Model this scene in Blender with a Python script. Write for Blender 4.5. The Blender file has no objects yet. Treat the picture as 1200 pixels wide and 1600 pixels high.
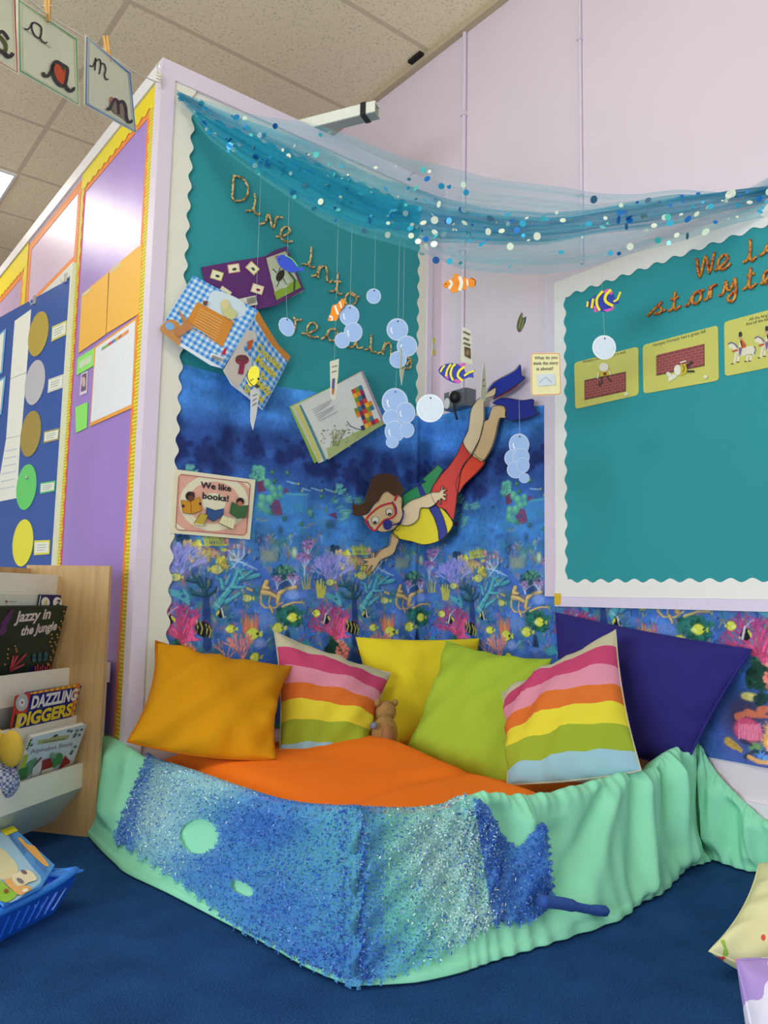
import bpy, bmesh, math, random
import numpy as np
from mathutils import Vector, Matrix
from mathutils.geometry import tessellate_polygon

S = bpy.context.scene
COL = S.collection
rng = random.Random(7)
nrg = np.random.default_rng(11)

# ------------------------------------------------------------------ camera
FPX = 1224.67
CAMZ = 0.68
def _axes(yaw, pitch, roll):
    f = Vector((math.cos(yaw)*math.cos(pitch), math.sin(yaw)*math.cos(pitch), math.sin(pitch)))
    r0 = Vector((math.sin(yaw), -math.cos(yaw), 0)); u0 = r0.cross(f)
    return math.cos(roll)*r0+math.sin(roll)*u0, -math.sin(roll)*r0+math.cos(roll)*u0, f
CR, CU, CF = _axes(math.radians(51.447), math.radians(6.242), math.radians(1.119))
EYE = Vector((0, 0, CAMZ))
cam_d = bpy.data.cameras.new('camera'); cam_d.sensor_width = 36; cam_d.lens = FPX/1600*36
cam_d.clip_start = 0.05
cam = bpy.data.objects.new('camera', cam_d); COL.objects.link(cam)
m3 = Matrix((CR, CU, -CF)).transposed(); cam.matrix_world = Matrix.Translation(EYE) @ m3.to_4x4()
S.camera = cam

# ------------------------------------------------------------------ exposure, world, lights
S.view_settings.view_transform = 'Standard'; S.view_settings.look = 'None'
S.view_settings.gamma = 1.0; S.view_settings.use_curve_mapping = False
S.view_settings.exposure = 0.09
wd = bpy.data.worlds.new('daylight'); S.world = wd; wd.use_nodes = True
bg = wd.node_tree.nodes['Background']; bg.inputs[0].default_value = (0.98, 0.97, 0.95, 1); bg.inputs[1].default_value = 0.52
def area(name, loc, to, sx, sy, power, col):
    d = bpy.data.lights.new(name, 'AREA'); d.shape = 'RECTANGLE'; d.size = sx; d.size_y = sy; d.energy = power; d.color = col
    o = bpy.data.objects.new(name, d); COL.objects.link(o); o.location = loc
    o.rotation_euler = (Vector(to)-Vector(loc)).to_track_quat('-Z', 'Y').to_euler(); o['kind'] = 'helper'
    return o
area('window_daylight', (-3.2, 0.2, 1.05), (2.0, 1.0, 0.5), 2.6, 1.3, 118, (0.80, 0.92, 1.0))
area('window_daylight_behind', (0.4, -3.0, 1.35), (1.2, 2.0, 0.8), 2.4, 1.4, 20, (0.80, 0.92, 1.0))

# ------------------------------------------------------------------ room measures (metres)
XP, YB, XW = 0.8818, 2.2754, 2.0906       # passage wall x, reading-board wall y, long wall x
PZ, CZ = 2.366, 3.013                     # partition height, ceiling height
LEVEL_MATS = {}

# ------------------------------------------------------------------ materials
def lin(c):
    return tuple(((x/255)/12.92 if x/255 <= 0.04045 else ((x/255+0.055)/1.055)**2.4) for x in c)
def newmat(name):
    m = bpy.data.materials.new(name); m.use_nodes = True
    nt = m.node_tree; return m, nt, nt.nodes['Principled BSDF']
_mc = {}
def C(r, g, b, rough=0.75, var=0.06, scale=60, bump=0.0, bscale=300, alpha=1.0, metal=0.0, spec=0.4, name=None, bdist=0.004):
    key = (r, g, b, rough, var, scale, bump, bscale, alpha, metal, spec, bdist)
    if key in _mc: return _mc[key]
    m, nt, p = newmat(name or 'tint_%d_%d_%d' % (r, g, b))
    a = lin((r, g, b))
    n = nt.nodes.new('ShaderNodeTexNoise'); n.inputs['Scale'].default_value = scale; n.inputs['Detail'].default_value = 3
    tc = nt.nodes.new('ShaderNodeTexCoord'); nt.links.new(tc.outputs['Object'], n.inputs['Vector'])
    mx = nt.nodes.new('ShaderNodeMix'); mx.data_type = 'RGBA'
    mx.inputs[6].default_value = tuple(x*(1-var) for x in a)+(1,)
    mx.inputs[7].default_value = tuple(min(1, x*(1+var)) for x in a)+(1,)
    nt.links.new(n.outputs['Fac'], mx.inputs[0]); nt.links.new(mx.outputs[2], p.inputs['Base Color'])
    p.inputs['Roughness'].default_value = rough; p.inputs['Metallic'].default_value = metal
    p.inputs['Specular IOR Level'].default_value = spec
    if alpha < 1: p.inputs['Alpha'].default_value = alpha
    if bump:
        n2 = nt.nodes.new('ShaderNodeTexNoise'); n2.inputs['Scale'].default_value = bscale; n2.inputs['Detail'].default_value = 4
        nt.links.new(tc.outputs['Object'], n2.inputs['Vector'])
        bp = nt.nodes.new('ShaderNodeBump'); bp.inputs['Strength'].default_value = bump; bp.inputs['Distance'].default_value = bdist
        nt.links.new(n2.outputs['Fac'], bp.inputs['Height']); nt.links.new(bp.outputs[0], p.inputs['Normal'])
    _mc[key] = m
    return m

# ------------------------------------------------------------------ object helpers
def tag(o, label=None, cat=None, group=None, kind=None):
    if label: o['label'] = label
    if cat: o['category'] = cat
    if group: o['group'] = group
    if kind: o['kind'] = kind
    return o
def thing(name, label, cat, loc, group=None):
    o = bpy.data.objects.new(name, None); o.empty_display_size = 0.05; o.location = loc; COL.objects.link(o)
    return tag(o, label, cat, group)
def world_loc(o):
    v = Vector(o.location)
    while o.parent: o = o.parent; v += Vector(o.location)
    return v
class MB:
    """collects world-space geometry and links it as one mesh object"""
    def __init__(s): s.v = []; s.f = []; s.m = []; s.mats = []; s.uv = None
    def mi(s, mat):
        if mat not in s.mats: s.mats.append(mat)
        return s.mats.index(mat)
    def add(s, vs, fs, mat):
        b = len(s.v); i = s.mi(mat); s.v += [tuple(x) for x in vs]
        for f in fs: s.f.append(tuple(b+k for k in f)); s.m.append(i)
        return b
    def box(s, lo, hi, mat, axes=None, org=None):
        pts = [(x, y, z) for x in (lo[0], hi[0]) for y in (lo[1], hi[1]) for z in (lo[2], hi[2])]
        if axes: pts = [org+axes[0]*p[0]+axes[1]*p[1]+axes[2]*p[2] for p in pts]
        s.add(pts, [(0, 1, 3, 2), (4, 6, 7, 5), (0, 4, 5, 1), (2, 3, 7, 6), (0, 2, 6, 4), (1, 5, 7, 3)], mat)
        return s
    def prism(s, poly, ext, mat):
        n = len(poly); poly = [Vector(p) for p in poly]; e = Vector(ext)
        vs = poly+[p+e for p in poly]
        tri = tessellate_polygon([poly])
        fs = [tuple(t) for t in tri]+[tuple(n+k for k in reversed(t)) for t in tri]
        fs += [(i, (i+1) % n, n+(i+1) % n, n+i) for i in range(n)]
        s.add(vs, fs, mat); return s
    def tube(s, path, r, mat, n=8, closed=False, caps=True):
        path = [Vector(p) for p in path]; k = len(path)
        rr = r if hasattr(r, '__len__') else [r]*k
        vs = []; up = None
        for i, p in enumerate(path):
            a = path[(i-1) % k] if (closed or i > 0) else p; b = path[(i+1) % k] if (closed or i < k-1) else p
            t = (b-a); t = t.normalized() if t.length > 1e-9 else Vector((0, 0, 1))
            if up is None:
                up = Vector((0, 0, 1)) if abs(t.z) < 0.9 else Vector((1, 0, 0))
            sx = t.cross(up)
            if sx.length < 1e-6: sx = t.cross(Vector((0.3, 1, 0.2)))
            sx.normalize(); uy = sx.cross(t).normalized(); up = uy
            for j in range(n):
                an = 2*math.pi*j/n; vs.append(p+sx*math.cos(an)*rr[i]+uy*math.sin(an)*rr[i])
        fs = []
        for i in range(k if closed else k-1):
            for j in range(n):
                fs.append((i*n+j, i*n+(j+1) % n, ((i+1) % k)*n+(j+1) % n, ((i+1) % k)*n+j))
        if caps and not closed:
            fs.append(tuple(range(n-1, -1, -1))); fs.append(tuple((k-1)*n+j for j in range(n)))
        s.add(vs, fs, mat); return s
    def ball(s, c, r, mat, nu=20, nv=12, axes=None):
        rx, ry, rz = r if hasattr(r, '__len__') else (r, r, r)
        c = Vector(c); ax = axes or (Vector((1, 0, 0)), Vector((0, 1, 0)), Vector((0, 0, 1)))
        vs = []; fs = []
        for i in range(nv+1):
            th = math.pi*i/nv
            for j in range(nu):
                ph = 2*math.pi*j/nu
                vs.append(c+ax[0]*rx*math.sin(th)*math.cos(ph)+ax[1]*ry*math.sin(th)*math.sin(ph)+ax[2]*rz*math.cos(th))
        for i in range(nv):
            for j in range(nu):
                fs.append((i*nu+j, (i+1)*nu+j, (i+1)*nu+(j+1) % nu, i*nu+(j+1) % nu))
        s.add(vs, fs, mat); return s
    def build(s, name, parent=None, smooth=False, recenter=True):
        me = bpy.data.meshes.new(name); o = bpy.data.objects.new(name, me); COL.objects.link(o)
        arr = np.array(s.v, dtype=float)
        if parent is not None:
            off = np.array(world_loc(parent)); o.parent = parent; arr = arr-off
        elif recenter:
            off = np.array([(arr[:, 0].min()+arr[:, 0].max())/2, (arr[:, 1].min()+arr[:, 1].max())/2, arr[:, 2].min()])
            o.location = off; arr = arr-off
        me.from_pydata([tuple(x) for x in arr], [], s.f)
        for m in s.mats: me.materials.append(m)
        me.polygons.foreach_set('material_index', s.m)
        if smooth: me.polygons.foreach_set('use_smooth', [True]*len(me.polygons))
        me.update()
        return o

# ------------------------------------------------------------------ picking points on real surfaces
def ray(px, py): return CF+CR*((px-600)/FPX)-CU*((py-800)/FPX)
def on(px, py, ax, val):
    d = ray(px, py); return EYE+d*((val-EYE[ax])/d[ax])
def at_depth(px, py, z): return EYE+ray(px, py)*z
def proj(p):
    d = Vector(p)-EYE; z = d.dot(CF); return 600+FPX*d.dot(CR)/z, 800-FPX*d.dot(CU)/z
class Plane:
    def __init__(s, p0, eu, ev, n):
        s.p0 = Vector(p0); s.eu = Vector(eu).normalized(); s.ev = Vector(ev).normalized(); s.n = Vector(n).normalized(); s.curved = False
    def hit(s, px, py):
        d = ray(px, py); t = (s.p0-EYE).dot(s.n)/d.dot(s.n); q = EYE+d*t-s.p0
        return q.dot(s.eu), q.dot(s.ev)
    def pt(s, u, v, h): return s.p0+s.eu*u+s.ev*v+s.n*h
    def off(s, h): return Plane(s.p0+s.n*h, s.eu, s.ev, s.n)
def plane3(a, b, c):
    """plane through three points: a origin, b along u, c roughly along v; normal turned to the room"""
    a, b, c = Vector(a), Vector(b), Vector(c); eu = (b-a).normalized(); n = eu.cross(c-a).normalized()
    if n.dot(EYE-a) < 0: n = -n
    ev = n.cross(eu)
    if ev.dot(c-a) < 0: ev = -ev
    return Plane(a, eu, ev, n)
BOARD = Plane((0, YB, 0), (1, 0, 0), (0, 0, 1), (0, -1, 0))
WALL = Plane((XW, 0, 0), (0, -1, 0), (0, 0, 1), (-1, 0, 0))
SIDE = Plane((XP, 0, 0), (0, -1, 0), (0, 0, 1), (-1, 0, 0))
class Corner:
    """the inside corner of the two walls as one surface: along the board, a rounded turn, along the long wall"""
    curved = True
    def __init__(s, off, r): s.o, s.r = off, r; s.sa = XW-off-r; s.sb = s.sa+math.pi/2*r
    def at(s, u, h=0.0):
        if u <= s.sa: return Vector((u, YB-s.o-h, 0)), Vector((0, -1, 0))
        if u >= s.sb: return Vector((XW-s.o-h, YB-s.o-s.r-(u-s.sb), 0)), Vector((-1, 0, 0))
        a = (u-s.sa)/s.r; c = Vector((s.sa, YB-s.o-s.r, 0)); n = Vector((-math.sin(a), -math.cos(a), 0))
        return c-n*(s.r-h), n
    def pt(s, u, v, h):
        p, n = s.at(u, h); return Vector((p.x, p.y, v))
    def hit(s, px, py):
        d = ray(px, py)
        def g(u):
            p, n = s.at(u); return d.x*(p.y-EYE.y)-d.y*(p.x-EYE.x)
        lo, hi = 0.2, s.sb+1.9
        for _ in range(50):
            m = (lo+hi)/2
            if g(lo)*g(m) <= 0: hi = m
            else: lo = m
        p, n = s.at(lo); t = (p.x-EYE.x)/d.x if abs(d.x) > abs(d.y) else (p.y-EYE.y)/d.y
        return lo, EYE.z+d.z*t

# ------------------------------------------------------------------ glyphs for printed writing
_gl = {}
def glyph(txt, bold=0.0):
    k = (txt, bold)
    if k in _gl: return _gl[k]
    cu = bpy.data.curves.new('writing', 'FONT'); cu.body = txt; cu.size = 1; cu.offset = bold; cu.resolution_u = 3
    ob = bpy.data.objects.new('writing', cu)
    COL.objects.link(ob); bpy.context.view_layer.update(); dg = bpy.context.evaluated_depsgraph_get()
    ev = ob.evaluated_get(dg); me = ev.to_mesh()
    vs = [(v.co.x, v.co.y) for v in me.vertices]; fs = [tuple(p.vertices) for p in me.polygons]
    ev.to_mesh_clear(); bpy.data.objects.remove(ob); bpy.data.curves.remove(cu)
    w = max([v[0] for v in vs] or [1]); x0 = min([v[0] for v in vs] or [0])
    _gl[k] = (vs, fs, x0, w)
    return _gl[k]

class Sheet:
    """thin printed sheet on a surface; points are given in photo pixels (or in crop pixels: x0, y0, scale)"""
    def __init__(s, surf, crop=None, thick=0.0012, step=0.0004):
        s.s = surf; s.crop = crop or (0, 0, 1); s.t = thick; s.step = step; s.mb = MB(); s.ly = 0
    def uv(s, p):
        return s.s.hit(s.crop[0]+p[0]/s.crop[2], s.crop[1]+p[1]/s.crop[2])
    def uvs(s, pts): return [s.uv(p) for p in pts]
    def _tris(s, uvs):
        tr = tessellate_polygon([[Vector((a, b, 0)) for a, b in uvs]])
        vs = list(uvs); out = [tuple(t) for t in tr]
        if s.s.curved:
            L = 0.02; res = []; st = out
            while st:
                a, b, c = st.pop(); P = [vs[a], vs[b], vs[c]]
                d = [abs(P[0][0]-P[1][0]), abs(P[1][0]-P[2][0]), abs(P[2][0]-P[0][0])]
                k = d.index(max(d))
                if d[k] <= L: res.append((a, b, c)); continue
                i, j, o = [(a, b, c), (b, c, a), (c, a, b)][k]
                vs.append(((vs[i][0]+vs[j][0])/2, (vs[i][1]+vs[j][1])/2)); n = len(vs)-1
                st.append((i, n, o)); st.append((n, j, o))
            out = res
        return vs, out
    def poly_uv(s, uvs, mat, layer=None):
        if layer is None: s.ly += 1; layer = s.ly
        vs, tr = s._tris(uvs)
        s.mb.add([s.s.pt(a, b, s.t+layer*s.step) for a, b in vs], tr, mat)
    def poly(s, pts, mat, layer=None): s.poly_uv(s.uvs(pts), mat, layer)
    def base(s, pts, mat, back=None, uv=False):
        uvs = pts if uv else s.uvs(pts); vs, tr = s._tris(uvs)
        s.mb.add([s.s.pt(a, b, s.t) for a, b in vs], tr, mat)
        s.mb.add([s.s.pt(a, b, 0) for a, b in vs], [tuple(reversed(t)) for t in tr], back or mat)
        n = len(uvs)
        s.mb.add([s.s.pt(a, b, 0) for a, b in uvs]+[s.s.pt(a, b, s.t) for a, b in uvs], [(i, (i+1) % n, n+(i+1) % n, n+i) for i in range(n)], mat)
    def disc(s, c, rx, mat, ry=None, rot=0, n=22, layer=None):
        ry = rx if ry is None else ry; cr, sr = math.cos(rot), math.sin(rot)
        s.poly([(c[0]+rx*math.cos(a)*cr-ry*math.sin(a)*sr, c[1]+rx*math.cos(a)*sr+ry*math.sin(a)*cr) for a in [2*math.pi*k/n for k in range(n)]], mat, layer)
    def stroke(s, pts, w, mat, layer=None, close=False):
        if layer is None: s.ly += 1; layer = s.ly
        pts = [Vector((p[0], p[1])) for p in pts]
        if close: pts.append(pts[0])
        L = []; R = []
        for i, p in enumerate(pts):
            a = pts[max(i-1, 0)]; b = pts[min(i+1, len(pts)-1)]
            if close and i in (0, len(pts)-1): a, b = pts[-2], pts[1]
            t = (b-a); t = t/t.length if t.length else Vector((1, 0)); nn = Vector((-t.y, t.x))*w/2
            L.append(p+nn); R.append(p-nn)
        for i in range(len(pts)-1):
            s.poly([L[i], L[i+1], R[i+1], R[i]], mat, layer)
    def text(s, txt, a, b, top, mat, bold=0.0, layer=None):
        """baseline from a to b, top = where a capital's top stands above a"""
        if layer is None: s.ly += 1; layer = s.ly
        vs, fs, x0, w = glyph(txt, bold); A, B, T = Vector(s.uv(a)), Vector(s.uv(b)), Vector(s.uv(top))
        ex = (B-A)/max(w-x0, 1e-6); ey = (T-A)/0.70
        pp = [A+ex*(x-x0)+ey*y for x, y in vs]
        if s.s.curved: pass
        s.mb.add([s.s.pt(p.x, p.y, s.t+layer*s.step) for p in pp], fs, mat)
    def build(s, name, parent=None): return s.mb.build(name, parent)
def smooth_path(pts, k=6, closed=False):
    pts = [tuple(p) for p in pts]; n = len(pts); out = []
    d = len(pts[0])
    rngi = range(n) if closed else range(n-1)
    for i in rngi:
        p0 = pts[(i-1) % n] if closed or i > 0 else pts[i]; p1 = pts[i]; p2 = pts[(i+1) % n]; p3 = pts[(i+2) % n] if closed or i+2 < n else p2
        for j in range(k):
            t = j/k
            out.append(tuple(0.5*((2*p1[q])+(-p0[q]+p2[q])*t+(2*p0[q]-5*p1[q]+4*p2[q]-p3[q])*t*t+(-p0[q]+3*p1[q]-3*p2[q]+p3[q])*t**3) for q in range(d)))
    if not closed: out.append(pts[-1])
    return out
def sm(pts, k=5, closed=True): return smooth_path(pts, k, closed)
def thread(parent, top, bottom, name='thread'):
    MB().tube([top, bottom], 0.00038, C(170, 196, 196, 0.4), n=5).build(name, parent)
# ================================================================== THE SETTING
def carpet():
    m, nt, p = newmat('navy_carpet'); tc = nt.nodes.new('ShaderNodeTexCoord')
    n1 = nt.nodes.new('ShaderNodeTexNoise'); n1.inputs['Scale'].default_value = 260; n1.inputs['Detail'].default_value = 5
    n2 = nt.nodes.new('ShaderNodeTexNoise'); n2.inputs['Scale'].default_value = 9; n2.inputs['Detail'].default_value = 3
    for n in (n1, n2): nt.links.new(tc.outputs['Object'], n.inputs['Vector'])
    ad = nt.nodes.new('ShaderNodeMath'); ad.operation = 'MULTIPLY_ADD'; ad.inputs[1].default_value = 0.75
    ml = nt.nodes.new('ShaderNodeMath'); ml.operation = 'MULTIPLY'; ml.inputs[1].default_value = 0.35
    nt.links.new(n2.outputs['Fac'], ml.inputs[0]); nt.links.new(n1.outputs['Fac'], ad.inputs[0]); nt.links.new(ml.outputs[0], ad.inputs[2])
    r = nt.nodes.new('ShaderNodeValToRGB'); r.color_ramp.elements[0].position = 0.3; r.color_ramp.elements[1].position = 0.78
    r.color_ramp.elements[0].color = lin((14, 40, 84))+(1,); r.color_ramp.elements[1].color = lin((44, 92, 152))+(1,)
    nt.links.new(ad.outputs[0], r.inputs[0]); nt.links.new(r.outputs[0], p.inputs['Base Color'])
    p.inputs['Roughness'].default_value = 0.95; p.inputs['Specular IOR Level'].default_value = 0.1
    b = nt.nodes.new('ShaderNodeBump'); b.inputs['Strength'].default_value = 0.6; b.inputs['Distance'].default_value = 0.006
    nt.links.new(n1.outputs['Fac'], b.inputs['Height']); nt.links.new(b.outputs[0], p.inputs['Normal'])
    return m
def ceiling_mat():
    m, nt, p = newmat('mineral_ceiling_tiles'); g = nt.nodes.new('ShaderNodeNewGeometry')
    sp = nt.nodes.new('ShaderNodeSeparateXYZ'); nt.links.new(g.outputs['Position'], sp.inputs[0])
    def line(sock, off, per, w):
        a = nt.nodes.new('ShaderNodeMath'); a.operation = 'SUBTRACT'; a.inputs[1].default_value = off-per/2
        nt.links.new(sock, a.inputs[0])
        w1 = nt.nodes.new('ShaderNodeMath'); w1.operation = 'FLOORED_MODULO'; w1.inputs[1].default_value = per; nt.links.new(a.outputs[0], w1.inputs[0])
        s1 = nt.nodes.new('ShaderNodeMath'); s1.operation = 'SUBTRACT'; s1.inputs[1].default_value = per/2; nt.links.new(w1.outputs[0], s1.inputs[0])
        ab = nt.nodes.new('ShaderNodeMath'); ab.operation = 'ABSOLUTE'; nt.links.new(s1.outputs[0], ab.inputs[0])
        lt = nt.nodes.new('ShaderNodeMath'); lt.operation = 'LESS_THAN'; lt.inputs[1].default_value = w; nt.links.new(ab.outputs[0], lt.inputs[0])
        return lt.outputs[0]
    lx = line(sp.outputs['X'], 0.965, 1.11, 0.012); ly = line(sp.outputs['Y'], 2.348, 0.555, 0.012)
    mxx = nt.nodes.new('ShaderNodeMath'); mxx.operation = 'MAXIMUM'; nt.links.new(lx, mxx.inputs[0]); nt.links.new(ly, mxx.inputs[1])
    n1 = nt.nodes.new('ShaderNodeTexNoise'); n1.inputs['Scale'].default_value = 95; n1.inputs['Detail'].default_value = 4
    nt.links.new(g.outputs['Position'], n1.inputs['Vector'])
    r = nt.nodes.new('ShaderNodeValToRGB'); r.color_ramp.elements[0].position = 0.30; r.color_ramp.elements[1].position = 0.46
    r.color_ramp.elements[0].color = lin((216, 202, 168))+(1,); r.color_ramp.elements[1].color = lin((252, 238, 204))+(1,)
    nt.links.new(n1.outputs['Fac'], r.inputs[0])
    mx = nt.nodes.new('ShaderNodeMix'); mx.data_type = 'RGBA'; nt.links.new(mxx.outputs[0], mx.inputs[0]); nt.links.new(r.outputs[0], mx.inputs[6])
    mx.inputs[7].default_value = lin((220, 204, 174))+(1,); nt.links.new(mx.outputs[2], p.inputs['Base Color']); p.inputs['Roughness'].default_value = 0.9
    return m
M_WALL = C(230, 215, 227, 0.7, 0.03, 4, 0.05, 40, name='lilac_wall_paint')
M_TRIM = C(224, 212, 228, 0.5, 0.03, 8, name='lilac_gloss_woodwork')
M_WHITE = C(232, 230, 216, 0.55, 0.03, 6, name='white_board_paper')
M_TEAL = C(44, 150, 157, 0.8, 0.05, 5, 0.12, 500, name='teal_backing_paper')
def struct(o, label=None): return tag(o, label, None, None, 'structure')
struct(MB().box((-5, -4.5, -0.05), (XW+0.1, 9, 0), carpet()).build('floor', recenter=False))
struct(MB().box((-5, -4.5, 0.0005), (-0.75, 9, 0.004), C(206, 196, 176, 0.5, 0.05, 3)).build('floor', recenter=False))  # pale area added out of view to bounce light up to the ceiling
struct(MB().box((-0.75, -4.5, 0.0005), (XW-0.02, -0.7, 0.004), C(206, 196, 176, 0.5, 0.05, 3)).build('floor', recenter=False))  # second added pale area, unseen behind the camera, also a bounce for the ceiling
struct(MB().box((-5, -4.5, CZ), (XW+0.1, 9, CZ+0.05), ceiling_mat()).build('ceiling', recenter=False))
struct(MB().box((XW, -4.5, 0), (XW+0.1, 9, CZ), M_WALL).build('wall_right', recenter=False))
struct(MB().box((-5, 9, 0), (XW+0.1, 9.1, CZ), M_WALL).build('wall_far', recenter=False))
struct(MB().box((XP+0.0345, YB+0.001, 0), (XW-0.0005, YB+0.09, PZ-0.02), M_WALL).build('wall_back', recenter=False))
struct(MB().box((XP, YB+0.0905, 0), (XP+0.09, 8.9, PZ-0.02), C(225, 215, 228, 0.6, 0.03, 5)).build('wall_left', recenter=False))
# woodwork round the partition: corner post, capping rails
struct(MB().box((XP-0.012, YB-0.016, 0.0), (XP+0.034, YB+0.034, PZ), M_TRIM).build('trim_1', recenter=False))
struct(MB().box((XP+0.034, YB-0.016, PZ-0.058), (XW, YB+0.1, PZ), M_TRIM).build('trim_2', recenter=False))
struct(MB().box((XP-0.012, YB+0.034, PZ-0.052), (XP+0.1, 8.9, PZ), C(236, 232, 236, 0.4, 0.03, 8)).build('trim_3', recenter=False))
struct(MB().box((2.0055, YB-0.012, 1.40), (2.03, YB-0.0005, PZ-0.0585), M_TRIM).build('trim_4', recenter=False))
struct(MB().box((XW-0.03, -4.5, CZ-0.028), (XW, 9, CZ-0.0005), C(196, 180, 150, 0.6)).build('trim_5', recenter=False))
# painted ledge course low on the long wall
struct(MB().box((XW-0.012, -4.4, 0.0), (XW-0.0002, YB-0.02, 0.168), C(232, 226, 236, 0.6, 0.03, 5)).build('baseboard_right', recenter=False))
# ceiling light panel
lp = thing('ceiling_light', 'bright square light panel set flush in the ceiling tiles', 'light', (0.68, 4.85, CZ-0.012))
def emis(col, st):
    m = bpy.data.materials.new('lit_diffuser'); m.use_nodes = True; nt = m.node_tree; nt.nodes.clear()
    e = nt.nodes.new('ShaderNodeEmission'); e.inputs[0].default_value = col+(1,); e.inputs[1].default_value = st
    n = nt.nodes.new('ShaderNodeTexNoise'); n.inputs['Scale'].default_value = 3
    o = nt.nodes.new('ShaderNodeOutputMaterial'); nt.links.new(e.outputs[0], o.inputs[0]); return m
DIFF = emis((1, 0.94, 0.84), 16)
MB().box((0.40, 4.60, CZ-0.012), (0.95, 5.13, CZ-0.006), DIFF).build('diffuser', lp)
fm = MB(); fmt = C(240, 240, 240, 0.4)
for lo, hi in (((0.385, 4.585), (0.40, 5.145)), ((0.95, 4.585), (0.965, 5.145)), ((0.40, 4.585), (0.95, 4.60)), ((0.40, 5.13), (0.95, 5.145))):
    fm.box(lo+(CZ-0.014,), hi+(CZ-0.001,), fmt)
fm.build('frame', lp)
# two unseen panels added to light the room, one mirrored in the purple board
for i, (x, y) in enumerate(((-0.16, 4.86), (-0.16, 0.96))):
    q = thing('ceiling_light', ('added square ceiling light panel out of view, beside the passage', 'added square ceiling light panel out of view, nearest the viewer')[i], 'light', (x, y, CZ-0.012), 'added ceiling light panels out of view')
    MB().box((x-0.275, y-0.27, CZ-0.012), (x+0.275, y+0.27, CZ-0.006), DIFF).build('diffuser', q)
    MB().box((x-0.29, y-0.285, CZ-0.005), (x+0.29, y+0.285, CZ-0.001), fmt).build('frame', q)
# conduit pipes on the long wall
def conduit(px0, py0, py1, r, label):
    a = on(px0, 150, 0, XW-r); y = a.y; z1 = CZ if py0 < 45 else on(px0, py0, 0, XW).z
    t = thing('conduit_pipe', label, 'pipe', (XW-r, y, 1.43 if py1 > 600 else 1.81))
    MB().tube([(XW-r-0.001, y, 1.43 if py1 > 600 else 1.81), (XW-r-0.001, y, z1-0.03)], r, M_TRIM, 12).build('pipe', t)
    for z in (2.62, 2.05): MB().box((XW-2*r-0.004, y-r-0.003, z), (XW-0.0005, y+r+0.003, z+0.02), M_TRIM).build('clip', t)
    return y
conduit(725.5, 40, 700, 0.009, 'slim lilac painted pipe rising in the wall corner behind the sequinned net')
conduit(907, 0, 430, 0.006, 'thin lilac painted pipe running up the wall above the storytelling board')
tag(MB().box((XW-0.055, 2.37, CZ-0.012), (XW-0.031, 2.45, CZ-0.0005), C(30, 26, 24)).build('ceiling_vent'), 'small dark gap in the ceiling edge beside the long wall', 'vent')
# pale trunking length lying over the partition top
tk = thing('trunking', 'length of white trunking lying over the partition top, one end in the air', 'trunking', (1.5, 2.3, PZ))
e1 = on(590, 155, 2, 2.43); e0 = on(493, 203, 2, 2.372)
dv = Vector((e1.x-e0.x, e1.y-e0.y, 0)).normalized(); a0 = Vector((e0.x, e0.y, PZ+0.002))-dv*0.5; a1 = Vector((e1.x, e1.y, PZ+0.002))
sd = Vector((-dv.y, dv.x, 0)); Ln = (a1-a0).length
b = MB(); wt = C(236, 238, 226, 0.35)
b.box((0, -0.022, 0), (Ln, 0.022, 0.004), C(160, 165, 165, 0.4), (dv, sd, Vector((0, 0, 1))), a0)
b.box((0, -0.022, 0.004), (Ln, -0.018, 0.044), wt, (dv, sd, Vector((0, 0, 1))), a0)
b.box((0, 0.018, 0.004), (Ln, 0.022, 0.044), wt, (dv, sd, Vector((0, 0, 1))), a0)
b.box((0, -0.018, 0.040), (Ln, 0.018, 0.044), wt, (dv, sd, Vector((0, 0, 1))), a0)
b.build('channel', tk)
MB().box((Ln-0.055, -0.026, -0.0015), (Ln-0.035, 0.026, 0.046), C(28, 30, 40, 0.5), (dv, sd, Vector((0, 0, 1))), a0).build('clip', tk)

# ================================================================== DISPLAY BOARDS
def scallop(a, b, inward, amp, wl, phase=0.0):
    """points along a straight border edge a->b with a wavy inner side"""
    a, b, inward = Vector(a), Vector(b), Vector(inward); L = (b-a).length; n = int(L/wl*8)
    return [a+(b-a)*(i/n)+inward*(amp*0.5*(1+math.cos(2*math.pi*(L*i/n)/wl+phase))) for i in range(n+1)]
def border(surf, corners, inward, width, amp, wl, mat, name, parent, t=0.0015):
    sh = Sheet(surf, thick=t); a, b = Vector(corners[0]), Vector(corners[1]); iv = Vector(inward)
    inner = scallop(a+iv*(width-amp), b+iv*(width-amp), iv, amp, wl)
    sh.base([tuple(a), tuple(b)]+[tuple(p) for p in reversed(inner)], mat, uv=True)
    return sh.build(name, parent)
# reading board on the partition
X0, X1 = XP+0.034, 2.005; ZT = PZ-0.058
bd = thing('display_board', 'teal display board headed Dive into reading, over the cushion corner', 'display board', ((X0+X1)/2, YB, 1.0))
Sheet(BOARD, thick=0.002).base if False else None
sh = Sheet(BOARD, thick=0.002); sh.base([(X0, 0.25), (X1, 0.25), (X1, ZT), (X0, ZT)], M_TEAL, uv=True); sh.build('backing_paper', bd)
FR = BOARD.off(0.0025)
border(FR.off(0.0068), [(X0, ZT), (X0, 0.25)], (1, 0), 0.074, 0.013, 0.066, M_WHITE, 'border_strip', bd)
border(FR.off(0.001), [(X0, ZT), (X1, ZT)], (0, -1), 0.075, 0.013, 0.066, M_WHITE, 'border_strip', bd)
border(FR, [(X1, ZT), (X1, 1.37)], (-1, 0), 0.047, 0.012, 0.066, M_WHITE, 'border_strip', bd)
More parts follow.
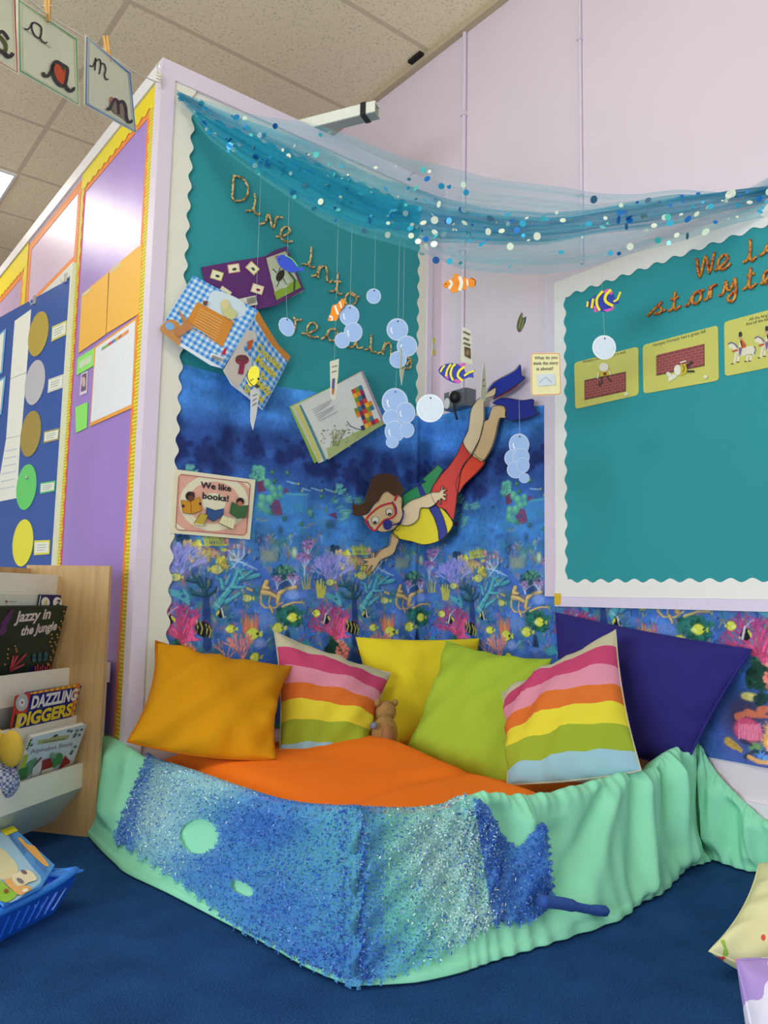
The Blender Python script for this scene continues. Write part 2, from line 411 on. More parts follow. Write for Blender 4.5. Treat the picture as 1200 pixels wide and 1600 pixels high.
# storytelling board on the long wall (u runs toward the viewer's side: u = -y)
U0, ZB, ZU = -1.6805, 0.695, 1.772; U1 = -0.2
sb = thing('display_board', 'teal storytelling board on the long wall with rhyme cards', 'display board', (XW-0.02, 1.0, ZB))
bk = MB(); bk.box((XW-0.016, -U1, ZB), (XW-0.0005, -U0, ZU), M_WHITE).build('board_panel', sb)
WF = WALL.off(0.0165)
sh = Sheet(WF, thick=0.001); sh.base([(U0+0.02, ZB+0.02), (U1, ZB+0.02), (U1, ZU-0.02), (U0+0.02, ZU-0.02)], M_TEAL, uv=True); sh.build('backing_paper', sb)
WF2 = WALL.off(0.018); WPH = C(238, 238, 236, 0.55, 0.03, 6)
border(WF2, [(U0, ZU), (U0, ZB)], (1, 0), 0.050, 0.011, 0.060, WPH, 'border_strip', sb)
border(WF2.off(0.001), [(U0, ZU), (U1, ZU)], (0, -1), 0.068, 0.012, 0.060, WPH, 'border_strip', sb)
border(WF2.off(0.002), [(U0, ZB), (U1, ZB)], (0, 1), 0.057, 0.012, 0.060, WPH, 'border_strip', sb)
b = MB(); b.box((XW-0.024, -U1, ZB-0.032), (XW-0.0005, -U0, ZB-0.0005), C(226, 216, 240, 0.45)); b.build('frame_rail', sb)
b = MB(); b.box((XW-0.014, -U0+0.0005, ZB), (XW-0.0005, -U0+0.05, ZU+0.03), M_TRIM); b.build('frame_stile', sb)
b = MB(); b.box((XW-0.014, -U1, ZU+0.0005), (XW-0.0005, -U0, ZU+0.03), M_TRIM); b.build('frame_rail', sb)

# ================================================================== REEF MURAL CLOTH
PER = 0.574; RES = 0.0024
ZLO, ZHI = 0.262, 1.415
TW, TH = int(round(PER/RES)), int(round((ZHI-ZLO)/RES))
U_ORG = BOARD.hit(265, 800)[0]
IMG = np.zeros((TH, TW, 3))
yy, xx = np.mgrid[0:TH, 0:TW]
def vnoise(nx, ny, seed):
    r = np.random.default_rng(seed); g = r.random((ny+1, nx)); g = np.concatenate([g, g[:, :1]], 1)
    fx = xx/TW*nx; fy = yy/TH*ny; ix = fx.astype(int); iy = np.minimum(fy.astype(int), ny-1); tx = fx-ix; ty = fy-iy
    tx = tx*tx*(3-2*tx); ty = ty*ty*(3-2*ty)
    return (g[iy, ix]*(1-tx)+g[iy, ix+1]*tx)*(1-ty)+(g[iy+1, ix]*(1-tx)+g[iy+1, ix+1]*tx)*ty
zz = ZLO+yy*RES
stops = [(0.26, (52, 84, 176)), (0.45, (24, 70, 165)), (0.60, (34, 84, 182)), (0.72, (22, 74, 170)), (0.85, (26, 96, 190)), (0.97, (28, 104, 196)), (1.05, (20, 76, 168)), (1.13, (14, 52, 130)), (1.21, (14, 56, 138)), (1.28, (24, 94, 186)), (1.34, (20, 92, 186)), (1.42, (30, 118, 208))]
for k in range(3): IMG[..., k] = np.interp(zz, [s[0] for s in stops], [s[1][k] for s in stops])
st = vnoise(5, 34, 1)-0.5; bl = vnoise(9, 16, 2)-0.5; fi = vnoise(60, 110, 3)-0.5
IMG[..., 0] *= 0.80; IMG[..., 1] *= 1.14
IMG *= (1+0.26*st+0.24*bl+0.16*fi)[..., None]
def tx_(px, py, surf='b'):
    if surf == 'w':
        u, z = WALL.hit(px, py); u = XW+YB+u
    else: u, z = BOARD.hit(px, py)
    return (u-U_ORG)/RES, (z-ZLO)/RES
class Brush:
    def __init__(s, ox, oy, sc, surf='b'): s.o = (ox, oy, sc, surf); a = tx_(ox, oy, surf); b = tx_(ox+10/sc, oy, surf); s.k = math.hypot(b[0]-a[0], b[1]-a[1])/10
    def p(s, x, y): return tx_(s.o[0]+x/s.o[2], s.o[1]+y/s.o[2], s.o[3])
    def _put(s, x0, x1, y0, y1, fn, col, al, grain=0.0):
        for sh in (-5*TW, -4*TW, -3*TW, -2*TW, -TW, 0, TW, 2*TW):
            a, b = max(int(x0+sh)-2, 0), min(int(x1+sh)+3, TW); c, d = max(int(y0)-2, 0), min(int(y1)+3, TH)
            if a >= b or c >= d: continue
            m = np.clip(fn(xx[c:d, a:b]-sh, yy[c:d, a:b]), 0, 1)*al; cc = np.array(col, float)
            if grain: cc = cc[None, None, :]*(1+grain*(nrg.random(m.shape)-0.5))[..., None]
            IMG[c:d, a:b] = IMG[c:d, a:b]*(1-m[..., None])+cc*m[..., None]
    def disc(s, x, y, r, col, al=1.0, soft=0.25, ry=None, rot=0.0, grain=0.25):
        cx, cy = s.p(x, y); rx = r*s.k; ry = (ry or r)*s.k; R = max(rx, ry)*(1+soft); cr, sr = math.cos(rot), math.sin(rot)
        def fn(X, Y):
            dx, dy = X-cx, Y-cy; q = np.sqrt(((dx*cr+dy*sr)/rx)**2+((-dx*sr+dy*cr)/ry)**2); return (1+soft/2-q)/max(soft, 0.5/rx)
        s._put(cx-R, cx+R, cy-R, cy+R, fn, col, al, grain)
    def line(s, pts, w, col, al=1.0, w2=None, grain=0.15):
        n = len(pts)-1
        for i in range(n):
            wa = w+((w2 if w2 is not None else w)-w)*i/n; wb = w+((w2 if w2 is not None else w)-w)*(i+1)/n
            (ax, ay), (bx, by) = s.p(*pts[i]), s.p(*pts[i+1]); ra, rb = max(wa*s.k/2, 0.5), max(wb*s.k/2, 0.5); R = max(ra, rb)+1
            def fn(X, Y):
                L = (bx-ax)**2+(by-ay)**2+1e-9; t = np.clip(((X-ax)*(bx-ax)+(Y-ay)*(by-ay))/L, 0, 1)
                return (ra+(rb-ra)*t)+0.5-np.hypot(X-ax-t*(bx-ax), Y-ay-t*(by-ay))
            s._put(min(ax, bx)-R, max(ax, bx)+R, min(ay, by)-R, max(ay, by)+R, fn, col, al, grain)
    def poly(s, pts, col, al=1.0, grain=0.2):
        P = [s.p(*q) for q in pts]
        def fn(X, Y):
            ins = np.zeros(X.shape, bool); n = len(P)
            for i in range(n):
                (x1, y1), (x2, y2) = P[i], P[(i+1) % n]
                if y1 == y2: continue
                ins ^= ((y1 > Y) != (y2 > Y)) & (X < (x2-x1)*(Y-y1)/(y2-y1)+x1)
            return ins.astype(float)
        s._put(min(p[0] for p in P), max(p[0] for p in P), min(p[1] for p in P), max(p[1] for p in P), fn, col, al, grain)
    def branch(s, x, y, ang, ln, w, col, depth, spread=0.55, al=1.0, r=None):
        r = r or rng; x2, y2 = x+ln*math.cos(ang), y-ln*math.sin(ang)
        v = r.uniform(0.8, 1.2); s.line([(x, y), (x2, y2)], w, tuple(min(255, c*v) for c in col), al, w*0.75)
        if depth:
            for k in range(r.choice((2, 2, 3))): s.branch(x2, y2, ang+r.uniform(-spread, spread), ln*r.uniform(0.62, 0.9), w*0.72, col, depth-1, spread, al, r)
    def tuft(s, x, y, n, a0, a1, ln, w, col, al=1.0):
        for i in range(n):
            a = a0+(a1-a0)*i/max(n-1, 1)+rng.uniform(-0.06, 0.06); L = ln*rng.uniform(0.7, 1.1); v = rng.uniform(0.75, 1.2)
            s.line([(x+(i-n/2)*w*0.5, y), (x+(i-n/2)*w*0.5+L*math.cos(a), y-L*math.sin(a))], w, tuple(min(255, c*v) for c in col), al, w*0.5)
    def clump(s, x, y, n, R, r, col, al=1.0, ry=None):
        for i in range(n):
            a = rng.uniform(0, 6.28); q = math.sqrt(rng.random()); v = rng.uniform(0.7, 1.25)
            s.disc(x+R*q*math.cos(a), y+(ry or R)*q*math.sin(a), r*rng.uniform(0.6, 1.2), tuple(min(255, c*v) for c in col), al, 0.5)
    def tang(s, x, y, r, face=-1, col=(196, 206, 52)):
        s.disc(x, y, r*1.05, (120, 130, 30), 1, 0.2, r*0.92); s.disc(x-face*0.02*r, y, r*0.96, col, 1, 0.15, r*0.84, 0, 0.12)
        s.disc(x+face*0.6*r, y+0.1*r, r*0.42, (214, 218, 130), 0.8, 0.6)
        s.poly([(x-face*r*0.8, y), (x-face*r*1.45, y-r*0.5), (x-face*r*1.35, y+r*0.5)], (186, 196, 50)); s.disc(x-face*0.72*r, y-0.05*r, r*0.2, (20, 24, 14))
    def idol(s, x, y, k, face=1):
        f = face; s.poly([(x-40*k*f, y+30*k), (x-10*k*f, y-40*k), (x+30*k*f, y-35*k), (x+45*k*f, y+10*k), (x+10*k*f, y+50*k)], (18, 20, 30))
        s.line([(x-18*k*f, y+35*k), (x-8*k*f, y-5*k), (x+2*k*f, y-45*k)], 16*k, (200, 205, 215)); s.line([(x+2*k*f, y-45*k), (x+70*k*f, y-100*k)], 6*k, (190, 195, 210))
        s.poly([(x+22*k*f, y-30*k), (x+50*k*f, y-5*k), (x+46*k*f, y+25*k), (x+24*k*f, y+5*k)], (200, 205, 60)); s.disc(x-38*k*f, y+30*k, 8*k, (200, 200, 150))
# --- soft undergrowth of colour behind the reef

B5 = Brush(240, 830, 5); D6 = Brush(400, 830, 6); C6 = Brush(400, 700, 6.667); PX = Brush(0, 0, 1)
for x, y, r, ry in ((275, 700, 16, 26), (320, 712, 20, 20), (355, 690, 14, 26), (395, 700, 22, 20), (460, 706, 18, 14), (300, 735, 20, 14), (345, 735, 26, 12), (440, 716, 20, 14), (490, 735, 24, 14)):
    PX.disc(x, y, r, (10, 30, 90), 0.72, 0.6, ry)
for i in range(70):
    q = rng.choice(((275, 700), (330, 716), (355, 690), (395, 704), (462, 706), (345, 735), (490, 735))); PX.disc(q[0]+rng.gauss(0, 16), q[1]+rng.gauss(0, 12), rng.uniform(3, 7), (10, 30, 92), 0.6, 0.7)
for x, y, r in ((420, 708, 10), (505, 722, 12), (380, 660, 14), (300, 650, 18)): PX.disc(x, y, r, (26, 104, 190), 0.4, 0.9)
for x, y, v in ((290, 733, 1), (297, 736, 0.9)): PX.tuft(x, y+8, 9, 0.9, 2.2, 16, 2.4, (70, 165, 175), 0.8)
# --- middle distance reef
PX.clump(400, 741, 40, 12, 4, (74, 158, 140)); PX.disc(404, 738, 10, (90, 170, 150), 0.5, 0.8)
PX.poly([(399, 754), (412, 750), (414, 768), (400, 770)], (104, 56, 96)); PX.disc(446, 768, 6, (96, 60, 110), 1, 0.5)
for x, y, r in ((416, 757, 9), (424, 766, 9), (436, 764, 7), (437, 775, 6), (408, 780, 9), (420, 782, 10), (428, 776, 8), (406, 792, 9), (415, 796, 9)):
    PX.disc(x, y, r, (64, 150, 136), 1, 0.4); PX.disc(x-1, y-r*0.35, r*0.6, (112, 188, 156), 0.7, 0.8)
PX.poly([(418, 792), (428, 781), (436, 784), (442, 804), (430, 808), (424, 802)], (112, 66, 108))
for i in range(16):
    x = 442+i*2.3; PX.line([(x, 772+rng.random()*3), (x+rng.uniform(-2, 2), 815+rng.random()*14)], 3, (26, 118+rng.randint(0, 30), 190), 0.55)
PX.line([(446, 772), (478, 774)], 4, (80, 165, 170), 0.7)
for x, y in ((423, 739), (448, 740), (427, 753), (422, 803), (444, 811), (468, 820), (485, 806), (501, 777), (437, 830)):
    PX.disc(x, y, 5, (40, 98, 84), 1, 0.4); PX.disc(x-1, y-1, 2.5, (90, 150, 100), 0.8, 0.6)
for x, y, f in ((455, 755, 1), (478, 766, -1), (514, 767, 1), (492, 765, 1)):
    PX.line([(x-8, y-2), (x+6, y+2)], 2.6, (120, 165, 205)); PX.disc(x+f*9, y+2, 2.4, (150, 165, 60))
for p in (((527, 757), (546, 790)), ((519, 781), (540, 808)), ((552, 782), (566, 786)), ((542, 800), (534, 815))):
    for j in range(26):
        t = rng.random(); x = p[0][0]+(p[1][0]-p[0][0])*t; y = p[0][1]+(p[1][1]-p[0][1])*t; v = rng.uniform(0.8, 1.2)
        PX.line([(x-4, y+rng.uniform(-4, 4)), (x+4, y+rng.uniform(-6, 2))], 2, (84*v, 152*v, 152*v), 0.8)
PX.disc(482, 802, 5, (110, 150, 110), 0.9, 0.5, 7); PX.disc(507, 797, 4, (120, 150, 100), 0.9, 0.5, 6); PX.poly([(510, 805), (524, 801), (526, 812)], (92, 60, 110))
PX.disc(514, 820, 13, (34, 92, 130), 1, 0.5, 9)
for i in range(8): PX.line([(503+i*3, 818), (506+i*3, 814)], 1.5, (70, 140, 160), 0.8)
for x, y in ((476, 826), (485, 820), (411, 815), (404, 812)): PX.line([(x-5, y), (x+5, y-2)], 3, (150, 140, 120), 0.8)
PX.disc(270, 845, 12, (100, 120, 190), 0.6, 0.8, 10)
# --- near reef, motif by motif
ru = random.Random(5)
for i in range(260):
    x, y = ru.uniform(265, 505), ru.uniform(842, 1030); cc = ru.choice(((34, 110, 150), (60, 130, 170), (90, 120, 190), (30, 70, 120), (120, 110, 170), (60, 130, 120), (130, 130, 100), (70, 110, 200), (110, 90, 150), (24, 60, 130)))
    PX.disc(x, y, ru.uniform(5, 15), cc, 0.5, 0.9, ru.uniform(4, 10), ru.uniform(-0.6, 0.6))
for i in range(60):
    x, y = ru.uniform(265, 505), ru.uniform(790, 850); PX.disc(x, y, ru.uniform(5, 14), ru.choice(((30, 120, 180), (40, 130, 170), (26, 90, 170), (70, 120, 160), (20, 70, 140))), 0.4, 0.9, ru.uniform(3, 8))
for i in range(340):
    x, y = ru.uniform(265, 505), ru.uniform(845, 1020); a = ru.uniform(0.9, 2.2); PX.branch(x, y, a, ru.uniform(3.5, 8), ru.uniform(1.1, 2.4), ru.choice(((120, 126, 190), (60, 140, 160), (150, 138, 90), (150, 96, 140), (44, 112, 130), (150, 156, 90), (160, 104, 100), (24, 70, 110), (20, 54, 110), (90, 150, 190))), 2, 0.7, 0.75, ru)
B5.disc(860, 690, 120, (84, 124, 200), 0.75, 0.7, 55); B5.disc(80, 480, 80, (80, 110, 190), 0.6, 0.8, 40)
for k in range(3): B5.line([(720+k*40, 220+k*20), (860+k*30, 350+k*20), (980, 470)], 40, (30, 92, 190), 0.5)
B5.clump(220, 60, 40, 60, 12, (24, 62, 96), 1, 30)
for i, (x, y, r, c) in enumerate(((255, 110, 36, (176, 154, 118)), (330, 112, 36, (182, 180, 56)), (275, 215, 32, (176, 154, 110)), (360, 165, 40, (178, 156, 118)), (430, 160, 34, (172, 140, 116)), (400, 205, 46, (158, 148, 78)), (515, 225, 38, (186, 182, 60)), (548, 275, 32, (170, 150, 60)), (470, 180, 28, (180, 150, 120)))):
    B5.clump(x, y, 26, r, r*0.35, c); B5.tuft(x, y, 11, 0, 6.28, r*1.1, 6, tuple(q*1.1 for q in c), 0.8)
for i in range(9): B5.tuft(395+i*21, 112, 4, 1.2, 1.95, 74, 10, (172, 178, 62))
B5.clump(560, 80, 14, 24, 9, (190, 120, 130)); B5.disc(545, 148, 32, (190, 186, 80), 1, 0.4, 15)
for a in [0.55+0.19*i for i in range(12)]:
    B5.branch(190, 350, a, 88, 9, (134, 138, 214), 3, 0.42)
for a in [0.9+0.2*i for i in range(7)]: B5.branch(120, 330, a, 70, 7, (120, 118, 200), 3, 0.45)
for x, y, k, f in ((487, 300, 1.0, -1), (160, 362, 0.8, 1), (715, 527, 0.8, 1)):
    B5.disc(x, y, 60*k, (70, 90, 60), 1, 0.2, 44*k); B5.disc(x, y, 54*k, (176, 186, 130), 1, 0.3, 38*k); B5.disc(x+f*30*k, y, 22*k, (200, 200, 80), 1, 0.5, 28*k)
    B5.poly([(x+f*50*k, y), (x+f*82*k, y-26*k), (x+f*76*k, y+28*k)], (190, 190, 80)); B5.disc(x-f*40*k, y-8*k, 6*k, (20, 20, 20)); B5.line([(x-f*10*k, y-30*k), (x-f*16*k, y+30*k)], 6*k, (110, 130, 90), 0.7)
W_ = (158, 190, 220)
for p in ([(645, 240), (610, 150)], [(650, 240), (655, 130)], [(640, 235), (560, 215)], [(650, 240), (590, 300)], [(655, 240), (760, 285), (800, 300)], [(650, 240), (700, 180)], [(600, 230), (585, 180)], [(690, 270), (720, 250)], [(690, 180), (690, 110)], [(620, 190), (575, 150)]): B5.line(p, 14, W_, 1, 6)
for x, y in ((690, 100), (640, 110), (580, 130), (720, 150)): B5.clump(x, y, 10, 26, 8, (170, 130, 140), 0.9)
TL_ = (52, 150, 168); TH_ = (110, 196, 200)
for p, w in (([(470, 590), (540, 510), (600, 440), (655, 380), (730, 365), (810, 345)], 52), ([(600, 440), (645, 320), (690, 300)], 34), ([(535, 450), (520, 380), (480, 370)], 34), ([(560, 410), (590, 345)], 30), ([(555, 560), (660, 490)], 34), ([(655, 380), (770, 308)], 28), ([(600, 440), (690, 440)], 26), ([(690, 370), (650, 290)], 22), ([(520, 540), (480, 620)], 60)):
    B5.line([(x+4, y+8) for x, y in p], w*1.15, (16, 60, 120), 0.7, w*0.6); B5.line(p, w, TL_, 1, w*0.5); B5.line([(x-3, y-w*0.18) for x, y in p], w*0.35, TH_, 0.6, w*0.15)
B5.line([(400, 520), (402, 640), (408, 900)], 60, (14, 50, 120), 0.8, 80)
for p, w in (([(400, 520), (375, 440), (330, 400), (255, 385)], 36), ([(372, 440), (345, 355)], 30), ([(390, 440), (398, 368)], 26), ([(385, 505), (300, 490), (275, 455)], 30), ([(425, 500), (470, 470), (485, 440)], 28), ([(400, 470), (432, 430), (440, 395)], 26), ([(330, 400), (300, 350)], 24)):
    B5.line(p, w, (18, 60, 82), 1, w*0.8); B5.line([(x-4, y-w*0.2) for x, y in p], w*0.25, (58, 128, 136), 0.7)
B5.poly([(100, 455), (180, 470), (225, 450), (262, 500), (278, 585), (195, 535), (130, 500)], (66, 156, 172)); B5.disc(222, 512, 16, (26, 80, 150)); B5.disc(205, 470, 14, (30, 90, 160))
for x0, x1, y1 in ((30, 32, 345), (50, 66, 335), (68, 95, 350), (80, 112, 400), (28, 18, 380), (60, 50, 390)): B5.line([(x0+10, 490), (x1, y1)], 24, (176, 172, 62), 1, 16)
for a in [0.5+0.21*i for i in range(11)]: B5.branch(190, 850, a, 96, 15, (178, 44, 104), 3, 0.5)
for a in [0.7+0.3*i for i in range(6)]: B5.branch(100, 760, a, 70, 9, (150, 50, 120), 3, 0.6)
for a in [1.0+0.25*i for i in range(5)]: B5.branch(215, 900, a, 100, 20, (200, 50, 110), 2, 0.4)
B5.idol(108, 690, 1.0, 1); B5.idol(525, 645, 0.85, -1)
B5.disc(378, 768, 74, (20, 24, 34), 1, 0.15, 56, -0.35)
for dx in (-52, -18, 22, 50): B5.line([(378+dx-6, 768+dx*0.35-46), (378+dx+10, 768+dx*0.35), (378+dx-2, 768+dx*0.35+44)], 9, (206, 200, 84))
B5.poly([(325, 705), (312, 690), (340, 715)], (206, 200, 84))
for i in range(26): B5.line([(690+i*4.4, 800-rng.random()*20), (680+i*4.8, 800-rng.uniform(60, 170))], 16, rng.choice(((214, 120, 54), (196, 70, 84), (220, 150, 60), (200, 90, 90))), 0.85, 5)
B5.clump(1060, 660, 90, 110, 20, (22, 92, 84), 1, 80)
B5.tang(592, 766, 38); B5.tang(760, 806, 56); B5.tang(962, 760, 50); B5.tang(1075, 676, 44); B5.tang(15, 640, 34, 1); B5.tang(782, 986, 42)
TN = (186, 158, 96)
for p, w in (([(830, 500), (825, 560), (860, 600), (940, 600), (1000, 560)], 18), ([(840, 480), (900, 490), (960, 520)], 40), ([(960, 560), (975, 490), (1030, 450), (1100, 440)], 40), ([(900, 590), (920, 640)], 26), ([(1000, 590), (1080, 560), (1150, 560)], 18), ([(870, 400), (850, 440), (890, 450)], 40), ([(900, 520), (890, 580)], 16), ([(720, 450), (760, 470)], 26)):
    B5.line(p, w*1.25, (90, 70, 70), 0.6, w); B5.line(p, w, TN, 1, w*0.6); B5.line([(x-2, y-w*0.15) for x, y in p], w*0.35, (220, 196, 120), 0.7)
B5.disc(1080, 500, 70, (96, 140, 216), 1, 0.6, 40); B5.disc(1150, 500, 44, (60, 110, 210), 0.9, 0.6, 34)
B5.clump(1010, 330, 90, 86, 15, (28, 84, 92), 1, 60); B5.clump(1010, 300, 50, 74, 9, (76, 134, 110), 0.8, 34); B5.disc(1010, 420, 60, (16, 50, 100), 0.6, 0.7, 40)
for x, y in ((960, 380), (1080, 368)):
    for a in (1.2, 1.57, 1.95): B5.branch(x, y+70, a, 34, 11, (176, 186, 214), 2, 0.6)
    B5.clump(x, y-8, 34, 44, 9, (150, 108, 168), 0.85, 30)
for x, y in ((1190, 130), (1165, 230)):
    B5.line([(x, y+120), (x+4, y)], 16, (170, 190, 222)); B5.line([(x, y+60), (x-30, y)], 10, (170, 190, 222)); B5.line([(x, y+60), (x+40, y-5)], 10, (170, 190, 222)); B5.clump(x, y-25, 44, 60, 10, (156, 104, 168), 0.85, 36)
for i in range(30): B5.line([(830+i*4.6, 255-rng.random()*40), (820+i*5.2, 110+rng.random()*50)], 8, rng.choice(((140, 160, 140), (150, 150, 110), (110, 150, 180), (160, 150, 130))), 0.6, 3)
B5.disc(890, 200, 64, (140, 150, 130), 0.45, 0.8, 56); B5.disc(1085, 170, 36, (110, 140, 130), 1, 0.25, 52); B5.disc(1090, 170, 20, (176, 200, 190), 0.8, 0.6, 36)
for x0, x1, y1 in ((1160, 1140, 370), (1175, 1165, 350), (1190, 1190, 340), (1205, 1215, 360)): B5.line([(x0, 450), (x1, y1)], 14, (180, 176, 66), 1, 9)
B5.clump(250, 940, 60, 66, 14, (190, 108, 92), 1, 50); B5.clump(250, 920, 60, 60, 6, (220, 150, 120), 0.8, 44)
for a in (1.1, 1.4, 1.7, 2.0): B5.branch(680, 1010, a, 70, 13, (214, 120, 110), 3, 0.5)
for a in (1.0, 1.5, 2.0): B5.branch(570, 1010, a, 50, 9, (204, 130, 110), 3, 0.5)
B5.disc(470, 990, 70, (120, 80, 50), 1, 0.3, 26); B5.poly([(1100, 900), (1190, 840), (1230, 900), (1150, 930)], (40, 140, 160)); B5.tuft(1040, 870, 9, 1.4, 1.75, 90, 11, (14, 50, 84)); B5.disc(820, 880, 50, (140, 150, 214), 0.7, 0.7, 40)
B5.clump(160, 880, 16, 30, 12, (40, 96, 70))
# --- foot of the cloth, seen low on the long wall
W1 = Brush(1080, 930, 5.925, 'w')
W1.disc(480, 1300, 330, (58, 74, 160), 0.8, 0.4, 260); W1.disc(380, 1100, 160, (60, 40, 60), 0.7, 0.8, 200)
W1.clump(520, 760, 70, 110, 26, (24, 66, 54), 1, 120); W1.disc(440, 930, 80, (196, 184, 100), 1, 0.4, 32)
W1.clump(540, 950, 30, 50, 20, (24, 58, 60), 1, 50)
W1.clump(660, 780, 60, 90, 16, (232, 110, 96), 1, 110); W1.tuft(660, 600, 26, 0.3, 2.8, 120, 16, (226, 60, 130))
for p in ([(420, 1080), (520, 1100), (590, 1110)], [(330, 1110), (420, 1070)], [(540, 1060), (640, 1020)]): W1.line(p, 70, (190, 92, 60), 1, 30)
W1.disc(420, 1240, 120, (190, 50, 100), 1, 0.25, 100)
for i in range(30): W1.line([(330+i*7, 1170+rng.random()*20), (330+i*7+rng.uniform(-14, 14), 1320)], 6, (226, 120, 160), 0.8)
for x, y in ((650, 1240), (620, 1350), (670, 1430), (720, 1330)):
    W1.tuft(x, y, 22, 0, 6.28, 96, 10, (244, 170, 80)); W1.disc(x, y, 52, (240, 150, 60), 1, 0.5); W1.disc(x, y, 28, (250, 200, 70), 1, 0.6)
W1.disc(490, 1400, 56, (110, 150, 96), 1, 0.5, 44)
for p in ([(400, 1480), (480, 1420), (600, 1440)], [(360, 1330), (450, 1370)]): W1.line(p, 40, (40, 54, 84), 0.9, 20)
W1.tuft(560, 1480, 8, 0, 6.28, 60, 18, (60, 130, 230)); W1.line([(430, 1480), (520, 1520), (600, 1530), (660, 1500)], 36, (226, 160, 90), 1, 26)
W1.line([(240, 1340), (300, 1380), (350, 1420)], 70, (180, 140, 50), 1, 40); W1.line([(640, 950), (690, 1100)], 30, (230, 180, 70))
IMG = np.clip(IMG, 0, 255)
IMG[:, :, :] = IMG*(1+0.10*(nrg.random(IMG.shape[:2])-0.5))[..., None]
def soften(a, r):
    out = np.zeros_like(a); n = 0
    for dy in range(-r, r+1):
        for dx in range(-r, r+1): out += np.roll(np.roll(a, dx, 1), dy, 0) if abs(dy) < 9 else a; n += 1
    return out/n
SOFT = soften(IMG, 4)
IMG = IMG*0.9+SOFT*0.1
LUM = IMG.mean(2, keepdims=True); IMG = LUM+(IMG-LUM)*1.0
IMG = np.clip(IMG*1.12, 0, 255)
def reef_mural():
    cs = Corner(0.006, 0.05); s0 = X0+0.055; s1 = cs.hit(1230, 1000)[0]+0.45; ds = 0.0026
    us = np.arange(s0, s1, ds); zs = np.arange(ZLO, ZHI, ds); nu, nz = len(us), len(zs)
    ub = cs.hit(871.5, 800)[0]
    P = np.zeros((nz, nu, 3))
    for i, u in enumerate(us):
        p, n = cs.at(u); w = 0.0022*math.sin(u*31)+0.0018*math.sin(u*57+1)+(0.006*math.exp(-((u-1.965)/0.012)**2))
        P[:, i, 0] = p.x+n.x*w; P[:, i, 1] = p.y+n.y*w
    ztop = 1.392+0.006*np.sin(us*9)
    ztop = np.where(us > XW-0.06, 1.40-0.045*np.clip((us-XW)/0.5, 0, 1)+0.03*np.clip(1-abs(us-XW-0.15)/0.2, 0, 1), ztop)
    ztop = np.where(us > ub, ZB-0.002, ztop)
    tt = np.linspace(0, 1, nz)[:, None]; Z = ZLO+(zs-ZLO)[:, None]*np.ones((1, nu)); P[:, :, 2] = np.minimum(Z, ztop[None, :])
    keep = (Z[:-1, :-1] < ztop[None, :-1]-1e-6)&(Z[:-1, :-1] < ztop[None, 1:]-1e-6)
    keep |= (Z[:-1, :-1] < np.minimum(ztop[None, :-1], ztop[None, 1:]))
    idx = np.arange(nz*nu).reshape(nz, nu)
    q = np.stack([idx[:-1, :-1], idx[:-1, 1:], idx[1:, 1:], idx[1:, :-1]], -1)[keep]
    used = np.unique(q); mp = -np.ones(nz*nu, int); mp[used] = np.arange(len(used)); q = mp[q]; V = P.reshape(-1, 3)[used]
    iu = (np.floor((us-U_ORG)/RES).astype(int)) % TW; iz = np.clip(((P[:, :, 2]-ZLO)/RES).astype(int), 0, TH-1)
    colr = IMG[iz, iu[None, :]].reshape(-1, 3)[used]/255.0
    colr = np.where(colr <= 0.04045, colr/12.92, ((colr+0.055)/1.055)**2.4)
    me = bpy.data.meshes.new('reef_cloth'); me.vertices.add(len(V)); me.vertices.foreach_set('co', V.ravel())
    me.loops.add(q.size); me.loops.foreach_set('vertex_index', q.ravel().astype(np.int32))
    me.polygons.add(len(q)); me.polygons.foreach_set('loop_start', np.arange(0, q.size, 4, dtype=np.int32)); me.polygons.foreach_set('loop_total', np.full(len(q), 4, dtype=np.int32))
    ca = me.color_attributes.new('print', 'FLOAT_COLOR', 'POINT'); ca.data.foreach_set('color', np.concatenate([colr, np.ones((len(V), 1))], 1).ravel())
    me.update(calc_edges=True); me.validate()
    me.polygons.foreach_set('use_smooth', [True]*len(me.polygons))
    m, nt, p = newmat('printed_reef_cloth'); at = nt.nodes.new('ShaderNodeAttribute'); at.attribute_name = 'print'
    hs = nt.nodes.new('ShaderNodeHueSaturation'); hs.inputs['Saturation'].default_value = 0.92; hs.inputs['Value'].default_value = 1.0
    nt.links.new(at.outputs['Color'], hs.inputs['Color']); nt.links.new(hs.outputs[0], p.inputs['Base Color']); p.inputs['Roughness'].default_value = 0.75; p.inputs['Specular IOR Level'].default_value = 0.2
    tc = nt.nodes.new('ShaderNodeTexCoord'); n2 = nt.nodes.new('ShaderNodeTexNoise'); n2.inputs['Scale'].default_value = 14; nt.links.new(tc.outputs['Object'], n2.inputs['Vector'])
    bp = nt.nodes.new('ShaderNodeBump'); bp.inputs['Strength'].default_value = 0.25; bp.inputs['Distance'].default_value = 0.02; nt.links.new(n2.outputs['Fac'], bp.inputs['Height']); nt.links.new(bp.outputs[0], p.inputs['Normal'])
    me.materials.append(m); o = bpy.data.objects.new('reef_cloth', me); COL.objects.link(o)
    tag(o, 'long blue cloth printed with coral reef and fish, hung around the wall corner', 'wall hanging')
reef_mural()
